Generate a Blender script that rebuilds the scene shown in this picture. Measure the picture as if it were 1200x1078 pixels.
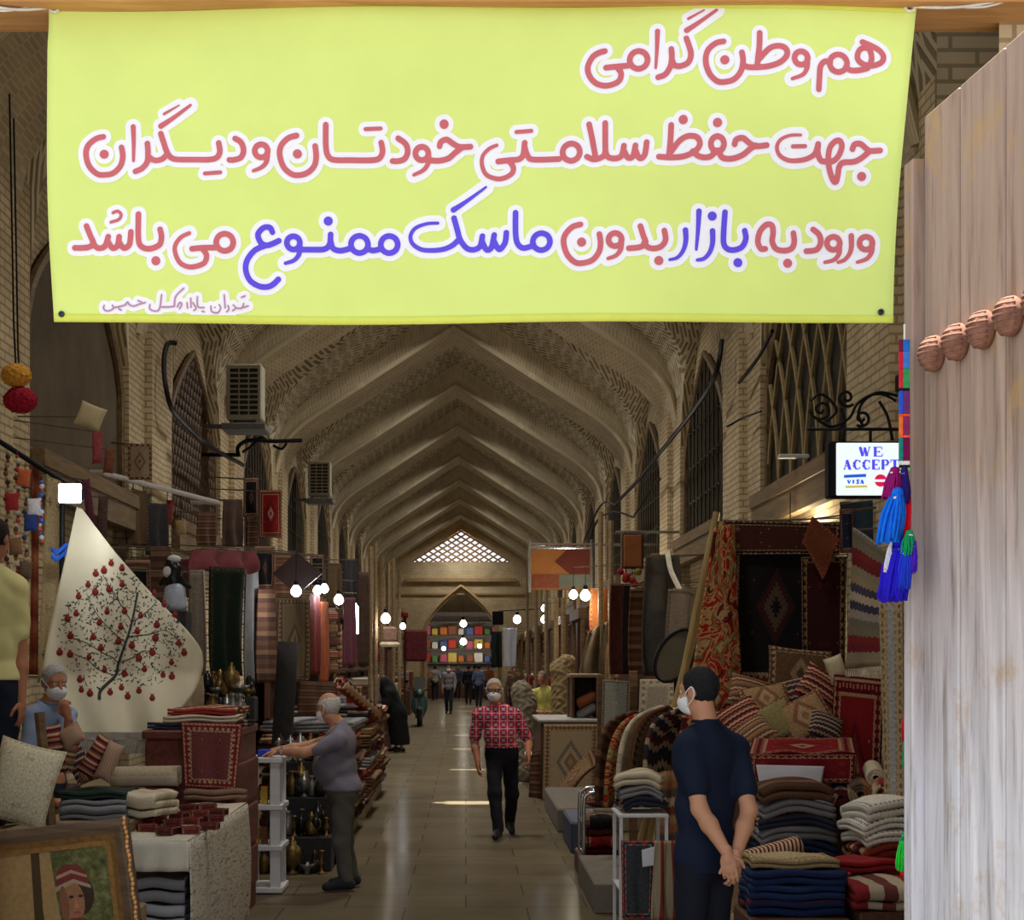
import bpy, math, random
import numpy as np
from mathutils import Vector, Matrix

random.seed(7)
RNG = np.random.RandomState(11)
SC = bpy.context.scene
COL = SC.collection
for _o in list(bpy.data.objects):
    bpy.data.objects.remove(_o)

# ------------------------------------------------------------------ camera
FPX, VX, VY, HC = 1800.0, 546.0, 776.0, 1.82      # focal length in px, optical axis in the 1200x1078 frame, eye height
_cd = bpy.data.cameras.new('camera')
_cd.sensor_fit = 'HORIZONTAL'
_cd.sensor_width = 36.0
_cd.lens = FPX / 1200 * 36.0
_cd.shift_x = (600 - VX) / 1200
_cd.shift_y = (VY - 539) / 1200
_cd.clip_start = 0.1
_cd.clip_end = 400
CAM = bpy.data.objects.new('camera', _cd)
COL.objects.link(CAM)
CAM.location = (0, 0, HC)
CAM.rotation_euler = (math.pi / 2, 0, 0)
SC.camera = CAM

# ------------------------------------------------------------------ sky, sun, exposure
W = bpy.data.worlds.new('sky')
SC.world = W
W.use_nodes = True
_nt = W.node_tree
_bg = _nt.nodes['Background']
_tc = _nt.nodes.new('ShaderNodeTexCoord')
_sx = _nt.nodes.new('ShaderNodeSeparateXYZ')
_rp = _nt.nodes.new('ShaderNodeValToRGB')
_rp.color_ramp.elements[0].position = 0.0
_rp.color_ramp.elements[0].color = (0.94, 0.96, 1.0, 1)
_rp.color_ramp.elements[1].position = 0.9
_rp.color_ramp.elements[1].color = (0.72, 0.85, 1.0, 1)
_nt.links.new(_tc.outputs['Generated'], _sx.inputs[0])
_nt.links.new(_sx.outputs['Z'], _rp.inputs[0])
_nt.links.new(_rp.outputs[0], _bg.inputs['Color'])
_bg.inputs['Strength'].default_value = 1.22

_sl = bpy.data.lights.new('sun', 'SUN')
_sl.energy = 20.0
_sl.angle = 0.009
_sl.color = (1.0, 0.95, 0.86)
SUN = bpy.data.objects.new('sun', _sl)
COL.objects.link(SUN)
# nearly overhead, leaning back over the hall so that it drops through the crown openings
SUN.rotation_euler = Vector((0.03, -0.10, -1.0)).to_track_quat('-Z', 'Y').to_euler()
SUN.location = (0, 20, 30)

SC.view_settings.view_transform = 'Standard'
SC.view_settings.look = 'None'
SC.view_settings.gamma = 1.0
SC.view_settings.use_curve_mapping = False
SC.view_settings.exposure = 0.0
try:
    SC.cycles.use_denoising = True
    SC.cycles.max_bounces = 8
    SC.cycles.diffuse_bounces = 4
    SC.cycles.sample_clamp_indirect = 6.0
except Exception:
    pass

# ------------------------------------------------------------------ plan of the hall (metres)
XL, XR = -3.62, 3.16            # pier faces, left and right
XC, HW = (XL + XR) / 2, (XR - XL) / 2
BAY, PIER0 = 6.15, 11.55        # pier centres at PIER0 + k*BAY
PH = 1.2                        # half a pier, along the hall
NB = 10                         # bays
YEND = PIER0 + NB * BAY - 0.6   # the end wall
APEX = 8.17
NICHE = 0.14


def bay_centre(k):
    return PIER0 + (k + 0.5) * BAY


# added area lights for crown daylight, plain fill in the bays without an opening
for _k in range(-1, NB):
    _al = bpy.data.lights.new('crown_daylight_fill', 'AREA')
    _al.shape = 'DISK'
    _al.size = 0.8
    _al.spread = 2.1
    _al.energy = (75, 100, 130)[_k + 1] if _k < 2 else 145 if _k < NB - 2 else 95
    _al.color = (1.0, 0.97, 0.90)
    _ao = bpy.data.objects.new('crown_daylight_fill', _al)
    COL.objects.link(_ao)
    _ao.location = (XC, bay_centre(_k) + 0.85, 8.62)
# ------------------------------------------------------------------ helpers: geometry
def P(px, py, D):
    """the place that lies D metres down the hall behind pixel (px, py)"""
    return np.array([(px - VX) * D / FPX, D, HC - (py - VY) * D / FPX])


class MB:
    """collects shapes; build() links them as ONE mesh object"""
    def __init__(s):
        s.v, s.f, s.uv, s.n = [], [], [], 0
        s.mi = []

    def add(s, v, f, uv=None, mi=0):
        v = np.asarray(v, float).reshape(-1, 3)
        s.v.append(v)
        for fc in f:
            s.f.append([i + s.n for i in fc])
            s.uv.append([uv[i] for i in fc] if uv is not None else None)
            s.mi.append(mi)
        s.n += len(v)
        return s

    def box(s, lo, hi, mi=0):
        x0, y0, z0 = lo
        x1, y1, z1 = hi
        v = [(x0, y0, z0), (x1, y0, z0), (x1, y1, z0), (x0, y1, z0), (x0, y0, z1), (x1, y0, z1), (x1, y1, z1), (x0, y1, z1)]
        fs = [(0, 3, 2, 1), (4, 5, 6, 7), (0, 1, 5, 4), (1, 2, 6, 5), (2, 3, 7, 6), (3, 0, 4, 7)]
        for f in fs:
            p = [v[i] for i in f]
            n = np.cross(np.subtract(p[1], p[0]), np.subtract(p[2], p[0]))
            a = int(np.argmax(np.abs(n)))
            ij = [(1, 2), (0, 2), (0, 1)][a]
            s.add(p, [(0, 1, 2, 3)], [(q[ij[0]], q[ij[1]]) for q in p], mi)
        return s

    def obox(s, c, half, R=None, mi=0, bev=0.0):
        """box about c with half sizes, turned by R; bev rounds its edges by a chamfer"""
        c = np.asarray(c, float)
        hx, hy, hz = half
        R = np.eye(3) if R is None else np.asarray(R)
        if bev <= 0:
            v = np.array([(x, y, z) for z in (-hz, hz) for y in (-hy, hy) for x in (-hx, hx)])
            f = [(0, 2, 3, 1), (4, 5, 7, 6), (0, 1, 5, 4), (1, 3, 7, 5), (3, 2, 6, 7), (2, 0, 4, 6)]
            uvs = [(p[0] / (2 * hx) + .5, (p[2] / (2 * hz) + .5)) for p in v]
            return s.add(v @ R.T + c, f, uvs, mi)
        b = min(bev, hx * .9, hy * .9, hz * .9)
        v, f, idx = [], [], {}
        for sx in (-1, 1):
            for sy in (-1, 1):
                for sz in (-1, 1):
                    for ax in range(3):
                        h = [hx - b, hy - b, hz - b]
                        h[ax] += b
                        idx[(sx, sy, sz, ax)] = len(v)
                        v.append((sx * h[0], sy * h[1], sz * h[2]))
        S = (-1, 1)
        for a in S:
            q = [(a, -1, -1, 0), (a, 1, -1, 0), (a, 1, 1, 0), (a, -1, 1, 0)]
            f.append([idx[k] for k in (q if a > 0 else q[::-1])])
            q = [(-1, a, -1, 1), (-1, a, 1, 1), (1, a, 1, 1), (1, a, -1, 1)]
            f.append([idx[k] for k in (q if a > 0 else q[::-1])])
            q = [(-1, -1, a, 2), (1, -1, a, 2), (1, 1, a, 2), (-1, 1, a, 2)]
            f.append([idx[k] for k in (q if a > 0 else q[::-1])])
        for a in S:
            for c2 in S:
                q = [(a, c2, -1, 0), (a, c2, -1, 1), (a, c2, 1, 1), (a, c2, 1, 0)]
                f.append([idx[k] for k in (q if a * c2 > 0 else q[::-1])])
                q = [(a, -1, c2, 2), (a, -1, c2, 0), (a, 1, c2, 0), (a, 1, c2, 2)]
                f.append([idx[k] for k in (q if a * c2 > 0 else q[::-1])])
                q = [(-1, a, c2, 1), (-1, a, c2, 2), (1, a, c2, 2), (1, a, c2, 1)]
                f.append([idx[k] for k in (q if a * c2 > 0 else q[::-1])])
                for d in S:
                    q = [(a, c2, d, 0), (a, c2, d, 1), (a, c2, d, 2)]
                    f.append([idx[k] for k in (q if a * c2 * d > 0 else q[::-1])])
        v = np.array(v)
        uvs = [(p[0] / (2 * hx) + .5, p[2] / (2 * hz) + .5) for p in v]
        return s.add(v @ R.T + c, f, uvs, mi)

    def tube(s, pts, r, n=8, mi=0, cap=True, closed=False):
        pts = np.asarray(pts, float)
        m = len(pts)
        rr = np.full(m, r) if np.isscalar(r) else np.asarray(r, float)
        tan = np.gradient(pts, axis=0) if not closed else (np.roll(pts, -1, 0) - np.roll(pts, 1, 0))
        tan /= np.linalg.norm(tan, axis=1)[:, None] + 1e-12
        up = np.array([0, 0, 1.0]) if abs(tan[0][2]) < .9 else np.array([1.0, 0, 0])
        a = np.cross(tan[0], up)
        a /= np.linalg.norm(a)
        V, U = [], []
        for i in range(m):
            a = a - tan[i] * a.dot(tan[i])
            a /= np.linalg.norm(a) + 1e-12
            b = np.cross(tan[i], a)
            for j in range(n):
                t = 2 * math.pi * j / n
                V.append(pts[i] + rr[i] * (math.cos(t) * a + math.sin(t) * b))
                U.append((j / n, i / max(1, m - 1)))
        F = []
        for i in range(m if closed else m - 1):
            for j in range(n):
                i2 = (i + 1) % m
                F.append((i * n + j, i * n + (j + 1) % n, i2 * n + (j + 1) % n, i2 * n + j))
        if cap and not closed:
            F.append(tuple(range(n))[::-1])
            F.append(tuple((m - 1) * n + j for j in range(n)))
        return s.add(V, F, U, mi)

    def lathe(s, prof, c, n=16, mi=0, R=None):
        """prof: (radius, height) list, about the upright axis through c"""
        V, U, F = [], [], []
        m = len(prof)
        for i, (r, z) in enumerate(prof):
            for j in range(n):
                t = 2 * math.pi * j / n
                V.append((r * math.cos(t), r * math.sin(t), z))
                U.append((j / n * 2, i / (m - 1)))
        V = np.array(V)
        if R is not None:
            V = V @ np.asarray(R).T
        V = V + np.asarray(c, float)
        for i in range(m - 1):
            for j in range(n):
                F.append((i * n + j, i * n + (j + 1) % n, (i + 1) * n + (j + 1) % n, (i + 1) * n + j))
        if prof[0][0] > 1e-4:
            F.append(tuple(range(n))[::-1])
        if prof[-1][0] > 1e-4:
            F.append(tuple((m - 1) * n + j for j in range(n)))
        return s.add(V, F, U, mi)

    def ball(s, c, r, n=10, mi=0, R=None):
        r = (r, r, r) if np.isscalar(r) else r
        m = max(5, n // 2 + 1)
        V, F, U = [], [], []
        for i in range(m + 1):
            ph = math.pi * i / m
            for j in range(n):
                t = 2 * math.pi * j / n
                V.append((r[0] * math.sin(ph) * math.cos(t), r[1] * math.sin(ph) * math.sin(t), -r[2] * math.cos(ph)))
                U.append((j / n, i / m))
        for i in range(m):
            for j in range(n):
                F.append((i * n + j, i * n + (j + 1) % n, (i + 1) * n + (j + 1) % n, (i + 1) * n + j))
        V = np.array(V)
        if R is not None:
            V = V @ np.asarray(R).T
        return s.add(V + np.asarray(c, float), F, U, mi)

    def sheet(s, fn, nu, nv, th=0.006, mi=0):
        """a cloth of thickness th over fn(u, v); u, v in 0..1 are its uv"""
        us, vs = np.linspace(0, 1, nu + 1), np.linspace(0, 1, nv + 1)
        G = np.array([[fn(u, v) for u in us] for v in vs], float)
        du, dv = np.gradient(G, axis=1), np.gradient(G, axis=0)
        N = np.cross(du, dv)
        N /= np.linalg.norm(N, axis=2)[..., None] + 1e-12
        A, B = (G + N * th / 2).reshape(-1, 3), (G - N * th / 2).reshape(-1, 3)
        UV = [(u, v) for v in vs for u in us]
        w = nu + 1
        k = w * (nv + 1)
        F = []
        for j in range(nv):
            for i in range(nu):
                a = j * w + i
                F.append((a, a + 1, a + w + 1, a + w))
                F.append((k + a, k + a + w, k + a + w + 1, k + a + 1))
        ring = [i for i in range(w)] + [j * w + nu for j in range(1, nv + 1)] + [nv * w + i for i in range(nu - 1, -1, -1)] + [j * w for j in range(nv - 1, 0, -1)]
        for a, b in zip(ring, ring[1:] + ring[:1]):
            F.append((a, k + a, k + b, b))
        return s.add(np.vstack([A, B]), F, UV + UV, mi)

    def prism(s, poly, fn, th, mi=0):
        """flat outline poly (2D) turned into a solid: fn(x, y, t) with t = 0 and th"""
        n = len(poly)
        V = [fn(p[0], p[1], 0) for p in poly] + [fn(p[0], p[1], th) for p in poly]
        xs, ys = [p[0] for p in poly], [p[1] for p in poly]
        x0, x1, y0, y1 = min(xs), max(xs), min(ys), max(ys)
        U = [((p[0] - x0) / (x1 - x0 + 1e-9), (p[1] - y0) / (y1 - y0 + 1e-9)) for p in poly] * 2
        F = [tuple(range(n)), tuple(range(2 * n - 1, n - 1, -1))]
        F += [(i, n + i, n + (i + 1) % n, (i + 1) % n) for i in range(n)]
        return s.add(V, F, U, mi)

    def build(s, name, mat, parent=None, smooth=False, origin=None):
        v = np.vstack(s.v)
        if parent is not None:
            o0 = np.array(parent_loc(parent))
        elif origin is not None:
            o0 = np.asarray(origin, float)
        else:
            lo, hi = v.min(0), v.max(0)
            o0 = np.array([(lo[0] + hi[0]) / 2, (lo[1] + hi[1]) / 2, lo[2]])
        me = bpy.data.meshes.new(name)
        me.from_pydata((v - o0).tolist(), [], s.f)
        if any(u is not None for u in s.uv):
            lay = me.uv_layers.new(name='UVMap')
            flat = []
            for f, u in zip(s.f, s.uv):
                flat += [c for q in (u if u is not None else [(0, 0)] * len(f)) for c in q[:2]]
            lay.data.foreach_set('uv', flat)
        mats = mat if isinstance(mat, (list, tuple)) else [mat]
        for m in mats:
            me.materials.append(m)
        if len(mats) > 1:
            me.polygons.foreach_set('material_index', s.mi)
        if smooth:
            me.polygons.foreach_set('use_smooth', [True] * len(me.polygons))
        me.update()
        o = bpy.data.objects.new(name, me)
        COL.objects.link(o)
        if parent is not None:
            o.parent = parent
        else:
            o.location = o0
        return o


def parent_loc(o):
    l = Vector((0, 0, 0))
    while o is not None:
        l += o.location
        o = o.parent
    return l


def tag(o, label, cat, group=None, kind=None):
    if label:
        o['label'] = label
    if cat:
        o['category'] = cat
    if group:
        o['group'] = group
    if kind:
        o['kind'] = kind
    return o


def thing(name, label, cat, loc, group=None):
    o = bpy.data.objects.new(name, None)
    o.empty_display_size = 0.1
    COL.objects.link(o)
    o.location = loc
    return tag(o, label, cat, group)


def struct(o):
    o['kind'] = 'structure'
    return o


def copy_tree(o, parent=None, **kw):
    c = o.copy()
    COL.objects.link(c)
    c.parent = parent
    for ch in list(o.children):
        copy_tree(ch, c)
    return c


def rot(ax, deg):
    return np.array(Matrix.Rotation(math.radians(deg), 3, ax))


def smooth_path(pts, per=6, closed=False):
    """Catmull-Rom through the points"""
    p = np.asarray(pts, float)
    n = len(p)
    if n < 3:
        return np.array([p[0] + (p[-1] - p[0]) * t for t in np.linspace(0, 1, per + 1)])
    out = []
    rng = range(n) if closed else range(n - 1)
    for i in rng:
        g = (lambda k: p[k % n]) if closed else (lambda k: p[min(max(k, 0), n - 1)])
        p0, p1, p2, p3 = g(i - 1), g(i), g(i + 1), g(i + 2)
        for t in np.linspace(0, 1, per, endpoint=False):
            out.append(.5 * ((2 * p1) + (-p0 + p2) * t + (2 * p0 - 5 * p1 + 4 * p2 - p3) * t * t + (-p0 + 3 * p1 - 3 * p2 + p3) * t ** 3))
    if not closed:
        out.append(p[-1])
    return np.array(out)


# ------------------------------------------------------------------ helpers: solids from distance fields (bodies, clothes, pompoms)
def sdf_mesh(prims, res, k=0.03, disp=None, grow=0.0):
    """prims: ('c', a, b, ra, rb) round cones, ('e', centre, radii, R) ellipsoids, a leading '-' cuts. One closed surface."""
    los, his = [], []
    for p in prims:
        if p[0][0] == '-' or p[0] == 'p':
            continue
        if p[0][-1] == 'c':
            a, b, r = np.minimum(p[1], p[2]), np.maximum(p[1], p[2]), max(p[3], p[4])
            los.append(a - r)
            his.append(b + r)
        else:
            r = max(p[2])
            los.append(np.asarray(p[1]) - r)
            his.append(np.asarray(p[1]) + r)
    m = 3 * res + grow + k * .6
    lo, hi = np.min(los, 0) - m, np.max(his, 0) + m
    n = np.ceil((hi - lo) / res).astype(int) + 1
    ax = [lo[i] + res * np.arange(n[i]) for i in range(3)]
    F = np.full(tuple(n), 1.0)
    for p in prims:
        if p[0] == 'p':
            continue
        cut = p[0][0] == '-'
        if p[0][-1] == 'c':
            a, b, ra, rb = np.asarray(p[1], float), np.asarray(p[2], float), p[3], p[4]
            l0, h0 = np.minimum(a - ra, b - rb), np.maximum(a + ra, b + rb)
        else:
            c, rad = np.asarray(p[1], float), np.asarray(p[2], float)
            R = np.asarray(p[3]) if len(p) > 3 and p[3] is not None else np.eye(3)
            l0, h0 = c - max(rad), c + max(rad)
        mg = k + grow + 3 * res
        i0 = np.clip(((l0 - mg - lo) / res).astype(int), 0, n)
        i1 = np.clip(((h0 + mg - lo) / res).astype(int) + 2, 0, n)
        if np.any(i1 <= i0):
            continue
        sl = tuple(slice(i0[i], i1[i]) for i in range(3))
        X, Y, Z = np.meshgrid(ax[0][sl[0]], ax[1][sl[1]], ax[2][sl[2]], indexing='ij')
        if p[0][-1] == 'c':
            ba = b - a
            L = ba.dot(ba) + 1e-12
            px, py, pz = X - a[0], Y - a[1], Z - a[2]
            t = np.clip((px * ba[0] + py * ba[1] + pz * ba[2]) / L, 0, 1)
            d = np.sqrt((px - t * ba[0]) ** 2 + (py - t * ba[1]) ** 2 + (pz - t * ba[2]) ** 2) - (ra + (rb - ra) * t)
        else:
            q = np.stack([X - c[0], Y - c[1], Z - c[2]], -1) @ R
            k0 = np.linalg.norm(q / rad, axis=-1)
            k1 = np.linalg.norm(q / (rad * rad), axis=-1) + 1e-9
            d = k0 * (k0 - 1.0) / k1
        d = d - grow
        cur = F[sl]
        kk = k if len(p[0]) < 2 or p[0][0] == '-' else k * .35       # a leading 's' blends sharply
        if cut:
            h = np.clip(.5 - .5 * (cur + d) / (kk * .4), 0, 1)
            F[sl] = cur * (1 - h) - d * h + kk * .4 * h * (1 - h)
        else:
            h = np.clip(.5 + .5 * (cur - d) / kk, 0, 1)
            F[sl] = cur * (1 - h) + d * h - kk * h * (1 - h)
    if disp is not None:
        X, Y, Z = np.meshgrid(*ax, indexing='ij')
        F = F + disp(X, Y, Z)
    for p in prims:
        if p[0] == 'p':                     # keep only the side of the plane its normal points away from
            c, n_ = np.asarray(p[1], float), np.asarray(p[2], float)
            X, Y, Z = np.meshgrid(*ax, indexing='ij')
            F = np.maximum(F, (X - c[0]) * n_[0] + (Y - c[1]) * n_[1] + (Z - c[2]) * n_[2])
    return surface_net(F, lo, res)


def surface_net(F, lo, res):
    S = F < 0
    nx, ny, nz = F.shape
    cnt = np.zeros((nx - 1, ny - 1, nz - 1), np.int8)
    for dx in (0, 1):
        for dy in (0, 1):
            for dz in (0, 1):
                cnt += S[dx:nx - 1 + dx, dy:ny - 1 + dy, dz:nz - 1 + dz]
    act = (cnt > 0) & (cnt < 8)
    idx = np.full(act.shape, -1, int)
    ii = np.argwhere(act)
    idx[act] = np.arange(len(ii))
    pos, num = np.zeros((len(ii), 3)), np.zeros(len(ii))
    corners = [(x, y, z) for x in (0, 1) for y in (0, 1) for z in (0, 1)]
    for c in corners:
        for a in range(3):
            if c[a]:
                continue
            d = list(c)
            d[a] = 1
            f0 = F[ii[:, 0] + c[0], ii[:, 1] + c[1], ii[:, 2] + c[2]]
            f1 = F[ii[:, 0] + d[0], ii[:, 1] + d[1], ii[:, 2] + d[2]]
            m = (f0 < 0) != (f1 < 0)
            t = np.where(m, f0 / (f0 - f1 + 1e-15), 0)
            q = np.tile(np.array(c, float), (len(ii), 1))
            q[:, a] = t
            pos[m] += q[m]
            num[m] += 1
    V = (ii + pos / np.maximum(num, 1)[:, None]) * res + lo
    faces = []
    for a in range(3):
        b, c = (a + 1) % 3, (a + 2) % 3
        s0 = [slice(None)] * 3
        s1 = [slice(None)] * 3
        s0[a], s1[a] = slice(0, -1), slice(1, None)
        s0[b] = s1[b] = slice(1, -1)
        s0[c] = s1[c] = slice(1, -1)
        A, B = S[tuple(s0)], S[tuple(s1)]
        for inv in (0, 1):
            e = np.argwhere((A & ~B) if not inv else (~A & B))
            if not len(e):
                continue
            e[:, b] += 1
            e[:, c] += 1

            def cell(ob, oc):
                g = e.copy()
                g[:, b] += ob
                g[:, c] += oc
                return idx[g[:, 0], g[:, 1], g[:, 2]]
            q = np.stack([cell(-1, -1), cell(0, -1), cell(0, 0), cell(-1, 0)], 1)
            q = q if not inv else q[:, ::-1]
            faces.append(q[(q >= 0).all(1)])
    Fc = np.vstack(faces)
    return V, Fc.tolist()


def sdf_obj(name, prims, res, mat, parent=None, k=.03, disp=None, grow=0.0):
    v, f = sdf_mesh(prims, res, k, disp, grow)
    return MB().add(v, f).build(name, mat, parent, smooth=True)
# ------------------------------------------------------------------ helpers: materials
MATS = {}


def srgb(r, g, b):
    f = lambda c: ((c / 255 + .055) / 1.055) ** 2.4 if c > 10.3 else c / 255 / 12.92
    return (f(r), f(g), f(b), 1)


class NT:
    def __init__(s, name, rough=.85, spec=.25):
        s.m = bpy.data.materials.new(name)
        s.m.use_nodes = True
        s.t = s.m.node_tree
        s.b = s.t.nodes['Principled BSDF']
        s.b.inputs['Roughness'].default_value = rough
        s.b.inputs['Specular IOR Level'].default_value = spec

    def node(s, kind, **kw):
        n = s.t.nodes.new('ShaderNode' + kind)
        for k, v in kw.items():
            setattr(n, k, v)
        return n

    def put(s, sock, v):
        if hasattr(v, 'is_output'):
            s.t.links.new(v, sock)
        else:
            sock.default_value = v

    def mth(s, op, a, b=0.0, c=0.0):
        n = s.node('Math', operation=op)
        s.put(n.inputs[0], a)
        s.put(n.inputs[1], b)
        s.put(n.inputs[2], c)
        return n.outputs[0]

    def uv(s):
        n = s.node('UVMap')
        x = s.node('SeparateXYZ')
        s.t.links.new(n.outputs[0], x.inputs[0])
        return x.outputs[0], x.outputs[1]

    def objco(s):
        n = s.node('TexCoord')
        return n.outputs['Object']

    def xyz(s, x, y, z=0.0):
        n = s.node('CombineXYZ')
        for i, q in enumerate((x, y, z)):
            s.put(n.inputs[i], q)
        return n.outputs[0]

    def noise(s, vec, scale, detail=3, rough=.55, dist=0.0):
        n = s.node('TexNoise')
        s.put(n.inputs['Vector'], vec)
        n.inputs['Scale'].default_value = scale
        n.inputs['Detail'].default_value = detail
        n.inputs['Roughness'].default_value = rough
        n.inputs['Distortion'].default_value = dist
        return n.outputs[0]

    def voro(s, vec, scale, rnd=1.0, metric='EUCLIDEAN', out='Distance'):
        n = s.node('TexVoronoi', distance=metric)
        s.put(n.inputs['Vector'], vec)
        n.inputs['Scale'].default_value = scale
        n.inputs['Randomness'].default_value = rnd
        return n.outputs[out]

    def ramp(s, fac, stops, interp='LINEAR'):
        n = s.node('ValToRGB')
        cr = n.color_ramp
        cr.interpolation = interp
        while len(cr.elements) < len(stops):
            cr.elements.new(0.5)
        for e, (p, c) in zip(cr.elements, stops):
            e.position = p
            e.color = c
        s.put(n.inputs[0], fac)
        return n.outputs[0]

    def mix(s, fac, a, b, blend='MIX'):
        n = s.node('Mix', data_type='RGBA', blend_type=blend)
        s.put(n.inputs[0], fac)
        s.put(n.inputs[6], a)
        s.put(n.inputs[7], b)
        return n.outputs[2]

    def out(s, col, bump=None, bstr=.4, bdist=.01):
        s.put(s.b.inputs['Base Color'], col)
        if bump is not None:
            n = s.node('Bump')
            n.inputs['Strength'].default_value = bstr
            n.inputs['Distance'].default_value = bdist
            s.put(n.inputs['Height'], bump)
            s.t.links.new(n.outputs[0], s.b.inputs['Normal'])
        return s.m


def scale_c(c, k):
    return (c[0] * k, c[1] * k, c[2] * k, 1)


def plain(name, rgb, rough=.8, var=.18, scale=14.0, metal=0.0, spec=.25, bump=.0):
    """one colour, a little uneven"""
    key = ('p', name)
    if key in MATS:
        return MATS[key]
    n = NT(name, rough, spec)
    c = srgb(*rgb)
    f = n.noise(n.objco(), scale, 4)
    n.b.inputs['Metallic'].default_value = metal
    MATS[key] = n.out(n.ramp(f, [(.3, scale_c(c, 1 - var)), (.7, scale_c(c, 1 + var))]), f if bump else None, bump, .01)
    return MATS[key]


def glow(name, rgb, strength):
    n = NT(name)
    c = srgb(*rgb)
    n.b.inputs['Base Color'].default_value = c
    n.b.inputs['Emission Color'].default_value = c
    n.b.inputs['Emission Strength'].default_value = strength
    return n.m


def wood(name, dark, light, scale=1.0, axis='Z', rough=.6):
    key = ('w', name)
    if key in MATS:
        return MATS[key]
    n = NT(name, rough, .3)
    mp = n.node('Mapping')
    n.t.links.new(n.objco(), mp.inputs[0])
    sc = {'X': (1.2, 14, 14), 'Y': (14, 1.2, 14), 'Z': (14, 14, 1.2)}[axis]
    mp.inputs['Scale'].default_value = [q * scale for q in sc]
    f = n.noise(mp.outputs[0], 1.6, 6, .6, .6)
    MATS[key] = n.out(n.ramp(f, [(.28, srgb(*dark)), (.72, srgb(*light))]), f, .25, .006)
    return MATS[key]


def stripes(name, cols, reps=1.0, axis='v', zig=0.0, rough=.9, speck=.25):
    """woven bands across the cloth, straight or zigzag"""
    key = ('s', name)
    if key in MATS:
        return MATS[key]
    n = NT(name, rough, .1)
    u, v = n.uv()
    a, b = (v, u) if axis == 'v' else (u, v)
    if zig:
        tri = n.mth('PINGPONG', n.mth('MULTIPLY', b, 9.0), .5)
        a = n.mth('ADD', a, n.mth('MULTIPLY', tri, zig))
    t = n.mth('FRACT', n.mth('MULTIPLY', a, reps))
    k = len(cols)
    c = n.ramp(t, [(i / k, srgb(*q)) for i, q in enumerate(cols)], 'CONSTANT')
    f = n.noise(n.xyz(n.mth('MULTIPLY', u, 60), n.mth('MULTIPLY', v, 60)), 1.0, 2)
    c = n.mix(speck, c, n.ramp(f, [(.35, (.04, .03, .03, 1)), (.65, (.6, .55, .5, 1))]), 'OVERLAY')
    MATS[key] = n.out(c, f, .3, .004)
    return MATS[key]


def rug(name, field, motif, border, guard, medal=None, size=(1.0, 1.5), dens=9.0, bw=.16, rough=.95):
    """a knotted rug: guard stripes and a border round a field of mirrored motifs, a stepped medallion in the middle"""
    key = ('r', name)
    if key in MATS:
        return MATS[key]
    n = NT(name, rough, .05)
    u, v = n.uv()
    W_, H_ = size
    cu, cv = n.mth('ABSOLUTE', n.mth('SUBTRACT', u, .5)), n.mth('ABSOLUTE', n.mth('SUBTRACT', v, .5))
    du, dv = n.mth('MULTIPLY', n.mth('SUBTRACT', .5, cu), W_), n.mth('MULTIPLY', n.mth('SUBTRACT', .5, cv), H_)
    d = n.mth('MINIMUM', du, dv)
    vec = n.xyz(n.mth('MULTIPLY', cu, W_), n.mth('MULTIPLY', cv, H_))
    vo = n.voro(vec, dens, .75, 'MANHATTAN')
    vc = n.voro(vec, dens, .75, 'MANHATTAN', 'Color')
    sep = n.node('SeparateColor')
    n.t.links.new(vc, sep.inputs[0])
    f, mo = srgb(*field), [srgb(*q) for q in motif]
    mcol = n.ramp(sep.outputs[0], [(i / len(mo), q) for i, q in enumerate(mo)], 'CONSTANT')
    fill = n.mix(n.ramp(vo, [(.0, (1, 1, 1, 1)), (.16, (0, 0, 0, 1)), (.30, (1, 1, 1, 1)), (.36, (0, 0, 0, 1))], 'CONSTANT'), f, mcol)
    if medal:
        r = n.mth('ADD', n.mth('MULTIPLY', cu, 2.2), n.mth('MULTIPLY', cv, 2.2 * H_ / W_ * .62))
        w = n.mth('ADD', r, n.mth('MULTIPLY', n.mth('PINGPONG', n.mth('MULTIPLY', n.mth('SUBTRACT', cu, cv), 22), .5), .16))
        k = len(medal)
        mc = n.ramp(w, [(i * .62 / k, srgb(*q)) for i, q in enumerate(medal)], 'CONSTANT')
        fill = n.mix(n.mth('MULTIPLY', n.mth('LESS_THAN', w, .62), .62), fill, mc)
    bo = n.voro(vec, dens * 1.5, .15, 'CHEBYCHEV')
    bcol = n.mix(n.mth('LESS_THAN', bo, .26), srgb(*border[0]), srgb(*border[1]))
    g0, g1 = srgb(*guard[0]), srgb(*guard[1])
    dot = n.mth('GREATER_THAN', n.mth('SINE', n.mth('MULTIPLY', n.mth('ADD', n.mth('MULTIPLY', u, W_), n.mth('MULTIPLY', v, H_)), 150)), 0)
    gcol = n.mix(n.mth('ADD', n.mth('MULTIPLY', dot, .5), .25), g0, g1)
    c = n.mix(n.mth('LESS_THAN', d, bw), fill, gcol)
    c = n.mix(n.mth('LESS_THAN', d, bw * .82), c, bcol)
    c = n.mix(n.mth('LESS_THAN', d, bw * .26), c, gcol)
    c = n.mix(n.mth('LESS_THAN', d, bw * .12), c, srgb(*border[0]))
    nz = n.noise(n.xyz(n.mth('MULTIPLY', u, W_), n.mth('MULTIPLY', v, H_)), 55, 2)
    c = n.mix(.3, c, n.ramp(nz, [(.3, (.1, .1, .1, 1)), (.7, (.9, .9, .9, 1))]), 'OVERLAY')
    MATS[key] = n.out(c, nz, .35, .006)
    return MATS[key]


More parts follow.
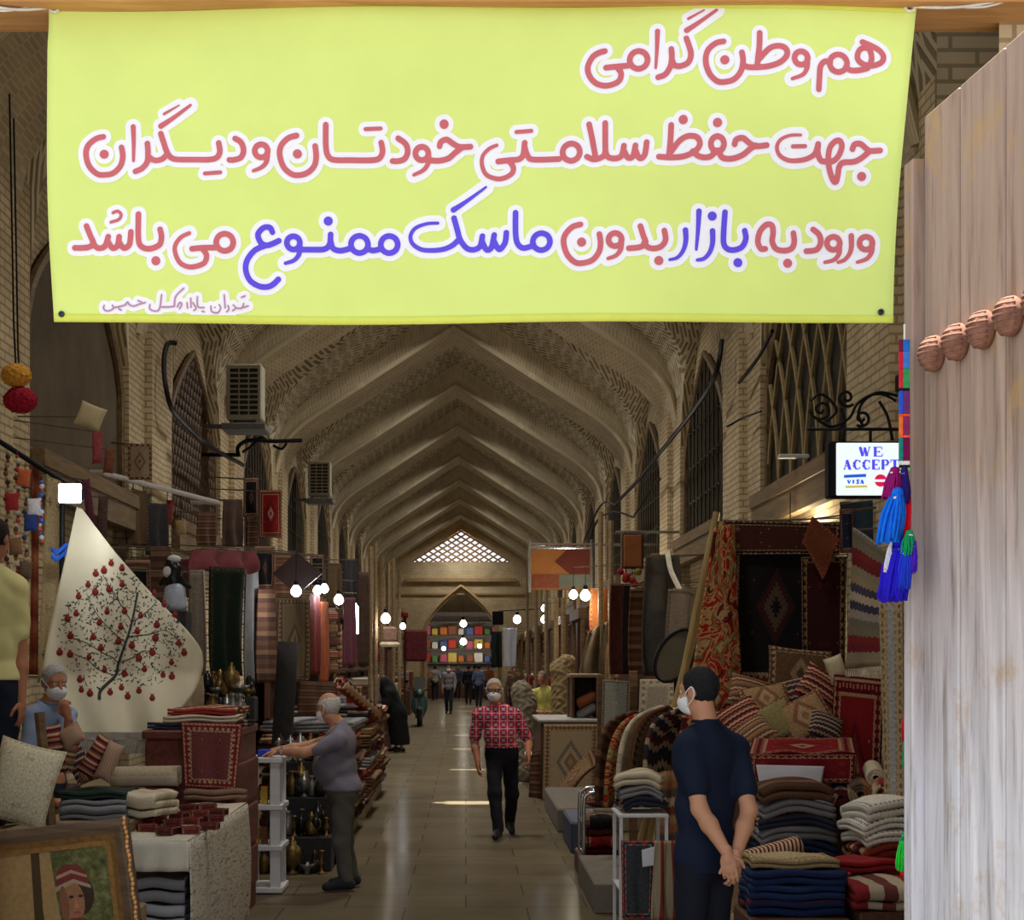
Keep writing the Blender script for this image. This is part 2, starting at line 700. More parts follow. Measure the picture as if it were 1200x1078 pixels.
def swirl(name, cols, size=(1, 1), sc=3.0):
    """large curling floral shapes"""
    n = NT(name, .95, .05)
    u, v = n.uv()
    vec = n.xyz(n.mth('MULTIPLY', u, size[0]), n.mth('MULTIPLY', v, size[1]))
    f = n.noise(vec, sc, 2, .5, 1.6)
    k = len(cols)
    c = n.ramp(f, [(.30 + .42 * i / k, srgb(*q)) for i, q in enumerate(cols)], 'CONSTANT')
    nz = n.noise(vec, 60, 2)
    c = n.mix(.3, c, n.ramp(nz, [(.3, (.1, .1, .1, 1)), (.7, (.9, .9, .9, 1))]), 'OVERLAY')
    return n.out(c, nz, .35, .006)


def brick(name, dark, light, mortar, chevron=True, sx=.26, sy=.075, bstr=.5, ms=.011):
    """tan brickwork; chevron lays it in herringbone ribs as on the vaults. uv are metres"""
    n = NT(name, .95, .1)
    u, v = n.uv()
    if chevron:
        tri = n.mth('PINGPONG', u, .42)
        a = n.mth('MULTIPLY', n.mth('ADD', v, n.mth('MULTIPLY', tri, .85)), .90)
        vec = n.xyz(n.mth('MULTIPLY', u, .9), a)
    else:
        vec = n.xyz(u, v)
    b = n.node('TexBrick')
    n.t.links.new(vec, b.inputs['Vector'])
    b.inputs['Scale'].default_value = 1.0
    b.inputs['Brick Width'].default_value = sx
    b.inputs['Row Height'].default_value = sy
    b.inputs['Mortar Size'].default_value = ms
    b.inputs['Mortar Smooth'].default_value = .3
    b.inputs['Color1'].default_value = srgb(*dark)
    b.inputs['Color2'].default_value = srgb(*light)
    b.inputs['Mortar'].default_value = srgb(*mortar)
    f = n.noise(n.xyz(u, v), 1.1, 5, .6)
    c = n.mix(.55, b.outputs['Color'], n.ramp(f, [(.25, (.28, .27, .26, 1)), (.75, (.78, .76, .74, 1))]), 'OVERLAY')
    return n.out(c, b.outputs['Fac'], -bstr, .02)
# ------------------------------------------------------------------ the setting: floor, piers, vaults, end wall, gate
def z_rib(x):
    """underside of a transverse arch: straight flanks, tight haunches"""
    d = min(abs(x - XC), HW)
    if d <= 2.6:
        return APEX - .64 * d
    a, b, c = np.array([2.6, APEX - .64 * 2.6]), np.array([HW, 6.0]), np.array([HW, 5.4])
    lo, hi = 0.0, 1.0
    for _ in range(30):
        t = (lo + hi) / 2
        p = (1 - t) ** 2 * a + 2 * t * (1 - t) * b + t * t * c
        lo, hi = (t, hi) if p[0] < d else (lo, t)
    return float(p[1])


def z_side(dy):
    """the pointed arch of a wall niche, along the hall"""
    t = abs(dy) / (BAY / 2 - PH)
    return 5.0 + 2.3 * (1 - t) ** .62 if t < 1 else -9.0


def z_vault(x, y):
    k = int((y - PIER0) // BAY)
    if abs(y - PIER0 - round((y - PIER0) / BAY) * BAY) < .8:
        return z_rib(x)
    dy = y - bay_centre(k)
    s = abs(x - XC) / HW
    return max(z_rib(x) + .38 + .35 * (1 - (2 * dy / BAY) ** 2) * (1 - s * s), z_side(dy) + (1 - s) * 1.3)




def arc(x):
    return 1.19 * abs(x - XC) * (1 if x > XC else -1) + (3 if x > XC else -3) * max(0, abs(x - XC) / HW - .85)


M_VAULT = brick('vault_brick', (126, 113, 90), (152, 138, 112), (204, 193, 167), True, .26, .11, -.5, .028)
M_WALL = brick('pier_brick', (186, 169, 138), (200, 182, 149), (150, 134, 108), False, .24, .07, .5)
M_RIB = brick('rib_brick', (174, 162, 136), (190, 177, 149), (204, 191, 164), False, .07, .24, .6)
M_PLASTER = plain('plaster', (165, 138, 100), .9, .12, 3.0)


def floor_mat():
    n = NT('stone_paving', .6, .0)
    x = n.node('SeparateXYZ')
    g = n.node('NewGeometry')
    n.t.links.new(g.outputs['Position'], x.inputs[0])
    b = n.node('TexBrick')
    n.t.links.new(n.xyz(x.outputs[0], x.outputs[1]), b.inputs['Vector'])
    b.inputs['Scale'].default_value = 1
    b.inputs['Brick Width'].default_value = .9
    b.inputs['Row Height'].default_value = .6
    b.inputs['Mortar Size'].default_value = .008
    b.inputs['Color1'].default_value = srgb(96, 86, 69)
    b.inputs['Color2'].default_value = srgb(103, 92, 74)
    b.inputs['Mortar'].default_value = srgb(76, 70, 60)
    f = n.noise(g.outputs['Position'], 1.3, 5, .6)
    c = n.mix(.5, b.outputs['Color'], n.ramp(f, [(.3, (.36, .36, .36, 1)), (.7, (.62, .62, .62, 1))]), 'OVERLAY')
    m_ = n.out(c)
    gl = n.node('BsdfGlossy')
    gl.inputs['Color'].default_value = (.9, .9, .88, 1)
    n.put(gl.inputs['Roughness'], n.ramp(f, [(.3, (.14, .14, .14, 1)), (.7, (.2, .2, .2, 1))]))
    mx = n.node('MixShader')
    mx.inputs[0].default_value = .07
    n.t.links.new(n.b.outputs[0], mx.inputs[1])
    n.t.links.new(gl.outputs[0], mx.inputs[2])
    n.t.links.new(mx.outputs[0], n.t.nodes['Material Output'].inputs['Surface'])
    return m_


m = MB()
for y0, y1 in ((6, 40), (40, 90)):
    m.add([(-9, y0, 0), (9, y0, 0), (9, y1, 0), (-9, y1, 0)], [(0, 1, 2, 3)])
struct(m.build('floor', floor_mat(), origin=(0, 0, 0)))
m = MB().add([(-9, -14, 0), (9, -14, 0), (9, 6, 0), (-9, 6, 0)], [(0, 1, 2, 3)])
struct(m.build('floor_forecourt', plain('pale_paving', (108, 104, 95), .8, .1, 3.0), origin=(0, 0, 0)))

# vault: one skin over all bays, an opening in the crowns of the middle bays
xs = sorted(set(list(np.round(np.linspace(XL - NICHE - .3, XL - .001, 6), 4)) + list(np.round(np.linspace(XL, XR, 47), 4)) +
                list(np.round(np.linspace(XR + .001, XR + NICHE + .3, 6), 4))))
m = MB()
for k in range(-1, NB):
    yc = bay_centre(k)
    y0, y1 = yc - BAY / 2, yc + BAY / 2
    if k == -1:
        y0 = 6.85
    if k == NB - 1:
        y1 = YEND
    ys = np.linspace(y0, y1, 42)
    Z, UVs = [], []
    for y in ys:
        B = z_side(y - yc)
        for x in xs:
            if x < XL or x > XR:
                z = B if B > 0 else 5.0
            else:
                s = abs(x - XC) / HW
                a = z_rib(x) + .38 + .35 * (1 - (2 * (y - yc) / BAY) ** 2) * (1 - s * s)
                z = max(a, B + (1 - s) * 1.3)
            Z.append((x, y, z))
            UVs.append((y, arc(x) * 1.0))
    w = len(xs)
    F = []
    for j in range(len(ys) - 1):
        for i in range(w - 1):
            cx, cy = (xs[i] + xs[i + 1]) / 2, (ys[j] + ys[j + 1]) / 2
            if ((cx - XC) / (.44 if k == 1 else .30)) ** 2 + ((cy - yc) / (.2 if k == 1 else .12)) ** 2 < 1 and 1 <= k < NB - 1:
                continue
            F.append((j * w + i, (j + 1) * w + i, (j + 1) * w + i + 1, j * w + i + 1))
    m.add(Z, F, UVs)
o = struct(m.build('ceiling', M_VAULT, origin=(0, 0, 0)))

# transverse arches
for k in range(0, NB):
    yc = PIER0 + k * BAY
    m = MB()
    pts = np.linspace(XL, XR, 65)
    V, F, U = [], [], []
    for x in pts:
        z = z_rib(x)
        for (yy, zz, u) in ((yc - .8, z + .75, -.75), (yc - .8, z, 0), (yc + .8, z, 1.6), (yc + .8, z + .75, 2.35)):
            V.append((x, yy, zz))
            U.append((arc(x), u))
    for i in range(len(pts) - 1):
        for j in range(3):
            F.append((i * 4 + j, (i + 1) * 4 + j, (i + 1) * 4 + j + 1, i * 4 + j + 1))
    m.add(V, F, U)
    # a raised brick roll along the near edge of the arch
    m.tube([(x, yc - .80, z_rib(x) + .04) for x in pts], .055, 6)
    struct(m.build('trim_%d' % (k + 1), M_RIB, origin=(0, yc, 5.4)))

# piers and niche walls
for side, X, sgn in (('left', XL, -1), ('right', XR, 1)):
    m = MB()
    for k in range(-1, NB + 1):
        yc = PIER0 + k * BAY
        y0, y1 = max(yc - PH, 6.0), yc + PH
        a, b = sorted((X, X + sgn * 1.4))
        m.box((a, y0, 0), (b, y1, 8.6))
        # slim pilaster on the pier's middle
        a, b = sorted((X - sgn * .09, X + sgn * .2))
        if k >= 0:
            m.box((a, yc - .42, 0), (b, yc + .42, 5.6))
    a, b = sorted((X + sgn * NICHE, X + sgn * (NICHE + .6)))
    m.box((a, 6.0, 0), (b, YEND + .5, 8.6))
    struct(m.build('wall_' + side, M_WALL, origin=(X, 6, 0)))


def wall_strips(m, x0, x1, dx, yy, th, gaps, ztop):
    """a wall across the hall; gaps(x) gives the open height ranges at x"""
    n = max(1, int(round((x1 - x0) / dx)))
    X = np.linspace(x0, x1, n + 1)
    for a, b in zip(X[:-1], X[1:]):
        ga, gb = gaps(a + 1e-5), gaps(b - 1e-5)
        if len(ga) != len(gb):
            ga = gb = min(ga, gb, key=len)
        za, zb = [0.0], [0.0]
        for (l, h) in ga:
            za += [l, h]
        for (l, h) in gb:
            zb += [l, h]
        za.append(ztop)
        zb.append(ztop)
        for i in range(0, len(za), 2):
            v = [(a, yy, za[i]), (b, yy, zb[i]), (b, yy, zb[i + 1]), (a, yy, za[i + 1])]
            v += [(p[0], yy + th, p[2]) for p in v]
            m.add(v, [(0, 1, 2, 3), (7, 6, 5, 4), (0, 4, 5, 1), (3, 2, 6, 7)], [(p[0], p[2]) for p in v])


def end_gaps(x):
    g = []
    d = abs(x - XC)
    if d < 1.62:
        t = d / 1.62
        g.append((0, 3.3 + 1.95 * (1 - t) ** .6))
    if d < 2.3:
        g.append((6.5, max(6.52, APEX - .07 - .66 * d)))
    return g


m = MB()
wall_strips(m, XL - .5, XR + .5, .06, YEND, .5, end_gaps, 9.2)
struct(m.build('wall_end', M_WALL, origin=(XC, YEND, 0)))
m = MB()
m.box((XC - 2.6, YEND - .12, 5.62), (XC + 2.6, YEND + .02, 5.78))
m.box((XC - 3.0, YEND - .06, 5.0), (XC + 3.0, YEND + .02, 5.08))
# raised archivolt round the passage
pa = [(XC + s * 1.72 * t, YEND - .05, 3.3 + 2.1 * (1 - t) ** .6) for s, t in [(-1, q) for q in np.linspace(1, 0, 14)] + [(1, q) for q in np.linspace(0, 1, 14)[1:]]]
pa = [(XC - 1.72, YEND - .05, 0)] + pa + [(XC + 1.72, YEND - .05, 0)]
m.tube(pa, .11, 6)
struct(m.build('trim_11', M_PLASTER))

# pierced brick screen in the head of the end wall
m = MB()
zt = lambda x: APEX - .04 - .66 * abs(x - XC)
yy = YEND + .14
for sgn in (-1, 1):
    for c in np.arange(-9, 16, .27):
        pts = []
        for x in np.arange(XC - 2.32, XC + 2.33, .04):
            z = c + sgn * (x - XC) * .62
            if 6.46 < z < zt(x):
                pts.append((x, yy, z))
        if len(pts) > 1:
            m.tube([pts[0], pts[-1]], .042, 4)
m.box((XC - 2.35, YEND + .05, 6.42), (XC + 2.35, YEND + .35, 6.56))
struct(m.build('window_1', M_PLASTER))

# the cross hall beyond the end passage
m = MB()
m.box((-7, YEND + 9, 0), (7, YEND + 9.4, 7))
m.box((-7.4, YEND + .5, 0), (-7, YEND + 9.4, 7))
m.box((7, YEND + .5, 0), (7.4, YEND + 9.4, 7))
m.box((-7.4, YEND + .5, 5.6), (7.4, YEND + 9.4, 6.0))
struct(m.build('wall_beyond', M_WALL))

# gate: masonry round the opening, timber lintel
m = MB()
wall_strips(m, -9, 9, .3, 6.05, .8, lambda x: [(0.0, 5.35)] if -2.32 < x < 2.38 else [], 9.4)
struct(m.build('wall_gate', M_WALL, origin=(0, 6, 0)))
m = MB().obox((0, 6.0, 4.56), (2.7, .16, .22), None, 0, .02)
struct(m.build('trim_12', wood('lintel_wood', (170, 120, 70), (214, 160, 104), 1.0, 'X')))

# ledges under the niche windows, one a bay and side
M_LEDGE = wood('ledge_wood', (96, 78, 54), (136, 112, 80), 1.0, 'Y')
nn = 13
for side, X, sgn in (('left', XL, -1), ('right', XR, 1)):
    for k in range(0, NB - 3):
        yc = bay_centre(k)
        m = MB()
        a, b = sorted((X - sgn * .12, X + sgn * NICHE))
        m.box((a, yc - BAY / 2 + PH + .02, 3.46), (b, yc + BAY / 2 - PH - .02, 3.60))
        a, b = sorted((X - sgn * .10, X + sgn * .0))
        m.box((a, yc - BAY / 2 + PH + .02, 3.22), (b, yc + BAY / 2 - PH - .02, 3.459))
        struct(m.build('trim_%d' % nn, M_LEDGE))
        nn += 1


# pointed windows in the niches: a dark pane behind bars; on the near right a tracery of interlaced arcs
def lancet(yc, w, z0, z1, n=24, p=.62, sp=.45):
    zs = z0 + (z1 - z0) * sp
    pts = [(yc - w, z0), (yc + w, z0)]
    pts += [(yc + w * t, zs + (z1 - zs) * (1 - t) ** p) for t in np.linspace(1, 0, n // 2)]
    pts += [(yc - w * t, zs + (z1 - zs) * (1 - t) ** p) for t in np.linspace(0, 1, n // 2)[1:]]
    return pts


M_PANE = plain('dusty_pane', (50, 48, 42), .35, .3, 2.0)
M_BAR = plain('tan_bars', (150, 130, 92), .8)
M_DARKBAR = plain('dark_bars', (72, 64, 50), .7)
M_RUST = rug('rust_screen', (98, 68, 38), [(54, 38, 22), (134, 98, 58), (70, 48, 28)], ((88, 56, 30), (150, 104, 58)), ((110, 72, 36), (84, 54, 28)), None, (3.4, 2.4), 5.0, .2)
M_BLANK = plain('dark_plaster', (92, 80, 64), .95, .2, 2.0)  # plain dark brown panel filling the nearest left niche
win = 2
for side, X, sgn in (('left', XL, -1), ('right', XR, 1)):
    for k in range(0, NB - 3):
        yc = bay_centre(k)
        xb = X + sgn * (NICHE - .04)
        out = lancet(yc, 1.78, 3.6, 6.0)
        m = MB()
        rusty = side == 'left' and k == 1
        m.prism(out, lambda a, b, t: (xb + sgn * t, a, b), .05)
        w = struct(m.build('window_%d' % win, M_RUST if rusty else M_BLANK if side == 'left' and k == 0 else M_PANE))
        fr = MB()
        ring = [(xb - sgn * .03, a, b) for a, b in out]
        fr.tube(ring, .045, 6, closed=True)
        fo = fr.build('window_frame', M_LEDGE, w)
        if rusty:
            cl_ = MB()
            for c in np.arange(-4, 9, .26):
                for s2 in (-1, 1):
                    seg = [(xb - sgn * .02, y, c + s2 * (y - yc) * 1.3) for y in np.linspace(yc - 1.7, yc + 1.7, 60)]
                    seg = [p for p in seg if 3.62 < p[2] < 5.95 and (p[2] < 4.68 or p[2] < 4.66 + 1.3 * max(0, 1 - abs(p[1] - yc) / 1.78) ** .62)]
                    if len(seg) > 2:
                        cl_.tube([seg[0], seg[-1]], .03, 4)
            cl_.build('carved_lattice', wood('carved_brown', (54, 36, 20), (96, 66, 38)), w)
        if not rusty and not (side == 'left' and k == 0):
            tr = MB()
            inside = lambda y, z: 3.6 < z < 6.0 and abs(y - yc) < 1.76 and (z < 4.68 or z < 4.68 + 1.32 * max(0, 1 - abs(y - yc) / 1.78) ** .62)
            if side == 'right' and k == 0:
                for c in np.arange(-2.4, 2.5, .6):
                    for s2 in (-1, 1):
                        seg = []
                        for t in np.linspace(0, 1, 30):
                            y, z = yc + c + s2 * 1.5 * t ** 1.6, 3.6 + 2.4 * t
                            if inside(y, z):
                                seg.append((xb - sgn * .03, y, z))
                        if len(seg) > 3:
                            tr.tube(seg, .022, 5)
                tr.build('tracery', M_BAR, w)
            else:
                for y in np.arange(yc - 1.4, yc + 1.41, .35):
                    seg = [(xb - sgn * .03, y, z) for z in np.linspace(3.62, 5.98, 24) if inside(y, z)]
                    if len(seg) > 2:
                        tr.tube([seg[0], seg[-1]], .018, 4)
                for z in (4.1, 4.6, 5.1):
                    tr.tube([(xb - sgn * .035, yc - 1.3, z), (xb - sgn * .035, yc + 1.3, z)], .016, 4)
                tr.build('window_bars', M_DARKBAR, w)
        win += 1

# ------------------------------------------------------------------ the banner
BD = 5.92
M_BAN = plain('banner_cloth', (221, 236, 132), .75, .03, 3.0)
BAN = thing('banner', 'large yellow cloth banner with red and blue writing hung across the gateway', 'banner', P(560, 376, BD))


def ban_uv(px, py):
    """place on the cloth for a spot of its printed face: the cloth bellies and creases a little"""
    u, v = (px - 56) / 1015.0, py / 376.0
    sag = .020 * math.sin(math.pi * min(1, max(0, u))) * (v - .2)
    w = .030 * math.sin(u * 5.1 + .6) * (.4 + v) + .014 * math.sin(u * 13 + v * 3.0) + .010 * math.sin(v * 7 - u * 4)
    w += .022 * math.exp(-((v - .05 - .25 * u) ** 2) / .004) * (1 - u) ** 2
    p = P(px, py, BD)
    p[2] -= sag
    p[1] += w
    return p


def ban_edge(u, v):
    x0 = 55 + 6 * v - 5 * math.sin(math.pi * v)
    x1 = 1075 - 31 * v - 4 * math.sin(math.pi * v)
    y0 = -2 + 6 * u
    y1 = 375 + 5 * u - 3 * math.sin(math.pi * u)
    return x0 + (x1 - x0) * u, y0 + (y1 - y0) * v


m = MB().sheet(lambda u, v: ban_uv(*ban_edge(u, v)), 90, 40, .003)
cloth = m.build('banner_cloth', M_BAN, BAN, True)
hem = MB()
hem.sheet(lambda u, v: ban_uv(*ban_edge(u, v * .03)) - np.array([0, .003, 0]), 90, 2, .002)
hem.sheet(lambda u, v: ban_uv(*ban_edge(u, .975 + v * .025)) - np.array([0, .003, 0]), 90, 2, .002)
hem.build('hem', plain('banner_hem', (218, 226, 98), .75, .03), cloth, True)


class Ink:
    """lettering as one clean sheet: brush lines gathered in a distance field over the cloth, then meshed without overlaps"""
    def __init__(s, step=.8):
        s.h = step
        s.nx, s.ny = int(1030 / step), int(385 / step)
        s.F = np.full((s.nx, s.ny), 9.0, np.float32)

    def line(s, pts, wid, taper=(1, 1), closed=False):
        q = smooth_path(pts, 7, closed) if len(pts) > 1 else np.array([pts[0], pts[0]], float)
        if closed:
            q = np.vstack([q, q[:1]])
        r = wid / 2 * np.linspace(taper[0], taper[1], len(q))
        for (p0, p1, ra, rb) in zip(q[:-1], q[1:], r[:-1], r[1:]):
            m_ = max(ra, rb) + 3
            lo = np.clip(((np.minimum(p0, p1) - m_ - (50, 0)) / s.h).astype(int), 0, (s.nx, s.ny))
            hi = np.clip(((np.maximum(p0, p1) + m_ - (50, 0)) / s.h).astype(int) + 2, 0, (s.nx, s.ny))
            X, Y = np.meshgrid(50 + s.h * np.arange(lo[0], hi[0]), s.h * np.arange(lo[1], hi[1]), indexing='ij')
            d = p1 - p0
            t = np.clip(((X - p0[0]) * d[0] + (Y - p0[1]) * d[1]) / (d.dot(d) + 1e-9), 0, 1)
            D = np.hypot(X - p0[0] - t * d[0], Y - p0[1] - t * d[1]) - (ra + (rb - ra) * t)
            w_ = s.F[lo[0]:hi[0], lo[1]:hi[1]]
            np.minimum(w_, D, out=w_)

    def mesh(s, lift):
        S = s.F < 0
        cnt = S[:-1, :-1].astype(int) + S[1:, :-1] + S[:-1, 1:] + S[1:, 1:]
        ii = np.argwhere(cnt > 0)
        idx = np.full(cnt.shape, -1)
        idx[ii[:, 0], ii[:, 1]] = np.arange(len(ii))
        pos, num = np.zeros((len(ii), 2)), np.zeros(len(ii))
        for (a, b) in (((0, 0), (1, 0)), ((0, 1), (1, 1)), ((0, 0), (0, 1)), ((1, 0), (1, 1))):
            f0, f1 = s.F[ii[:, 0] + a[0], ii[:, 1] + a[1]], s.F[ii[:, 0] + b[0], ii[:, 1] + b[1]]
            m_ = (f0 < 0) != (f1 < 0)
            t = np.where(m_, f0 / (f0 - f1 + 1e-12), 0)
            pos[m_] += (np.array(a) + (np.array(b) - np.array(a)) * t[:, None])[m_]
            num[m_] += 1
        pos = np.where(num[:, None] > 0, pos / np.maximum(num, 1)[:, None], .5)
        xy = (ii + pos) * s.h + (50, 0)
        V = [ban_uv(x, y) - np.array([0, lift, 0]) for x, y in xy]
        g = np.argwhere(S[1:-1, 1:-1]) + 1
        Q = np.stack([idx[g[:, 0] - 1, g[:, 1] - 1], idx[g[:, 0] - 1, g[:, 1]], idx[g[:, 0], g[:, 1]], idx[g[:, 0], g[:, 1] - 1]], 1)
        return MB().add(V, Q.tolist())


def circ(cx, cy, rx, ry=None):
    ry = ry or rx
    return [(cx + rx * math.cos(a), cy + ry * math.sin(a)) for a in np.linspace(0, 2 * math.pi, 9)[:-1]]


R_, B_ = 'red', 'blue'
WRITE = []      # (colour, origin, line, width in sixths of a pixel, taper, closed)


def wr(col, org, *lines):
    for l in lines:
        if isinstance(l, dict):
            WRITE.append((col, org, l['p'], l.get('w', 40), l.get('t', (1, 1)), l.get('c', False)))
        else:
            WRITE.append((col, org, l, 40, (1, 1), False))


def D_(x, y, r=32):
    return {'p': [(x, y)], 'w': 2 * r}


def C_(x, y, r, ry=None):
    return {'p': circ(x, y, r, ry), 'c': True}


wr(R_, (670, 0), [(390, 478), (310, 482), (238, 487)], [(318, 490), (343, 530), (330, 580), (280, 607), (220, 612), (160, 588), (120, 535), (112, 475), (145, 410), (190, 382), (230, 372)],
   C_(465, 440, 62), {'p': [(597, 242), (592, 370), (583, 500)], 't': (.9, .45)}, [(692, 370), (695, 430), (685, 490), (650, 545), (600, 565)],
   [(697, 450), (715, 485), (760, 490), (810, 465), (828, 410), (815, 350), (797, 297)], {'p': [(800, 240), (880, 188), (1010, 97)], 't': (1, .5)}, {'p': [(812, 157), (925, 95)], 'w': 20, 't': (1, .5)},
   [(1055, 322), (1000, 335), (945, 385), (930, 460), (955, 545), (1010, 600), (1070, 605), (1130, 585), (1175, 530), (1190, 460), (1182, 400)], D_(1063, 452))
wr(R_, (850, 0), [(110, 490), (150, 503), (230, 503), (310, 490), (380, 460), (420, 410), (405, 365), (350, 352), (290, 375), (220, 450)], [(228, 262), (225, 350), (215, 430), (208, 500)],
   C_(518, 435, 47), {'p': [(562, 440), (560, 500), (530, 550), (455, 580)], 't': (1, .6)}, C_(782, 465, 62), [(725, 458), (685, 455), (655, 490), (648, 560), (643, 650)],
   [(835, 490), (870, 512), (930, 510), (990, 495)], [(955, 310), (1020, 335), (1080, 370), (1105, 410), (1090, 450), (1030, 475), (970, 470), (925, 440), (920, 400), (940, 362), (980, 350), (1010, 370), (1020, 430), (1000, 480)])
wr(R_, (80, 100), [(232, 340), (180, 355), (125, 405), (112, 470), (135, 550), (190, 605), (245, 613), (305, 600), (355, 550), (372, 480), (362, 415)], D_(240, 465), {'p': [(443, 267), (448, 390), (448, 512)], 't': (.9, .5)},
   [(545, 388), (550, 450), (545, 520), (510, 565), (463, 588)], [(640, 318), (660, 380), (685, 450), (715, 490), (760, 503), (880, 505), (990, 505), (1040, 490), (1060, 450), (1052, 388)], [(553, 480), (595, 508), (650, 500), (690, 460)],
   {'p': [(640, 264), (730, 205), (850, 118)], 't': (1, .5)}, {'p': [(662, 178), (770, 117)], 'w': 20, 't': (1, .5)}, {'p': [(955, 604), (1065, 596)], 'w': 28})
wr(R_, (260, 100), [(88, 357), (130, 385), (148, 440), (130, 490), (80, 508), (48, 508)], C_(273, 445, 46), {'p': [(318, 450), (310, 520), (275, 560), (218, 585)], 't': (1, .6)},
   [(522, 338), (465, 355), (415, 405), (403, 470), (430, 555), (485, 605), (540, 613), (600, 595), (648, 545), (660, 480), (653, 410)], D_(528, 465),
   [(728, 263), (728, 400), (740, 470), (780, 503), (900, 505), (1060, 503), (1110, 485), (1128, 440), (1118, 383)], {'p': [(1008, 291), (1115, 286)], 'w': 28})
wr(R_, (440, 100), [(158, 352), (210, 390), (225, 440), (205, 490), (160, 508), (118, 508)], C_(325, 455, 46), {'p': [(372, 460), (370, 520), (335, 570), (268, 603)], 't': (1, .6)},
   [(450, 405), (460, 375), (500, 360), (540, 385), (590, 410), (668, 410)], [(610, 415), (560, 450), (510, 490), (440, 505), (365, 500)], D_(482, 255),
   {'p': [(853, 403), (800, 425), (755, 475), (750, 540), (780, 605), (850, 635), (910, 630), (960, 600), (970, 560), (945, 520)], 't': (.6, 1)}, [(863, 515), (940, 508), (1010, 502), (1040, 470), (1050, 390)],
   [(1050, 420), (1070, 480), (1110, 508), (1290, 510)], {'p': [(992, 314), (1097, 309)], 'w': 28})
wr(R_, (620, 100), C_(295, 465, 60), [(420, 277), (440, 370), (462, 490)], [(405, 500), (450, 520), (500, 510), (530, 480), (532, 380), (532, 272)], [(532, 460), (550, 505), (600, 518), (645, 500), (662, 432)],
   [(662, 465), (690, 515), (725, 505), (742, 432)], [(742, 465), (770, 520), (805, 500), (820, 412)], [(905, 513), (1000, 520), (1090, 510), (1160, 475), (1190, 430), (1170, 385), (1110, 375), (1050, 405), (990, 480)],
   [(990, 298), (985, 400), (975, 508)], D_(1073, 262))
wr(R_, (800, 100), [(60, 480), (100, 512), (150, 522), (190, 512), (222, 475)], C_(232, 430, 46, 52), [(238, 475), (270, 525), (340, 530), (410, 505), (460, 465), (500, 440)], D_(232, 285),
   [(352, 433), (365, 400), (410, 390), (450, 420), (500, 445), (578, 438)], {'p': [(818, 366), (740, 370), (675, 400), (650, 450), (670, 505), (730, 538), (800, 540), (870, 525), (920, 490), (942, 425)], 't': (.5, 1)},
   {'p': [(762, 444), (850, 441)], 'w': 28})
wr(R_, (860, 120), [(582, 320), (580, 360), (600, 415), (640, 425), (690, 420), (730, 380), (750, 320), (735, 282), (700, 287), (665, 330), (655, 400), (665, 480), (690, 550), (712, 562), (725, 510), (733, 460), (760, 430), (830, 425), (880, 405), (935, 362)],
   [(825, 338), (840, 305), (880, 300), (920, 330), (950, 348), (1022, 345)], D_(893, 525))
wr(R_, (70, 220), [(180, 258), (210, 330), (230, 380), (200, 405), (150, 412), (98, 412)], [(225, 375), (260, 412), (310, 400), (335, 332)], [(335, 370), (365, 412), (400, 395), (412, 332)], [(412, 370), (445, 412), (485, 385), (495, 298)],
   {'p': [(368, 163), (400, 152), (425, 175), (410, 210), (353, 230)], 'w': 22}, [(548, 172), (548, 330), (560, 390), (600, 415), (650, 412), (700, 385), (712, 330), (702, 280)], D_(672, 500),
   {'p': [(908, 306), (850, 335), (812, 385), (808, 440), (840, 510), (900, 540), (960, 535), (1015, 510), (1030, 460), (1010, 425)], 't': (.7, 1)}, [(928, 415), (1000, 408), (1090, 405)], C_(1158, 368, 60))
wr(B_, (250, 220), [(413, 293), (395, 262), (350, 264), (312, 310), (330, 365), (370, 385), (410, 375), (458, 352)], [(370, 385), (290, 420), (235, 490), (225, 560), (255, 630), (320, 668), (380, 670), (420, 650), (453, 618)],
   C_(560, 365, 46), {'p': [(605, 375), (600, 440), (565, 485), (503, 507)], 't': (1, .6)}, [(600, 410), (700, 410), (780, 405), (815, 370), (822, 303)], [(822, 350), (840, 400), (890, 415), (955, 400)], D_(805, 210),
   C_(1025, 370, 60), [(1080, 398), (1120, 412), (1175, 400)])
wr(B_, (430, 205), C_(155, 460, 60), {'p': [(498, 311), (420, 315), (340, 345), (305, 400), (320, 455), (380, 495), (460, 503), (540, 495), (600, 470), (640, 435)], 't': (.55, 1)},
   [(612, 277), (635, 360), (655, 430), (700, 490), (750, 503), (795, 480), (812, 408)], {'p': [(608, 219), (700, 160), (838, 62)], 't': (1, .4)}, [(812, 450), (840, 505), (875, 490), (895, 402)], [(895, 450), (930, 505), (970, 460), (980, 388)],
   [(1045, 248), (1045, 400), (1060, 470), (1100, 500), (1165, 485)])
wr(B_, (580, 220), C_(325, 368, 60))
wr(R_, (580, 220), [(598, 253), (540, 270), (490, 325), (480, 385), (505, 465), (560, 520), (620, 525), (680, 505), (725, 450), (737, 385), (729, 325)], D_(605, 378), C_(838, 365, 46), {'p': [(880, 370), (878, 430), (845, 475), (788, 497)], 't': (1, .6)},
   [(1015, 273), (1035, 340), (1050, 390), (1010, 420), (933, 427)], [(1040, 390), (1065, 420), (1110, 430), (1160, 415), (1190, 370), (1182, 305)], D_(1142, 515))
wr(B_, (740, 220), {'p': [(370, 303), (372, 380), (350, 450), (310, 495), (258, 509)], 't': (1, .5)}, {'p': [(465, 172), (458, 300), (445, 438)], 't': (1, .5)}, {'p': [(560, 308), (560, 390), (540, 455), (500, 500), (453, 511)], 't': (1, .6)}, D_(558, 205),
   [(648, 178), (638, 320), (640, 400), (670, 435), (720, 438), (770, 415), (795, 360), (787, 305)], D_(738, 528))
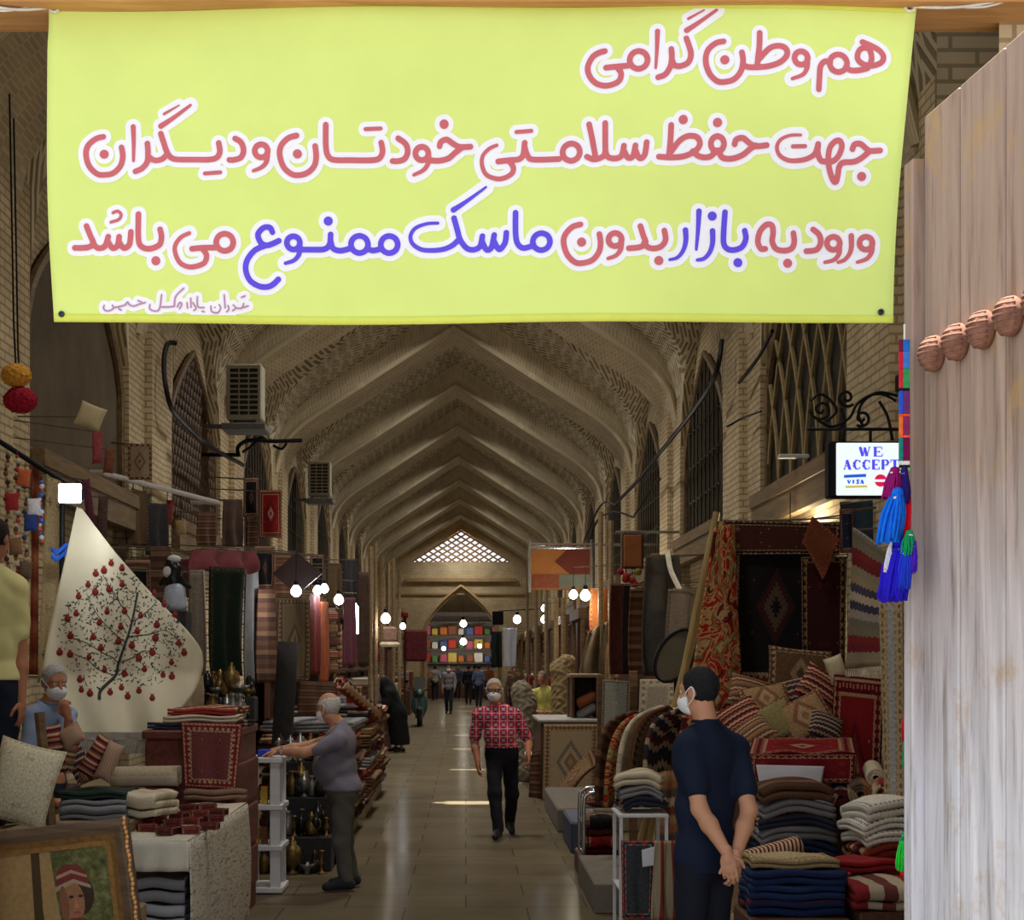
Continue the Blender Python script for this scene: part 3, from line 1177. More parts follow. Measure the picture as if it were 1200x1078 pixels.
wr(R_, (860, 220), [(212, 430), (180, 428), (160, 380), (175, 310), (220, 262), (260, 268), (268, 320), (262, 380), (290, 430), (350, 442), (400, 425), (418, 380), (412, 320)], D_(370, 530), [(552, 293), (595, 330), (605, 385), (575, 435), (503, 445)],
   C_(695, 390, 46), {'p': [(738, 398), (735, 460), (700, 505), (633, 524)], 't': (1, .6)}, {'p': [(822, 338), (822, 410), (810, 460), (775, 505), (728, 524)], 't': (1, .6)}, C_(925, 390, 46), {'p': [(967, 392), (965, 450), (930, 500), (863, 524)], 't': (1, .6)})
MR = plain('banner_red', (206, 104, 112), .7, .04)
MBL = plain('banner_blue', (98, 78, 226), .7, .04)
MWH = plain('banner_white', (246, 244, 250), .7, .02)
mw, mr, mb_, ms = Ink(), Ink(), Ink(), Ink(.5)
for i, (c, org, l, w, tp, cl) in enumerate(WRITE):
    pts = [(org[0] + p[0] / 6, org[1] + p[1] / 6) for p in l]
    mw.line(pts, w / 6 + 12.0, (1, 1), cl)
    (mr if c == R_ else mb_).line(pts, w / 6, tp, cl)
# the small line at the foot, faint lilac on white
SM = [[(118, 172), (112, 190), (125, 208), (155, 208), (180, 190), (172, 172)], [(180, 188), (230, 178), (262, 168)], [(215, 195), (232, 205)], [(262, 168), (275, 150), (290, 170), (318, 178)], [(318, 178), (350, 165), (395, 152)], [(345, 140), (370, 150)],
      [(425, 165), (425, 195), (460, 208), (490, 190), (505, 100)], [(505, 180), (545, 180), (590, 175)], [(590, 175), (600, 110), (655, 55)], [(610, 178), (625, 150), (640, 160), (625, 190)], [(675, 150), (678, 185)], [(700, 120), (702, 180)],
      [(715, 150), (735, 185), (720, 200)], [(745, 110), (748, 175), (790, 180)], [(775, 205), (790, 208)], [(835, 170), (840, 205), (880, 212), (900, 180), (890, 160)], [(862, 178)], [(925, 95), (930, 180)], [(950, 165), (955, 190), (940, 205)],
      [(985, 160), (1000, 180), (980, 198)], [(1005, 180), (1040, 180), (1055, 150)], [(1055, 175), (1085, 165)], [(1040, 110), (1065, 100)]]
for i, l in enumerate(SM):
    pts = [(100 + p[0] / 5.714, 325 + p[1] / 5.714) for p in l]
    mw.line(pts, 12.0)
    ms.line(pts, 2.0)
mw.mesh(.0024).build('lettering_outline', MWH, cloth, True)
mr.mesh(.0045).build('red_lettering', MR, cloth, True)
mb_.mesh(.0045).build('blue_lettering', MBL, cloth, True)
ms.mesh(.0045).build('small_lettering', plain('banner_lilac', (190, 140, 176), .7, .04), cloth, True)
M_ROPE = plain('white_cord', (225, 222, 215), .8)
M_EYE = plain('grommet_metal', (70, 72, 80), .4, .1, 14, .7)
for (gx, gy) in ((64, 6), (1064, 8), (70, 366), (1030, 367)):
    g = MB()
    c = ban_uv(gx, gy) - np.array([0, .006, 0])
    ring = [c + .009 * np.array([math.cos(t), 0, math.sin(t)]) for t in np.linspace(0, 2 * math.pi, 14, endpoint=False)]
    g.tube(ring, .004, 6, closed=True)
    g.ball(c + np.array([0, .003, 0]), (.008, .002, .008), 8)
    g.build('grommet', M_EYE, BAN, True)
for (a, b) in (((62, 6), (-30, 2)), ((1066, 8), (1190, -4))):
    g = MB()
    p0, p1 = ban_uv(*a) - np.array([0, .01, 0]), P(b[0], b[1], BD - .06)
    q = [p0 + (p1 - p0) * t - np.array([0, 0, .02 * math.sin(math.pi * t)]) for t in np.linspace(0, 1, 12)]
    g.tube(q, .006, 6)
    q2 = [p + np.array([0, .004, .012 * math.sin(6.28 * t)]) for p, t in zip(q, np.linspace(0, 1, 12))]
    g.tube(q2, .004, 6)
    g.tube([p0 + .02 * np.array([math.cos(t), 0, math.sin(t)]) for t in np.linspace(0, 6.28, 10)], .006, 5)
    g.build('cord', M_ROPE, BAN, True)

# ------------------------------------------------------------------ the gate leaf on the right
DF, DN = np.array([1.632, 5.60]), np.array([1.83, 3.75])       # far and near ends of the leaf, in plan
dv = (DN - DF)
DL = np.linalg.norm(dv)
dv /= DL
dn = np.array([dv[1], -dv[0]])       # towards the passage
if dn[0] > 0:
    dn = -dn
ZT = 3.765


def dpt(s, z, t=0.0):
    """s metres from the far edge, z up, t out of the face"""
    q = DF + dv * s + dn * t
    return np.array([q[0], q[1], z])


def plank_mat():
    n = NT('weathered_plank', .8, .2)
    mp = n.node('Mapping')
    n.t.links.new(n.objco(), mp.inputs[0])
    mp.inputs['Scale'].default_value = (16, 16, 1.1)
    f = n.noise(mp.outputs[0], 1.4, 7, .65, .5)
    g = n.noise(n.objco(), 1.3, 3)
    c = n.ramp(f, [(.25, srgb(140, 130, 126)), (.46, srgb(214, 212, 222)), (.75, srgb(240, 242, 252))])
    z = n.node('SeparateXYZ')
    n.t.links.new(n.objco(), z.inputs[0])
    # old grime: the upper boards are redder than the worn pale foot
    up = n.mth('MULTIPLY', n.mth('SUBTRACT', n.mth('ADD', z.outputs[2], g), 1.75), .6)
    c = n.mix(n.mth('MAXIMUM', 0.0, n.mth('MINIMUM', up, .85)), c, n.mix(.55, n.mix(1.0, c, srgb(206, 176, 150), 'MULTIPLY'), srgb(136, 98, 68)))
    mp2 = n.node('Mapping')
    n.t.links.new(n.objco(), mp2.inputs[0])
    mp2.inputs['Scale'].default_value = (22, 22, .7)
    run = n.noise(mp2.outputs[0], 1.0, 3)
    zz = n.mth('MULTIPLY', n.mth('MAXIMUM', 0.0, n.mth('MINIMUM', 1.0, n.mth('MULTIPLY', n.mth('SUBTRACT', z.outputs[2], 2.25), 1.8))), n.mth('LESS_THAN', z.outputs[2], 2.88))
    c = n.mix(n.mth('MULTIPLY', zz, n.ramp(run, [(.55, (0, 0, 0, 1)), (.72, (.6, .6, .6, 1))])), c, srgb(96, 84, 78))
    rub = n.noise(n.objco(), 3.2, 5, .7)
    c = n.mix(n.ramp(rub, [(.56, (0, 0, 0, 1)), (.66, (.5, .5, .5, 1))]), c, srgb(188, 152, 96))
    return n.out(c, f, .35, .006)


M_PLANK = plank_mat()
M_STUD = plain('iron_stud', (136, 98, 84), .9, .3, 30, .0, .1, .3)
DOOR = thing('gate_leaf', 'tall weathered wooden gate leaf with big iron studs at the right edge', 'gate', (DF[0] + .1, DF[1] - .9, 0))
s = 0.0
ws = [.09, .30, .34, .32, .33, .30, .18]
for i, w_ in enumerate(ws):
    m = MB()
    a, b = s + .006, s + w_ - .006
    R = np.array([[dv[0], dn[0], 0], [dv[1], dn[1], 0], [0, 0, 1.0]])
    h = ZT if i else 3.62
    th = .045 if i else .06
    c = dpt((a + b) / 2, h / 2 + .01, (-.045 if i else -.02))
    m.obox(c, ((b - a) / 2, th, h / 2), R, 0, .006)
    m.build('plank' if i else 'edge_batten', M_PLANK, DOOR)
    s += w_
MB().obox(dpt(.95, ZT / 2, -.12), (.93, .02, ZT / 2 - .02), np.array([[dv[0], dn[0], 0], [dv[1], dn[1], 0], [0, 0, 1.0]])).build('back_board', wood('dark_back', (60, 46, 36), (88, 70, 54)), DOOR)
for i in range(8):
    m = MB()
    sp = .222 + i * .195
    c = dpt(sp, 2.90, .0)
    Rs = np.array([[dv[0], 0, dn[0]], [dv[1], 0, dn[1]], [0, 1, 0]])
    prof = [(.0, .0), (.058, .0), (.064, .014), (.060, .036), (.045, .056), (.022, .066), (.0, .069)]
    m.lathe([(r * 1.0, z) for r, z in prof[1:]] , c, 22, 0, Rs)
    # flutes
    for j in range(-3, 4):
        q = []
        for t in np.linspace(-1, 1, 9):
            y = j * .0165
            r2 = .063 ** 2 - y * y
            if r2 <= 0:
                continue
            x = t * math.sqrt(r2) * .97
            hh = .068 * math.sqrt(max(0, 1 - (x * x + y * y) / .0044)) + .001
            q.append(c + Rs @ np.array([x, y, hh]))
        if len(q) > 2:
            m.tube(q, .0055, 5)
    m.build('stud', M_STUD, DOOR, True)

# ------------------------------------------------------------------ tasselled strap hanging at the edge of the gate leaf
HD = 5.45
TS = thing('tassel_strap', 'woven multicoloured strap with blue and purple tassels hanging beside the gate', 'hanging ornament', P(1060, 706, HD))
bands = [(398, 412, (120, 20, 60), (40, 110, 210)), (412, 432, (220, 30, 60), (70, 130, 215)), (432, 455, (215, 40, 60), (60, 160, 90)), (455, 458, (20, 20, 30), (20, 20, 30)), (458, 485, (40, 90, 220), (110, 50, 120)),
         (485, 488, (240, 90, 40), (240, 90, 40)), (488, 510, (235, 120, 50), (140, 40, 100)), (510, 513, (250, 100, 70), (250, 100, 70)), (513, 540, (20, 140, 130), (120, 10, 80)), (540, 545, (240, 240, 240), (240, 240, 240)), (545, 548, (20, 20, 20), (20, 20, 20)), (548, 552, (150, 220, 110), (150, 220, 110))]
k = 0
for (a, b, c1, c2) in bands:
    for (xa, xb, c) in ((1053.5, 1058, c1), (1058, 1066, c2)):
        m = MB()
        p, q = P(xa, a, HD), P(xb, b, HD)
        m.obox((p + q) / 2, (abs(q[0] - p[0]) / 2, .006, abs(q[2] - p[2]) / 2), None, 0, .002)
        m.build('woven_band', plain('yarn_%d_%d_%d' % c, c, .85, .15, 60), TS)


def tassel(name, top, bot, r, col, parent, seed=0, head=None):
    """a bound head and a skirt of threads"""
    rr = random.Random(seed)
    m = MB()
    ax = bot - top
    L = np.linalg.norm(ax)
    for i in range(46):
        a = rr.uniform(0, 6.28)
        q = math.sqrt(rr.random())
        off = np.array([math.cos(a), math.sin(a), 0]) * r * q
        l = rr.uniform(.88, 1.03)
        pts = [top + ax * t * l + off * (min(1, .35 + 1.3 * t) if t < .5 else 1) + np.array([rr.uniform(-1, 1), rr.uniform(-1, 1), 0]) * .002 for t in np.linspace(0, 1, 5)]
        m.tube(pts, r * .16, 4)
    m.ball(top + ax * .08, (r * .62, r * .62, L * .12), 10)
    o = m.build(name, plain('yarn_%d_%d_%d' % col, col, .85, .15, 60), parent, True)
    b2 = MB()
    c = top + ax * .17
    b2.tube([c + r * .5 * np.array([math.cos(t), math.sin(t), 0]) for t in np.linspace(0, 6.28, 12, endpoint=False)], r * .12, 5, closed=True)
    b2.build('binding', plain('yarn_binding', (230, 225, 215), .8), o, True)
    return o


for i, (xt, yt, xb, yb, r, c) in enumerate([(1049, 548, 1043, 584, .028, (150, 10, 110)), (1060, 548, 1059, 590, .020, (40, 20, 110)), (1052, 573, 1041, 636, .040, (10, 110, 235)), (1064, 572, 1059, 634, .020, (225, 15, 40)), (1056, 632, 1045, 704, .048, (35, 20, 200)),
                                          (1066, 622, 1064, 652, .022, (10, 150, 90)), (1070, 634, 1066, 672, .020, (80, 30, 200)), (1062, 640, 1060, 690, .022, (30, 60, 210)), (1044, 634, 1038, 670, .010, (225, 225, 240))]):
    dd = HD - .06 if i in (5, 6, 7) else HD - .01 * (i % 3)
    tassel('tassel', P(xt, yt, dd), P(xb, yb, dd), r, c, TS, i)
m = MB().tube([P(1060, 380, HD), P(1060, 400, HD)], .004, 6)
m.tube([P(1060, 550, HD), P(1060, 600, HD), P(1060, 640, HD)], .005, 6)
m.build('cord', M_ROPE, TS)
# a second one, its end showing low beside the gate leaf
TS2 = thing('tassel_strap', 'short red and green tassel cluster hanging low beside the gate', 'hanging ornament', P(1058, 1022, HD + .2))
for i, (xt, yt, xb, yb, r, c) in enumerate([(1062, 830, 1060, 868, .010, (200, 20, 40)), (1061, 868, 1061, 900, .012, (15, 140, 90)), (1060, 975, 1057, 1000, .014, (20, 150, 80)), (1058, 985, 1056, 1020, .020, (40, 205, 60)), (1062, 990, 1061, 1026, .016, (225, 40, 40))]):
    tassel('tassel', P(xt, yt, HD + .2), P(xb, yb, HD + .2), r, c, TS2, 20 + i)
m = MB().tube([np.array([1.66, 5.6, P(1062, 700, HD + .2)[2]]), P(1062, 700, HD + .2), P(1062, 830, HD + .2), P(1061, 985, HD + .2)], .004, 6).build('cord', M_ROPE, TS2)

# ------------------------------------------------------------------ the lit sign and its scrolled iron bracket
SD = 10.6
SG = thing('shop_sign', 'small backlit shop sign reading WE ACCEPT on a scrolled iron bracket', 'sign', P(1020, 583, SD))
M_BLK = plain('black_metal', (22, 22, 26), .5, .2, 14, .4)
m = MB()
a, b = P(971, 517, SD), P(1078, 583, SD)
m.obox((a + b) / 2 + np.array([0, .06, 0]), ((b[0] - a[0]) / 2, .06, (a[2] - b[2]) / 2), None, 0, .01)
m.build('case', M_BLK, SG)
a, b = P(980, 519, SD - .012), P(1076, 580.5, SD - .012)
pan = MB().obox((a + b) / 2, ((b[0] - a[0]) / 2, .008, (a[2] - b[2]) / 2), None, 0, .006).build('lit_panel', glow('sign_light', (226, 238, 240), .95), SG)


def flat_poly(mb, pts, d, lift=.0):
    mb.add([P(x, y, d) for x, y in pts], [tuple(range(len(pts)))])


def seg(mb, a, b, w, d):
    a, b = np.array(a, float), np.array(b, float)
    t = (b - a) / (np.linalg.norm(b - a) + 1e-9)
    n = np.array([-t[1], t[0]]) * w / 2
    flat_poly(mb, [a + n, b + n, b - n, a - n], d)


SDL = SD - .0225
LET = {'W': [((0, 0), (.28, 1), 3), ((.28, 1), (.48, .1), 1), ((.48, .1), (.72, 1), 3), ((.72, 1), (1, 0), 1), ((-.1, 0), (.14, 0), 1), ((.38, .05), (.6, .05), 1), ((.86, 0), (1.1, 0), 1)],
       'E': [((.2, 0), (.2, 1), 3), ((0, 0), (.9, 0), 1), ((0, 1), (.95, 1), 1), ((.2, .5), (.65, .5), 1), ((.9, 0), (.9, .25), 1), ((.95, 1), (.95, .72), 1), ((.65, .38), (.65, .62), 1)],
       'A': [((.42, 0), (.12, 1), 1), ((.42, 0), (.8, 1), 3), ((.22, .65), (.66, .65), 1), ((0, 1), (.28, 1), 1), ((.62, 1), (1, 1), 1)],
       'C': [((.9, .28), (.78, .06), 1), ((.78, .06), (.5, 0), 1), ((.5, 0), (.22, .2), 2), ((.22, .2), (.14, .5), 3), ((.14, .5), (.22, .8), 3), ((.22, .8), (.5, 1), 2), ((.5, 1), (.8, .94), 1), ((.8, .94), (.92, .74), 1), ((.9, 0), (.9, .28), 1)],
       'P': [((.2, 0), (.2, 1), 3), ((0, 0), (.6, 0), 1), ((.6, 0), (.84, .12), 2), ((.84, .12), (.84, .42), 2.6), ((.84, .42), (.6, .56), 2), ((.6, .56), (.2, .56), 1), ((0, 1), (.42, 1), 1)],
       'T': [((.5, 0), (.5, 1), 3), ((0, 0), (1, 0), 1), ((0, 0), (0, .26), 1), ((1, 0), (1, .26), 1), ((.3, 1), (.72, 1), 1)],
       'V': [((.1, 0), (.48, 1), 2.4), ((.48, 1), (.88, 0), 1.4)], 'I': [((.5, 0), (.42, 1), 2.6)],
       'S': [((.9, .12), (.4, 0), 2), ((.4, 0), (.2, .25), 2), ((.2, .25), (.75, .65), 2.2), ((.75, .65), (.6, 1), 2), ((.6, 1), (.1, .9), 2)]}


def letter(mb, ch, x, y, w, h, d, th=.75):
    for (a, b, k) in LET[ch]:
        seg(mb, (x + a[0] * w, y + a[1] * h), (x + b[0] * w, y + b[1] * h), th * k, d)


m = MB()
for ch, x in (('W', 1008), ('E', 1023.5)):
    letter(m, ch, x, 524, 11, 10.5, SDL, 1.15)
for i, ch in enumerate('ACCEPT'):
    letter(m, ch, 988.5 + i * 11.1, 539, 9.2, 10.8, SDL, 1.15)
m.build('lettering', glow('sign_blue', (84, 80, 226), .8), pan)
m = MB()
flat_poly(m, [(989, 556.5), (1015, 555.2), (1015, 558.8), (989, 560)], SDL)
for i, ch in enumerate('VISA'):
    letter(m, ch, 993 + i * 5.0, 562.2, 4.4, 4.4, SDL, .8)
m.build('card_mark', glow('sign_royal', (40, 90, 215), .8), pan)
m = MB()
flat_poly(m, [(990, 569.2), (1016, 568.4), (1017, 571.2), (991, 572)], SDL)
m.build('gold_bar', glow('sign_gold', (198, 190, 110), .8), pan)
m = MB()
for s_, x in ((1, 1032), (1, 1046)):
    mm = m if x == 1032 else MB()
    for (y0, y1) in ((-7.2, -1.2), (1.6, 7.2)):
        pts = [(x + 7.2 * math.sqrt(max(0, 1 - (q / 7.4) ** 2)) * sg, 563 + q) for sg, qs in ((1, np.linspace(y0, y1, 6)), (-1, np.linspace(y1, y0, 6))) for q in qs]
        flat_poly(mm, pts, SDL - (.0003 if x == 1046 else 0))
    mm.build('card_circle', glow('sign_red', (214, 30, 84), .8) if x == 1032 else glow('sign_yellow', (206, 204, 96), .8), pan)
# scrolls
BRK = SG
m = MB()


def spiral(cx, cy, r0, r1, a0, a1, n=28):
    return [(cx + (r0 + (r1 - r0) * t) * math.cos(a0 + (a1 - a0) * t), cy + (r0 + (r1 - r0) * t) * math.sin(a0 + (a1 - a0) * t)) for t in np.linspace(0, 1, n)]


BK = SD + .06
for pts in (spiral(962, 480, 2, 13, 0, 9.5), spiral(992, 466, 2, 11, 3.1, -5.5), spiral(1010, 490, 2, 10, 0, 8.5), [(958, 492), (975, 500), (995, 490), (1004, 474), (1018, 464), (1034, 462), (1050, 470)], [(950, 470), (960, 462), (972, 468), (980, 482), (968, 494)],
            [(1012, 500), (1006, 486), (1012, 470), (1030, 460), (1052, 464)], [(985, 478), (990, 496), (980, 503)], [(1030, 470), (1040, 488), (1046, 516)], [(1020, 505), (1020, 518)], [(990, 500), (988, 518)]):
    q = smooth_path(pts, 5) if len(pts) < 15 else np.array(pts)
    m.tube([P(x, y, BK) for x, y in q], .011, 6)
m.tube([P(946, 503, BK), P(1085, 503, BK)], .012, 6)
m.build('scroll_bracket', M_BLK, SG, True)
# ------------------------------------------------------------------ people
def unit(v):
    v = np.asarray(v, float)
    return v / (np.linalg.norm(v) + 1e-12)


def frame(f, up=(0, 0, 1)):
    """columns: right, forward, up"""
    f = unit(f)
    r = unit(np.cross(f, up))
    return np.stack([r, f, np.cross(r, f)], 1)


def hand_prims(w, d, nrm, side, curl=25, s=1.0, spread=1.0):
    """palm, four bent fingers of unequal length, thumb from the side of the palm. w wrist, d along the hand, nrm out of the palm"""
    d = unit(d)
    nrm = unit(np.asarray(nrm) - d * np.dot(nrm, d))
    lat = np.cross(d, nrm) * side                # towards the thumb
    R = np.stack([lat, d, nrm], 1)
    pr = [('e', w + d * .048 * s, (.040 * s, .056 * s, .018 * s), R), ('c', w - d * .02 * s, w + d * .03 * s, .026 * s, .026 * s)]
    for i, (L, off) in enumerate(((.070, .030), (.079, .010), (.073, -.010), (.058, -.029))):
        b = w + (d * (.088 - .006 * abs(i - 1)) + lat * off * spread) * s
        a = math.radians(curl * (.8 + .15 * i) * .5)
        for j, fr in enumerate((.45, .31, .24)):
            dd = d * math.cos(a) + nrm * math.sin(a) + lat * off * .5
            e = b + unit(dd) * L * fr * s
            pr.append(('sc', b, e, (.0094 - .0009 * j) * s, (.0087 - .0010 * j) * s))
            b = e
            a += math.radians(curl * (.9 + .1 * i))
    b = w + (d * .022 + lat * .034 + nrm * .006) * s
    e = b + unit(lat * .75 + d * .75 + nrm * .35) * .040 * s
    pr.append(('sc', b, e, .0125 * s, .0105 * s))
    pr.append(('sc', e, e + unit(lat * .25 + d * .95 + nrm * .4) * .034 * s, .0105 * s, .0085 * s))
    return pr


def head_prims(c, R, s=1.0):
    r, f, u = R[:, 0], R[:, 1], R[:, 2]
    g = lambda a, b, d: c + (r * a + f * b + u * d) * s
    e = lambda a, b, d, rad: ('e', g(a, b, d), tuple(q * s for q in rad), R)
    pr = [e(0, -.008, .028, (.076, .095, .090)), e(0, .022, -.048, (.060, .070, .066)), e(0, .055, -.088, (.030, .030, .024)),
          e(0, .072, .028, (.058, .022, .016)), e(.034, .070, -.022, (.024, .020, .020)), e(-.034, .070, -.022, (.024, .020, .020)),
          ('-e', g(.031, .098, .008), (.015 * s, .012 * s, .010 * s), R), ('-e', g(-.031, .098, .008), (.015 * s, .012 * s, .010 * s), R),
          ('sc', g(0, .090, .014), g(0, .112, -.022), .009 * s, .014 * s), ('se', g(0, .096, -.028), (.018 * s, .012 * s, .009 * s), R),
          ('se', g(0, .092, -.055), (.026 * s, .010 * s, .006 * s), R), ('se', g(0, .089, -.067), (.022 * s, .010 * s, .006 * s), R)]
    for q in (1, -1):
        pr.append(('se', g(q * .078, -.012, -.004), (.012 * s, .024 * s, .034 * s), R))
        pr.append(('-e', g(q * .088, -.006, .002), (.006 * s, .011 * s, .016 * s), R))
    return pr


def person(label, J, look, skin, res=.012, s=1.0, face=True, hair=None, bald=False, mask=None, shirt=None, sleeves=.62, trousers=None, shoes=None, belly=.0, hands=None, hem=None, group=None,
           eyes=True, robe=None, name='person', wide=1.0, hairlen=.0):
    """J: head, neck, sl, sr, el, er, wl, wr, hip, hl, hr, kl, kr, al, ar, tl, tr in metres; one continuous body, clothes as its children"""
    J = {k: np.asarray(v, float) for k, v in J.items()}
    base = np.array([J['hip'][0], J['hip'][1], min(J[k][2] for k in ('al', 'ar', 'tl', 'tr', 'hip') if k in J)])
    rt = thing(name, label, 'person', base, group)
    up = unit(J['neck'] - J['hip'])
    rv = unit(J['sr'] - J['sl'])
    rv = unit(rv - up * rv.dot(up))
    TR = np.stack([rv, np.cross(up, rv), up], 1)
    fw = TR[:, 1]
    HR = frame(look)
    hc = J['head']
    lerp = lambda a, b, t: a + (b - a) * t
    hp, nk = J['hip'], J['neck']
    L = np.linalg.norm(nk - hp)

    def torso(q=1.0, dz=0.0):
        return [('e', lerp(hp, nk, .74) + fw * .008, (.158 * q * wide, .108 * q + belly * .3, .30 * L), TR), ('e', lerp(hp, nk, .40) + fw * (.012 + belly * .6), (.142 * q * wide, .104 * q + belly, .34 * L), TR),
                ('e', lerp(hp, nk, .06), (.150 * q * wide, .106 * q + belly * .4, .24 * L), TR),
                ('c', lerp(hp, nk, .88), lerp(J['sl'], nk, .12), .07 * q, .058 * q), ('c', lerp(hp, nk, .88), lerp(J['sr'], nk, .12), .07 * q, .058 * q)]
    body = head_prims(hc, HR, s)
    body += [('c', hc - HR[:, 2] * .075 * s - HR[:, 1] * .022 * s, nk + (hc - nk) * .05, .054 * s, .062 * s)]
    body += torso(.88)
    for a in 'lr':
        body += [('c', J['s' + a], J['e' + a], .050 * s, .041 * s), ('c', J['e' + a], lerp(J['e' + a], J['w' + a], .35), .040 * s, .042 * s), ('c', lerp(J['e' + a], J['w' + a], .35), J['w' + a], .042 * s, .027 * s)]
        if 'h' + a in J and 'k' + a in J:
            body += [('c', J['h' + a], J['k' + a], .078 * s, .052 * s), ('c', J['k' + a], lerp(J['k' + a], J['a' + a], .35), .050 * s, .052 * s), ('c', lerp(J['k' + a], J['a' + a], .35), J['a' + a], .052 * s, .034 * s),
                     ('c', J['a' + a], J['t' + a], .034 * s, .024 * s)]
    mb = MB()
    mb.add(*sdf_mesh(body, res, .022))
    if hands:
        for a, sd in (('l', 1), ('r', -1)):
            if a in hands:
                d, nr, cu = hands[a]
                pr = hand_prims(J['w' + a], np.asarray(d, float), np.asarray(nr, float), sd, cu, s)
                mb.add(*sdf_mesh(pr, min(res, .0048), .012))
    mb.build('body', skin, rt, True)
    g = lambda a, b, d: hc + (HR[:, 0] * a + HR[:, 1] * b + HR[:, 2] * d) * s
    if eyes:
        for q in (1, -1):
            e_ = MB().ball(g(q * .031, .079, .008), .0125 * s, 10).build('eye', plain('eye_white', (226, 222, 214), .3, .02), rt, True)
            MB().ball(g(q * .031, .0875, .008), .0062 * s, 8).build('iris', plain('iris_dark', (42, 28, 20), .2, .02), e_, True)
    if hair:
        hm = plain('hair_%d_%d_%d' % hair[:3], hair[:3], .8, .3, 80, bump=.5)
        cut = [('p', g(0, .052, .045), unit(HR[:, 1] * .85 - HR[:, 2] * .42)), ('p', g(0, -.02, -.062 - hairlen), unit(-HR[:, 2] + HR[:, 1] * .25))]
        pr = [('e', g(0, -.012, .030 - hairlen * .5), (.083 * s, .101 * s, (.098 + hairlen * .5) * s), HR)]
        if bald:
            pr += [('-e', g(0, .02, .095), (.082 * s, .125 * s, .078 * s), HR)]
        nz = lambda X, Y, Z: .0035 * np.sin(X * 190 + Y * 60) * np.sin(Z * 160 + Y * 90)
        sdf_obj('hair', pr + cut, min(res, .008), hm, rt, .02, nz)
        if face and res < .02:
            e_ = MB()
            for q in (1, -1):
                b_ = MB().tube([g(q * .014, .094, .026), g(q * .032, .092, .032), g(q * .05, .078, .026)], [.004 * s, .0055 * s, .003 * s], 6)
                b_.build('eyebrow', hm, rt, True)
    if mask:
        mk = plain('mask_%d' % mask[0], mask, .8, .04)
        pr = [('e', g(0, .034, -.052), (.070 * s, .088 * s, .064 * s), HR), ('c', g(0, .09, -.02), g(0, .105, -.045), .02 * s, .022 * s)]
        pr += [('p', g(0, .028, -.03), unit(-HR[:, 1])), ('p', g(0, .09, -.012), unit(HR[:, 2] + HR[:, 1] * .1))]
        mo = sdf_obj('face_mask', pr, min(res, .008), mk, rt, .02)
        for q in (1, -1):
            lp = MB().tube(smooth_path([g(q * .062, .045, -.02), g(q * .082, .01, .012), g(q * .088, -.02, .026), g(q * .09, -.034, .0), g(q * .084, -.018, -.036), g(q * .062, .04, -.075)], 4), .0032 * s, 5)
            lp.build('ear_loop', mk, mo, True)
    folds = lambda X, Y, Z: .0045 * np.sin(X * 31 + Z * 23 + 1.3 * np.sin(Y * 17 + Z * 9)) * np.sin(Z * 14 + X * 7)
    if shirt is not None:
        hz = hem if hem is not None else lerp(hp, nk, -.06)[2]
        pr = torso(1.06)
        pr += [('e', lerp(hp, nk, .0), (.162 * wide, .118 + belly * .6, .20), TR)]
        for a in 'lr':
            q = sleeves
            pe = lerp(J['s' + a], J['e' + a], min(1, q * 1.0)) if q <= 1 else J['e' + a]
            pr += [('c', J['s' + a], pe, .068 * s, .062 * s)]
            if q > 1:
                pr += [('c', J['e' + a], lerp(J['e' + a], J['w' + a], min(1, q - 1)), .056 * s, .042 * s)]
            else:
                pr += [('p2', pe, unit(J['e' + a] - J['s' + a]))]
        pr = [p for p in pr if p[0] != 'p2']
        pr += [('c', lerp(hp, nk, .86), lerp(nk, hc, .08), .085 * s, .066 * s)]
        for a in 'lr':
            pr += [('c', J['s' + a], lerp(nk, J['s' + a], .25), .062 * s, .06 * s)]
        pr += [('p', np.array([hp[0], hp[1], hz]), np.array([0, 0, -1.0])), ('p', lerp(nk, hc, .16), unit(hc - nk + fw * .05))]
        so = sdf_obj('shirt', pr, res, shirt, rt, .03, folds)
        ring = [lerp(nk, hc, .15) + (rv * .064 * math.cos(t) + fw * (.062 * math.sin(t))) * s for t in np.linspace(0, 6.283, 18, endpoint=False)]
        MB().tube(ring, .009, 6, closed=True).build('collar', shirt, so, True)
    if trousers is not None:
        pr = [('e', lerp(hp, nk, .04), (.157 * wide, .112 + belly * .35, .17), TR)]
        for a in 'lr':
            if 'k' + a in J:
                pr += [('c', J['h' + a], J['k' + a], .092 * s, .070 * s), ('c', J['k' + a], J['a' + a] + np.array([0, 0, .015]), .070 * s, .056 * s)]
        pr += [('p', lerp(hp, nk, .24), up)]
        to = sdf_obj('trousers', pr, res, trousers, rt, .03, folds)
    if shoes is not None:
        for a in 'lr':
            if 't' + a in J:
                d = unit((J['t' + a] - J['a' + a]) * np.array([1, 1, 0]))
                an = J['a' + a]
                fl = min(J['t' + a][2], an[2]) - .028
                pr = [('c', an - d * .035 + np.array([0, 0, -.035]), an + d * .03 + np.array([0, 0, -.01]), .042 * s, .044 * s), ('c', an + d * .03 + np.array([0, 0, -.025]), J['t' + a] + d * .03, .045 * s, .034 * s),
                      ('p', np.array([an[0], an[1], fl - .012]), np.array([0, 0, -1.0]))]
                sdf_obj('shoe', pr, min(res, .012), shoes, rt, .02)
    if robe is not None:
        sdf_obj('robe', robe['prims'], res, robe['mat'], rt, .08, folds)
    return rt, g, HR


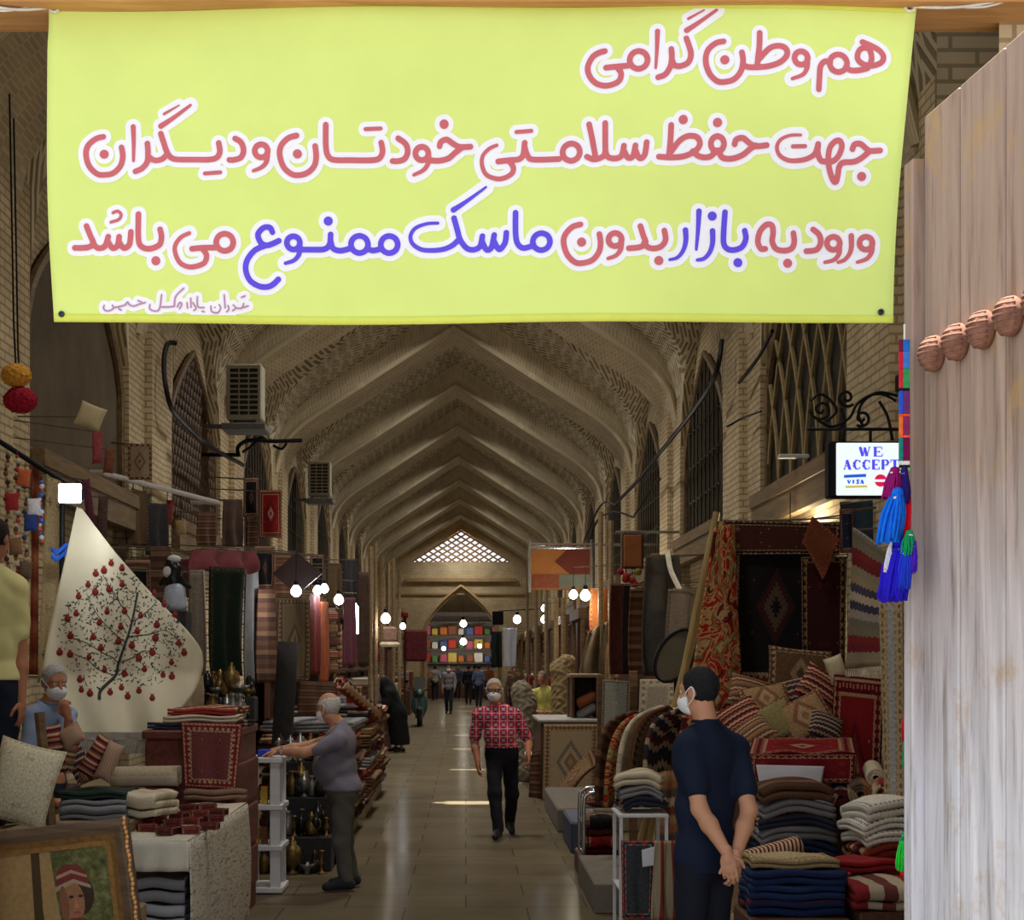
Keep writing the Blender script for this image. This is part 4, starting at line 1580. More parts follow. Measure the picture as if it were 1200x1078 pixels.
SKIN_A = plain('skin_tan', (196, 142, 112), .55, .06, 9)
SKIN_B = plain('skin_brown', (168, 112, 84), .55, .06, 9)
M_NAVY = plain('navy_cotton', (20, 29, 50), .9, .12, 9)
M_DARKCLOTH = plain('charcoal_cotton', (34, 36, 46), .9, .15, 9)
M_GREYSHIRT = plain('grey_cotton', (122, 117, 130), .9, .06, 9)
M_GREYTROUSER = plain('grey_wool', (84, 82, 76), .9, .08, 9)
M_BLACKSHOE = plain('black_leather', (22, 22, 24), .4, .1)


def plaid():
    n = NT('plaid_shirt', .9, .1)
    x = n.node('SeparateXYZ')
    n.t.links.new(n.objco(), x.inputs[0])
    f = 12.5

    def band(q, lo, hi, off=0.0):
        t = n.mth('FRACT', n.mth('ADD', n.mth('MULTIPLY', q, f), off))
        return n.mth('MULTIPLY', n.mth('GREATER_THAN', t, lo), n.mth('LESS_THAN', t, hi))
    c = srgb(206, 52, 78)
    hx, hz = band(x.outputs[0], .0, .36), band(x.outputs[2], .0, .36)
    c = n.mix(n.mth('MULTIPLY', hx, .72), c, srgb(40, 36, 64))
    c = n.mix(n.mth('MULTIPLY', hz, .5), c, srgb(40, 36, 64))
    c = n.mix(n.mth('MULTIPLY', n.mth('MULTIPLY', hx, hz), .75), c, srgb(168, 172, 190))
    wx, wz = band(x.outputs[0], .62, .72), band(x.outputs[2], .62, .72)
    c = n.mix(n.mth('MULTIPLY', n.mth('MAXIMUM', wx, wz), .6), c, srgb(232, 206, 214))
    return n.out(c)


# the man in navy with his hands clasped behind his back
D0 = 7.66
J = dict(head=P(819, 811, D0), neck=P(828, 851, D0), sl=P(806, 876, D0 - .06), sr=P(862, 879, D0 + .08), el=P(820, 948, D0 - .14), er=P(878, 950, D0 - .06), wl=P(852, 1000, D0 - .24), wr=P(862, 1004, D0 - .22), hip=P(828, 1006, D0),
         hl=P(811, 1012, D0 - .04), hr=P(842, 1012, D0 + .04), kl=P(808, 1110, D0 - .02), kr=P(834, 1108, D0 + .06), al=np.array([1.10, D0 + .02, .09]), ar=np.array([1.22, D0 + .12, .09]), tl=np.array([1.03, D0 + .15, .04]), tr=np.array([1.17, D0 + .26, .04]))
pr_, g_, R__ = person('young man in navy t-shirt and mask standing with hands clasped behind his back', J, (-.72, .69, -.06), SKIN_A, .008, 1.0, hair=(26, 26, 30), mask=(236, 238, 242), shirt=M_NAVY, sleeves=.66, trousers=plain('dark_jeans', (24, 26, 38), .9, .12, 9),
                      shoes=M_BLACKSHOE, hands={'l': ((.14, -.05, -1), (.2, 1, .1), 22), 'r': ((-.03, .0, -1), (-.5, .8, 0), 34)}, hem=P(828, 1021, D0)[2], eyes=True, wide=1.12)

# the stout man in grey leaning on the white stand
D1 = 12.3
J = dict(head=P(385, 829, D1), neck=P(398, 851, D1), sl=P(396, 868, D1 - .19), sr=P(392, 866, D1 + .19), el=P(356, 882, D1 - .26), er=P(354, 876, D1 + .16), wl=P(326, 880, D1 - .16), wr=P(324, 879, D1 + .12), hip=P(402, 928, D1),
         hl=P(402, 932, D1 - .09), hr=P(402, 932, D1 + .09), kl=P(400, 987, D1 - .10), kr=P(404, 986, D1 + .10), al=np.array([(407 - VX) * D1 / FPX, D1 - .10, .09]), ar=np.array([(411 - VX) * D1 / FPX, D1 + .14, .09]),
         tl=np.array([(388 - VX) * D1 / FPX, D1 - .13, .04]), tr=np.array([(392 - VX) * D1 / FPX, D1 + .12, .04]))
pr_, g_, R__ = person('stout balding man in grey shirt and trousers leaning on a white metal stand', J, (-.78, .62, -.12), SKIN_A, .011, 1.0, hair=(206, 202, 198), bald=True, mask=(228, 230, 232), shirt=M_GREYSHIRT, sleeves=.66, trousers=M_GREYTROUSER, shoes=plain('dark_suede', (40, 42, 50), .8),
                      belly=.07, hands={'l': ((-.95, .1, -.25), (0, 0, -1), 26), 'r': ((-.95, -.1, -.25), (0, 0, -1), 26)}, hem=P(400, 926, D1)[2], wide=1.2)
wt = MB()
wc = P(330, 880, D1 - .17)
wt.tube([wc + .033 * np.array([0, math.cos(t), math.sin(t)]) for t in np.linspace(0, 6.283, 16, endpoint=False)], .008, 6, closed=True)
wt.obox(wc + np.array([0, -.036, .0]), (.016, .006, .016), None, 0, .004)
wt.build('wristwatch', plain('steel', (190, 192, 196), .25, .05, 14, .9), pr_)

# the man in the plaid shirt walking towards the gate
D2 = 16.0
J = dict(head=P(579, 809, D2), neck=P(582, 828, D2), sl=P(604, 838, D2), sr=P(561, 838, D2), el=P(619, 868, D2 + .06), er=P(556, 869, D2 + .02), wl=P(619, 884, D2 - .16), wr=P(560, 893, D2 - .10), hip=P(588, 882, D2),
         hl=P(597, 886, D2), hr=P(579, 886, D2), kl=P(600, 930, D2 + .04), kr=P(580, 930, D2 - .18), al=np.array([(598 - VX) * D2 / FPX, D2 + .26, .12]), ar=np.array([(583 - VX) * D2 / FPX, D2 - .28, .09]),
         tl=np.array([(600 - VX) * D2 / FPX, D2 + .14, .04]), tr=np.array([(580 - VX) * D2 / FPX, D2 - .42, .05]))
pr_, g_, R__ = person('grey haired man in red plaid shirt and white mask walking down the aisle', J, (-.06, -1, -.06), SKIN_B, .011, 1.0, hair=(176, 168, 160), mask=(226, 230, 238), shirt=plaid(), sleeves=.8, trousers=plain('black_trouser', (20, 20, 28), .9, .1, 9),
                      shoes=M_BLACKSHOE, belly=.03, hands={'l': ((.05, -.35, -1), (-1, 0, 0), 34), 'r': ((.02, -.2, -1), (1, 0, 0), 30)}, hem=P(588, 876, D2)[2], wide=1.14)
wt = MB()
wc = J['wl'] * .94 + J['el'] * .06
wt.tube([wc + .034 * np.array([math.cos(t), .5 * math.sin(t), .85 * math.sin(t)]) for t in np.linspace(0, 6.283, 14, endpoint=False)], .009, 6, closed=True)
wt.build('wristwatch', plain('steel', (190, 192, 196), .25, .05, 14, .9), pr_)
gl = MB()
for q in (1, -1):
    gl.tube([g_(q * .033 + .021 * math.cos(t), .104, .008 + .015 * math.sin(t)) for t in np.linspace(0, 6.283, 12, endpoint=False)], .003, 5, closed=True)
    gl.tube([g_(q * .054, .10, .012), g_(q * .08, .02, .014), g_(q * .084, -.01, .01)], .003, 5)
gl.tube([g_(-.013, .106, .01), g_(.013, .106, .01)], .003, 5)
gl.build('glasses', M_BLK, pr_)

# the man in the yellow tee, half out of the frame on the left, up on the shop platform
D3 = 8.9
PLAT = .86
J = dict(head=P(-6, 632, D3), neck=P(-10, 668, D3), sl=P(-44, 692, D3), sr=P(19, 690, D3 + .02), el=P(-56, 752, D3), er=P(24, 760, D3 + .03), wl=P(-50, 800, D3 - .1), wr=P(25, 822, D3 - .02), hip=P(-8, 806, D3), hl=P(-24, 812, D3), hr=P(6, 812, D3),
         kl=P(-26, 890, D3), kr=P(6, 890, D3 - .03), al=np.array([-2.86, D3, PLAT + .09]), ar=np.array([-2.68, D3, PLAT + .09]), tl=np.array([-2.86, D3 + .16, PLAT + .04]), tr=np.array([-2.66, D3 + .16, PLAT + .04]))
person('man in pale yellow t-shirt and dark jeans standing at the left edge', J, (.15, .98, -.1), SKIN_B, .010, 1.0, hair=(34, 28, 26), shirt=plain('yellow_cotton', (208, 200, 142), .9, .06, 9), sleeves=.72, trousers=plain('blue_black_jeans', (26, 32, 48), .9, .12, 9),
       shoes=M_BLACKSHOE, hands={'l': ((0, 0, -1), (1, 0, 0), 25), 'r': ((.05, -.05, -1), (-1, .2, 0), 28)}, hem=P(0, 797, D3)[2], wide=1.08)

# the seated man in pale blue, chin on his hand
D4 = 10.3
J = dict(head=P(64, 800, D4), neck=P(58, 826, D4), sl=P(78, 838, D4 + .02), sr=P(38, 840, D4 - .1), el=P(82, 876, D4 - .22), er=P(34, 884, D4 - .2), wl=P(80, 840, D4 - .26), wr=P(58, 892, D4 - .36), hip=P(48, 906, D4 + .08),
         hl=P(60, 910, D4), hr=P(36, 910, D4), kl=P(66, 912, D4 - .42), kr=P(30, 912, D4 - .42), al=P(66, 938, D4 - .46), ar=P(28, 938, D4 - .46), tl=P(68, 942, D4 - .6), tr=P(28, 942, D4 - .6))
pr_, g_, R__ = person('seated man in pale blue shirt and mask resting chin on hand beside the pomegranate cloth', J, (.62, -.78, -.18), SKIN_B, .010, .98, hair=(150, 148, 146), mask=(214, 218, 226), shirt=plain('blue_cotton', (126, 142, 172), .9, .06, 9), sleeves=.8,
                      trousers=M_DARKCLOTH, hands={'l': ((-.4, .05, 1), (.3, 1, .2), 60), 'r': ((.6, -.6, -.2), (0, 0, -1), 30)})
M_HOOK = plain('rusty_iron', (96, 84, 66), .8)
# ------------------------------------------------------------------ helpers: textiles and wares
def T(o, label, cat, group=None):
    return tag(o, label, cat, group)


def hang(name, corners, mat, label=None, cat=None, wob=.02, nf=3.0, th=.012, group=None, parent=None, sag=0.0, nu=26, nv=20, fringe=None):
    """a rug or cloth between four places TL, TR, BR, BL given as (px, py, D); folds run down it"""
    tl, tr, br, bl = [P(*c) for c in corners]
    nrm = unit(np.cross(tr - tl, bl - tl))

    hooks = name.startswith(('hanging', 'wall_hanging', 'draped_cloth', 'side_rug', 'valance', 'cloth_awning')) and parent is None

    def fn(u, v):
        p = (tl * (1 - u) + tr * u) * (1 - v) + (bl * (1 - u) + br * u) * v
        p = p + nrm * wob * (.25 + .75 * v) * math.sin(u * nf * 6.283 + 1.2 * math.sin(v * 3))
        p[2] -= sag * math.sin(math.pi * u) * (1 - v)
        return p
    o = MB().sheet(lambda u, v: fn(u, 1 - v), nu, nv, th).build(name, mat, parent, True)
    if hooks:
        for c_ in (tl, tr):
            side = XL if c_[0] < 0 else XR
            pier = abs(c_[1] - PIER0 - round((c_[1] - PIER0) / BAY) * BAY) < PH
            xw_ = side + (0 if pier else NICHE * (1 if side > 0 else -1))
            MB().tube([c_ + np.array([0, 0, -.02]), (xw_, c_[1], c_[2] + .02)], .007, 5).build('hanging_rod', M_HOOK, o)
    if label:
        tag(o, label, cat, group)
    if fringe:
        m = MB()
        n = fringe
        for i in range(n):
            a = fn((i + .5) / n, 1.0)
            d = unit(fn((i + .5) / n, 1.0) - fn((i + .5) / n, .9))
            m.tube([a, a + d * .03, a + d * .055 + np.array([RNG.uniform(-.006, .006), 0, 0])], .004, 4)
        m.build('fringe', plain('fringe_wool', (206, 196, 174), .95), o)
    return o


def folded(name, c, size, mat, rz=0.0, layers=3, label=None, cat='folded textile', group=None, bulge=.25, parent=None, droop=0.0, arch=0.0):
    """a cloth folded back and forth into a pad; c is the middle of its underside"""
    w, d, h = size
    g = h / layers
    path = []
    for k in range(layers):
        z = (k + .5) * g
        ys = np.linspace(-d / 2 + g / 2, d / 2 - g / 2, 9)
        ys = ys if k % 2 == 0 else ys[::-1]
        path += [(y, z) for y in ys]
        if k < layers - 1:
            sgn = 1 if k % 2 == 0 else -1
            for t in np.linspace(-math.pi / 2, math.pi / 2, 7)[1:-1]:
                path.append((sgn * (d / 2 - g / 2 + g / 2 * math.cos(t)), z + g / 2 + g / 2 * math.sin(t)))
    path = np.array(path)
    n = len(path) - 1
    R = rot('Z', rz)
    sd = RNG.uniform(0, 6)

    def fn(u, v):
        q = v * n
        i = min(int(q), n - 1)
        y, z = path[i] + (path[i + 1] - path[i]) * (q - i)
        x = (u - .5) * w
        zz = z * (1 + bulge * (1 - (2 * u - 1) ** 4) * .35 - droop * (2 * u - 1) ** 2 * z / h) + .006 * math.sin(u * 9 + sd + y * 8)
        zz -= droop * .5 * (2 * y / d) ** 2 * z
        zz = max(.004, zz) + arch * (1 - (2 * u - 1) ** 2) + arch * .5 * (1 - (2 * y / d) ** 2)
        return np.array(c, float) + R @ np.array([x + .006 * math.sin(y * 20 + sd), y + .008 * math.sin(u * 7 + sd), max(.004, zz)])
    o = MB().sheet(fn, 14, n, g * .82).build(name, mat, parent, True)
    if label:
        tag(o, label, cat, group)
    return o


def roll(name, a, b, r, mat, label=None, cat='rolled rug', group=None, turns=3.2):
    """a rug rolled up about the line a-b"""
    a, b = np.asarray(a, float), np.asarray(b, float)
    ax = unit(b - a)
    s_ = unit(np.cross(ax, (0, 0, 1) if abs(ax[2]) < .9 else (1, 0, 0)))
    t_ = np.cross(ax, s_)

    def fn(u, v):
        q = v * turns * 6.283
        rr = r * (.22 + .78 * v) * (1 - .5 * .012 / r)
        return a + (b - a) * u + (s_ * math.cos(q) + t_ * math.sin(q)) * rr
    o = MB().sheet(fn, 6, int(turns * 16), min(.02, r * .2)).build(name, mat, None, True)
    if label:
        tag(o, label, cat, group)
    return o


def cushion(name, c, size, R, mat, label=None, cat='cushion', group=None, parent=None):
    w, h, t = size
    n = 14

    def fn(sg):
        def f(u, v):
            x, y = 2 * u - 1, 2 * v - 1
            z = t / 2 * sg * ((1 - abs(x) ** 2.6) * (1 - abs(y) ** 2.6)) ** .55
            k = 1 - .06 * (1 - x * x) * abs(y) ** 3 - .0
            l = 1 - .06 * (1 - y * y) * abs(x) ** 3
            return np.asarray(c) + np.asarray(R) @ np.array([x * w / 2 * l, z, y * h / 2 * k])
        return f
    m = MB()
    for sg in (-1, 1):
        f = fn(sg)
        V = [f(i / n, j / n) for j in range(n + 1) for i in range(n + 1)]
        U = [(i / n, j / n) for j in range(n + 1) for i in range(n + 1)]
        F = []
        for j in range(n):
            for i in range(n):
                q = (j * (n + 1) + i, j * (n + 1) + i + 1, (j + 1) * (n + 1) + i + 1, (j + 1) * (n + 1) + i)
                F.append(q if sg < 0 else q[::-1])
        m.add(V, F, U)
    o = m.build(name, mat, parent, True)
    if label:
        tag(o, label, cat, group)
    return o


def slab(name, lo, hi, mat, label=None, cat=None, bev=.01, parent=None, group=None):
    lo, hi = np.array(lo, float), np.array(hi, float)
    o = MB().obox((lo + hi) / 2, tuple((hi - lo) / 2), None, 0, bev).build(name, mat, parent)
    if label:
        tag(o, label, cat, group)
    return o


def table(name, lo, hi, mat, label, cat='table', top=.04, leg=.035):
    """top, four legs and rails within the box lo-hi"""
    t = thing(name, label, cat, ((lo[0] + hi[0]) / 2, (lo[1] + hi[1]) / 2, lo[2]))
    slab('table_top', (lo[0], lo[1], hi[2] - top), hi, mat, parent=t)
    for x in (lo[0] + leg, hi[0] - leg):
        for y in (lo[1] + leg, hi[1] - leg):
            slab('leg', (x - leg / 1.4, y - leg / 1.4, lo[2]), (x + leg / 1.4, y + leg / 1.4, hi[2] - top), mat, parent=t, bev=.004)
    for y in (lo[1] + leg, hi[1] - leg):
        slab('rail', (lo[0] + leg * 1.8, y - .012, hi[2] - top - .09), (hi[0] - leg * 1.8, y + .012, hi[2] - top), mat, parent=t, bev=.003)
    return t


def lamp(c, r, label, rgb=(255, 244, 225), glow_k=14.0, watts=14.0, hang_z=None, tube=False, group='bare bulbs over the stalls'):
    """a bare bulb on its cord: glass, socket, flex; its own light"""
    c = np.asarray(c, float)
    r *= .82
    t = thing('light_bulb', label, 'lamp', c, group)
    gm = MATS.setdefault(('g', rgb, glow_k), None) or glow('bulb_%d_%d' % (rgb[2], int(glow_k)), rgb, glow_k)
    MATS[('g', rgb, glow_k)] = gm
    m = MB()
    if tube:
        m.tube([c + np.array([0, 0, -.22]), c + np.array([0, 0, .22])], .03, 10)
    else:
        m.lathe([(.001, -r), (r * .55, -r * .86), (r * .93, -r * .4), (r, 0), (r * .9, r * .45), (r * .5, r), (r * .32, r * 1.25)], c, 14)
    m.build('glass', gm, t, True)
    MB().lathe([(r * .4, r * 1.15), (r * .45, r * 1.3), (r * .42, r * 1.9), (r * .15, r * 2.1)], c + np.array([0, 0, .22 - r if tube else 0]), 10).build('socket', M_BLK, t, True)
    if hang_z == 'vault':
        hang_z = c[2] + .45
        side = XL if c[0] < XC else XR
        pier = abs(c[1] - PIER0 - round((c[1] - PIER0) / BAY) * BAY) < PH
        xw_ = side + (0 if pier else NICHE * (1 if side > 0 else -1))
        MB().tube([(c[0], c[1], hang_z), (xw_, c[1], hang_z + .1)], .008, 5).build('arm', M_HOOK, t)
    if hang_z:
        MB().tube([c + np.array([0, 0, r * 2]), np.array([c[0], c[1], hang_z])], .006, 5).build('flex', M_BLK, t)
    pl = bpy.data.lights.new('bulb_light', 'POINT')
    pl.energy = watts
    pl.color = [x / 255 for x in rgb]
    pl.shadow_soft_size = r * 1.3
    lo = bpy.data.objects.new('bulb_light', pl)
    COL.objects.link(lo)
    lo.location = c - np.array([0, .0, r * 1.6 + (.25 if tube else 0)])
    return t


POTS = {'vase': [(.03, 0), (.055, .01), (.06, .05), (.075, .12), (.06, .19), (.03, .23), (.028, .27), (.045, .30)], 'bowl': [(.04, 0), (.05, .01), (.03, .03), (.09, .08), (.115, .13), (.11, .13), (.07, .07), (.0, .05)],
        'jug': [(.04, 0), (.07, .02), (.085, .09), (.06, .15), (.03, .19), (.045, .22), (.03, .25), (.004, .29)], 'candlestick': [(.06, 0), (.06, .012), (.02, .03), (.018, .1), (.035, .13), (.018, .16), (.02, .26), (.04, .28), (.03, .29)],
        'samovar': [(.08, 0), (.08, .02), (.04, .05), (.05, .08), (.10, .14), (.115, .25), (.10, .33), (.05, .36), (.05, .40), (.02, .42), (.02, .46)]}
M_BRASS = [plain('old_brass', (120, 98, 58), .42, .3, 30, .75), plain('dark_bronze', (58, 50, 42), .45, .3, 30, .7), plain('tin_plate', (140, 140, 138), .32, .2, 30, .8), plain('black_glaze', (26, 26, 28), .25, .3, 30)]
PROTO = {}


def pot(kind, c, s, mi, label, group):
    key = (kind, mi)
    if key not in PROTO:
        o = MB().lathe(POTS[kind], (0, 0, 0), 14).build(kind, M_BRASS[mi], None, True, (0, 0, 0))
        if kind in ('jug', 'samovar'):
            h = MB().tube(smooth_path([(.06, 0, .2), (.12, 0, .19), (.125, 0, .12), (.08, 0, .07)], 4), .009, 6)
            h.build('handle', M_BRASS[mi], o, True)
        PROTO[key] = o
        r = o
    else:
        r = copy_tree(PROTO[key])
    r.location = c
    r.rotation_euler = (0, 0, RNG.uniform(0, 6.28))
    r.scale = (s, s, s)
    tag(r, label, 'metalware', group)
    return r


# textile materials
K_RED = rug('red_rug', (120, 28, 30), [(160, 60, 44), (60, 20, 34), (176, 140, 104), (96, 24, 28)], ((84, 18, 26), (150, 92, 70)), ((190, 160, 124), (60, 24, 30)), [(70, 16, 22), (176, 150, 120), (132, 40, 36), (60, 20, 30)], (1.0, 1.5), 9)
K_DARK = rug('black_rug', (30, 27, 28), [(46, 34, 30), (24, 26, 32), (104, 64, 44), (58, 46, 34)], ((92, 46, 36), (140, 110, 84)), ((172, 158, 134), (60, 40, 36)), [(26, 24, 26), (96, 78, 62), (64, 34, 30), (24, 22, 26)], (1.2, 1.6), 9)
K_TAN = rug('tan_rug', (132, 104, 74), [(100, 52, 38), (70, 62, 58), (160, 136, 104)], ((92, 62, 44), (146, 120, 88)), ((164, 142, 110), (88, 60, 44)), [(120, 78, 54), (160, 138, 108), (92, 50, 40), (140, 112, 80)], (.9, 1.2), 10)
K_BEIGE = rug('beige_rug', (168, 148, 118), [(140, 120, 96), (120, 70, 52), (184, 166, 138), (90, 92, 98)], ((120, 92, 66), (172, 150, 118)), ((190, 172, 142), (118, 86, 62)), [(150, 128, 98), (108, 54, 42), (176, 156, 124), (70, 70, 82)], (1.1, 1.6), 8)
K_NAVY = rug('navy_rug', (36, 40, 58), [(110, 60, 50), (150, 132, 108), (60, 66, 86)], ((90, 38, 40), (150, 120, 96)), ((170, 150, 124), (50, 44, 56)), None, (1.0, 1.4), 10)
K_FLAME = swirl('scarlet_floral_rug', [(70, 36, 30), (150, 36, 28), (166, 132, 88), (150, 34, 28), (112, 106, 66), (168, 138, 96), (140, 30, 26), (60, 40, 36)], (.6, 1.5), 4.2)
S_KILIM = stripes('kilim_red', [(134, 40, 42), (60, 30, 36), (176, 148, 116), (150, 64, 48), (40, 42, 56), (170, 120, 84), (120, 34, 40), (190, 170, 140)], 2.4, 'v', .05)
S_KILIM2 = stripes('kilim_navy', [(44, 46, 62), (150, 134, 112), (92, 36, 40), (54, 50, 54), (168, 150, 122), (60, 40, 44)], 3.0, 'v', .06)
S_KILIM3 = stripes('kilim_tan', [(150, 118, 84), (112, 60, 46), (172, 150, 118), (84, 72, 62), (140, 92, 62)], 3.2, 'v', .04)
S_BROWN = stripes('brown_weave', [(92, 66, 50), (70, 50, 42), (116, 88, 66), (82, 56, 46)], 5.0, 'v', .0)
S_GREY = stripes('grey_weave', [(128, 126, 128), (112, 112, 116), (140, 138, 136), (104, 104, 110)], 6.0, 'v', .0)
S_CREAM = stripes('cream_weave', [(196, 184, 158), (184, 170, 144), (204, 194, 172)], 5.0, 'v', .0)
S_CREAMRED = stripes('cream_red_braid', [(196, 178, 146), (140, 50, 44), (206, 190, 160), (90, 40, 40)], 7.0, 'u', .12)
S_WHITEPAT = rug('white_embroidered', (214, 208, 196), [(60, 66, 84), (170, 70, 74), (190, 160, 90), (120, 128, 120)], ((204, 198, 186), (70, 74, 92)), ((214, 208, 196), (80, 80, 96)), None, (.6, 1.4), 16, .06)
S_DIAMOND = rug('diamond_band', (176, 156, 118), [(40, 36, 36), (110, 84, 56), (60, 50, 46)], ((166, 144, 104), (50, 42, 38)), ((190, 170, 130), (60, 50, 44)), None, (.2, 1.4), 11, .02)
M_WALNUT = wood('walnut', (56, 34, 24), (96, 60, 40), 1.0, 'Z')
M_REDWOOD = wood('red_stained_wood', (70, 30, 24), (116, 56, 42), 1.0, 'Y')
M_PINE = wood('worn_pine', (112, 92, 66), (156, 132, 98), 1.0, 'X')
M_BROWNWOOD = wood('brown_wood', (74, 54, 36), (116, 88, 58), 1.0, 'X')
M_WHITEPAINT = plain('white_paint', (208, 206, 208), .5, .05)
M_STEEL = plain('steel', (190, 192, 196), .25, .05, 14, .9)
M_CHARCOALFELT = plain('charcoal_felt', (52, 50, 52), .95, .2, 20)

# ------------------------------------------------------------------ left side: the raised shop floor and what stands on it
slab('shop_platform', (-3.5, 8.3, 0), (-2.32, 12.6, PLAT), M_PINE, 'raised wooden shop floor along the left wall under the men', 'platform', .02)
slab('stool', P(28, 940, 10.3) * 0 + np.array([-3.06, 10.12, PLAT]), (-2.66, 10.62, .985), M_WALNUT, 'low dark stool under the seated man in blue', 'stool')

# the framed painting that leans in the near left corner
FD = 7.15
FR = thing('framed_painting', 'large framed painting of a figure in a red hat leaning in the near left corner', 'painting', P(60, 1090, FD))
A_ = P(151, 957, FD)
th = math.radians(6.3)
ex, ez = np.array([math.cos(th), 0, math.sin(th)]), np.array([-math.sin(th), -.06, math.cos(th)])
ez = unit(ez)
PXM = FD / FPX


def fp(a, b, t=0.0):
    """a px to the left of the frame's outer corner, b px down, t metres out"""
    return A_ - ex * a * PXM - ez * b * PXM + np.array([0, -1, 0]) * t


FW, FH = 208, 250
M_GILT = plain('dull_gilt', (150, 112, 66), .5, .25, 40, .4)
M_FRAMEDARK = wood('frame_walnut', (64, 48, 36), (104, 82, 60), 1.0, 'X', .5)
prof = [(0, .0), (0, .05), (8, .066), (16, .058), (24, .036), (30, .03)]


def frame_bar(m, i0, i1):
    """mitred mouldings: profile swept round the rectangle"""
    pts = prof[i0:i1 + 1]
    rings = []
    for (o_, t_) in pts:
        rings.append([fp(o_, o_, t_), fp(FW - o_, o_, t_), fp(FW - o_, FH - o_, t_), fp(o_, FH - o_, t_)])
    V = [p for r in rings for p in r]
    F = []
    for k in range(len(pts) - 1):
        for j in range(4):
            F.append((k * 4 + j, k * 4 + (j + 1) % 4, (k + 1) * 4 + (j + 1) % 4, (k + 1) * 4 + j))
    m.add(V, F)


m = MB()
frame_bar(m, 0, 3)
m.build('outer_moulding', M_FRAMEDARK, FR)
m = MB()
frame_bar(m, 3, 5)
m.build('gilt_slip', M_GILT, FR)
m = MB()
for t in np.linspace(0, FH, 46):
    m.ball(fp(2.5 - .8 * math.sin(t * .9), t, .06), (.010, .010, .013), 8)
m.build('rope_edge', plain('gold_rope', (206, 150, 92), .45, .2, 40, .3), FR, True)
slab_b = MB().add([fp(2, 2, .0), fp(FW - 2, 2, 0), fp(FW - 2, FH - 2, 0), fp(2, FH - 2, 0), fp(2, 2, -.02), fp(FW - 2, 2, -.02), fp(FW - 2, FH - 2, -.02), fp(2, FH - 2, -.02)],
                  [(0, 1, 2, 3), (7, 6, 5, 4), (0, 4, 5, 1), (1, 5, 6, 2), (2, 6, 7, 3), (3, 7, 4, 0)])
slab_b.build('backing', M_WALNUT, FR)
cv = MB().add([fp(28, 28, .022), fp(FW - 28, 28, .022), fp(FW - 28, FH - 28, .022), fp(28, FH - 28, .022)], [(0, 1, 2, 3)])
n_ = NT('painted_leaves', .6, .2)
f_ = n_.noise(n_.objco(), 22, 5, .7)
canvas = cv.build('canvas', n_.out(n_.ramp(f_, [(.3, srgb(44, 50, 24)), (.5, srgb(86, 86, 46)), (.7, srgb(126, 122, 80))])), FR)


def paint(name, pts, rgb, t):
    MB().add([fp(a, b, t) for a, b in pts], [tuple(range(len(pts)))]).build(name, plain('oil_%d_%d_%d' % rgb, rgb, .6, .15, 40), canvas)


ell = lambda cx, cy, rx, ry, n=18: [(cx + rx * math.cos(t), cy + ry * math.sin(t)) for t in np.linspace(0, 6.283, n, endpoint=False)]
paint('painted_trunk', [(180, 28), (96, 28), (94, 90), (90, 150), (92, 222), (180, 222)], (150, 120, 76), .0225)
paint('painted_gap', [(118, 28), (108, 28), (112, 100), (110, 222), (122, 222), (124, 120)], (66, 48, 24), .023)
paint('painted_robe', ell(72, 158, 26, 42), (112, 62, 34), .0235)
paint('painted_hair', ell(70, 84, 20, 26), (52, 34, 22), .0238)
paint('painted_face', ell(76, 92, 14, 25), (138, 96, 66), .024)
paint('painted_scarf', ell(74, 124, 20, 13), (104, 52, 32), .0245)
paint('painted_cap', [(94, 70), (90, 54), (80, 47), (66, 48), (56, 58), (54, 74), (72, 68)], (104, 44, 38), .0248)
paint('painted_cap_band', [(95, 73), (72, 65), (53, 74), (53, 78), (72, 70), (95, 79)], (150, 126, 104), .025)
paint('painted_cap_stripe', [(92, 60), (74, 54), (56, 62), (56, 65), (74, 58), (92, 64)], (160, 120, 96), .025)
paint('painted_shade', ell(86, 94, 5, 22), (120, 74, 50), .0251)
for ex_ in (77, 66):
    paint('painted_eye', ell(ex_, 86, 3, 1.8, 8), (40, 28, 24), .0252)
paint('painted_nose', [(72, 86), (69, 100), (75, 100)], (168, 110, 78), .0252)
paint('painted_lips', ell(72, 105, 4.5, 1.8, 8), (150, 64, 54), .0253)
slab('crate', (-2.25, 7.26, 0), (-1.6, 7.7, .62), M_PINE, 'plain wooden crate behind the framed painting', 'crate')

# easel post and floral cushion beside it
m = MB().tube([P(46, 835, 8.25), P(60, 965, 8.2), P(64, 1010, 8.2), np.array([-2.2, 8.2, 0])], .028, 8)
T(m.build('wooden_post', M_BROWNWOOD), 'brown wooden post leaning behind the framed painting', 'post')
S_FLORAL = rug('floral_cream', (196, 186, 158), [(120, 110, 78), (150, 96, 84), (96, 110, 100), (176, 150, 110)], ((190, 178, 150), (150, 130, 96)), ((196, 186, 158), (170, 150, 120)), None, (.5, .5), 15, .02)
cushion('cushion', P(27, 918, 8.05), (.34, .44, .14), rot('Z', 12) @ rot('Y', 16) @ rot('X', -12), S_FLORAL, 'cream floral cushion standing beside the brown post at the left')
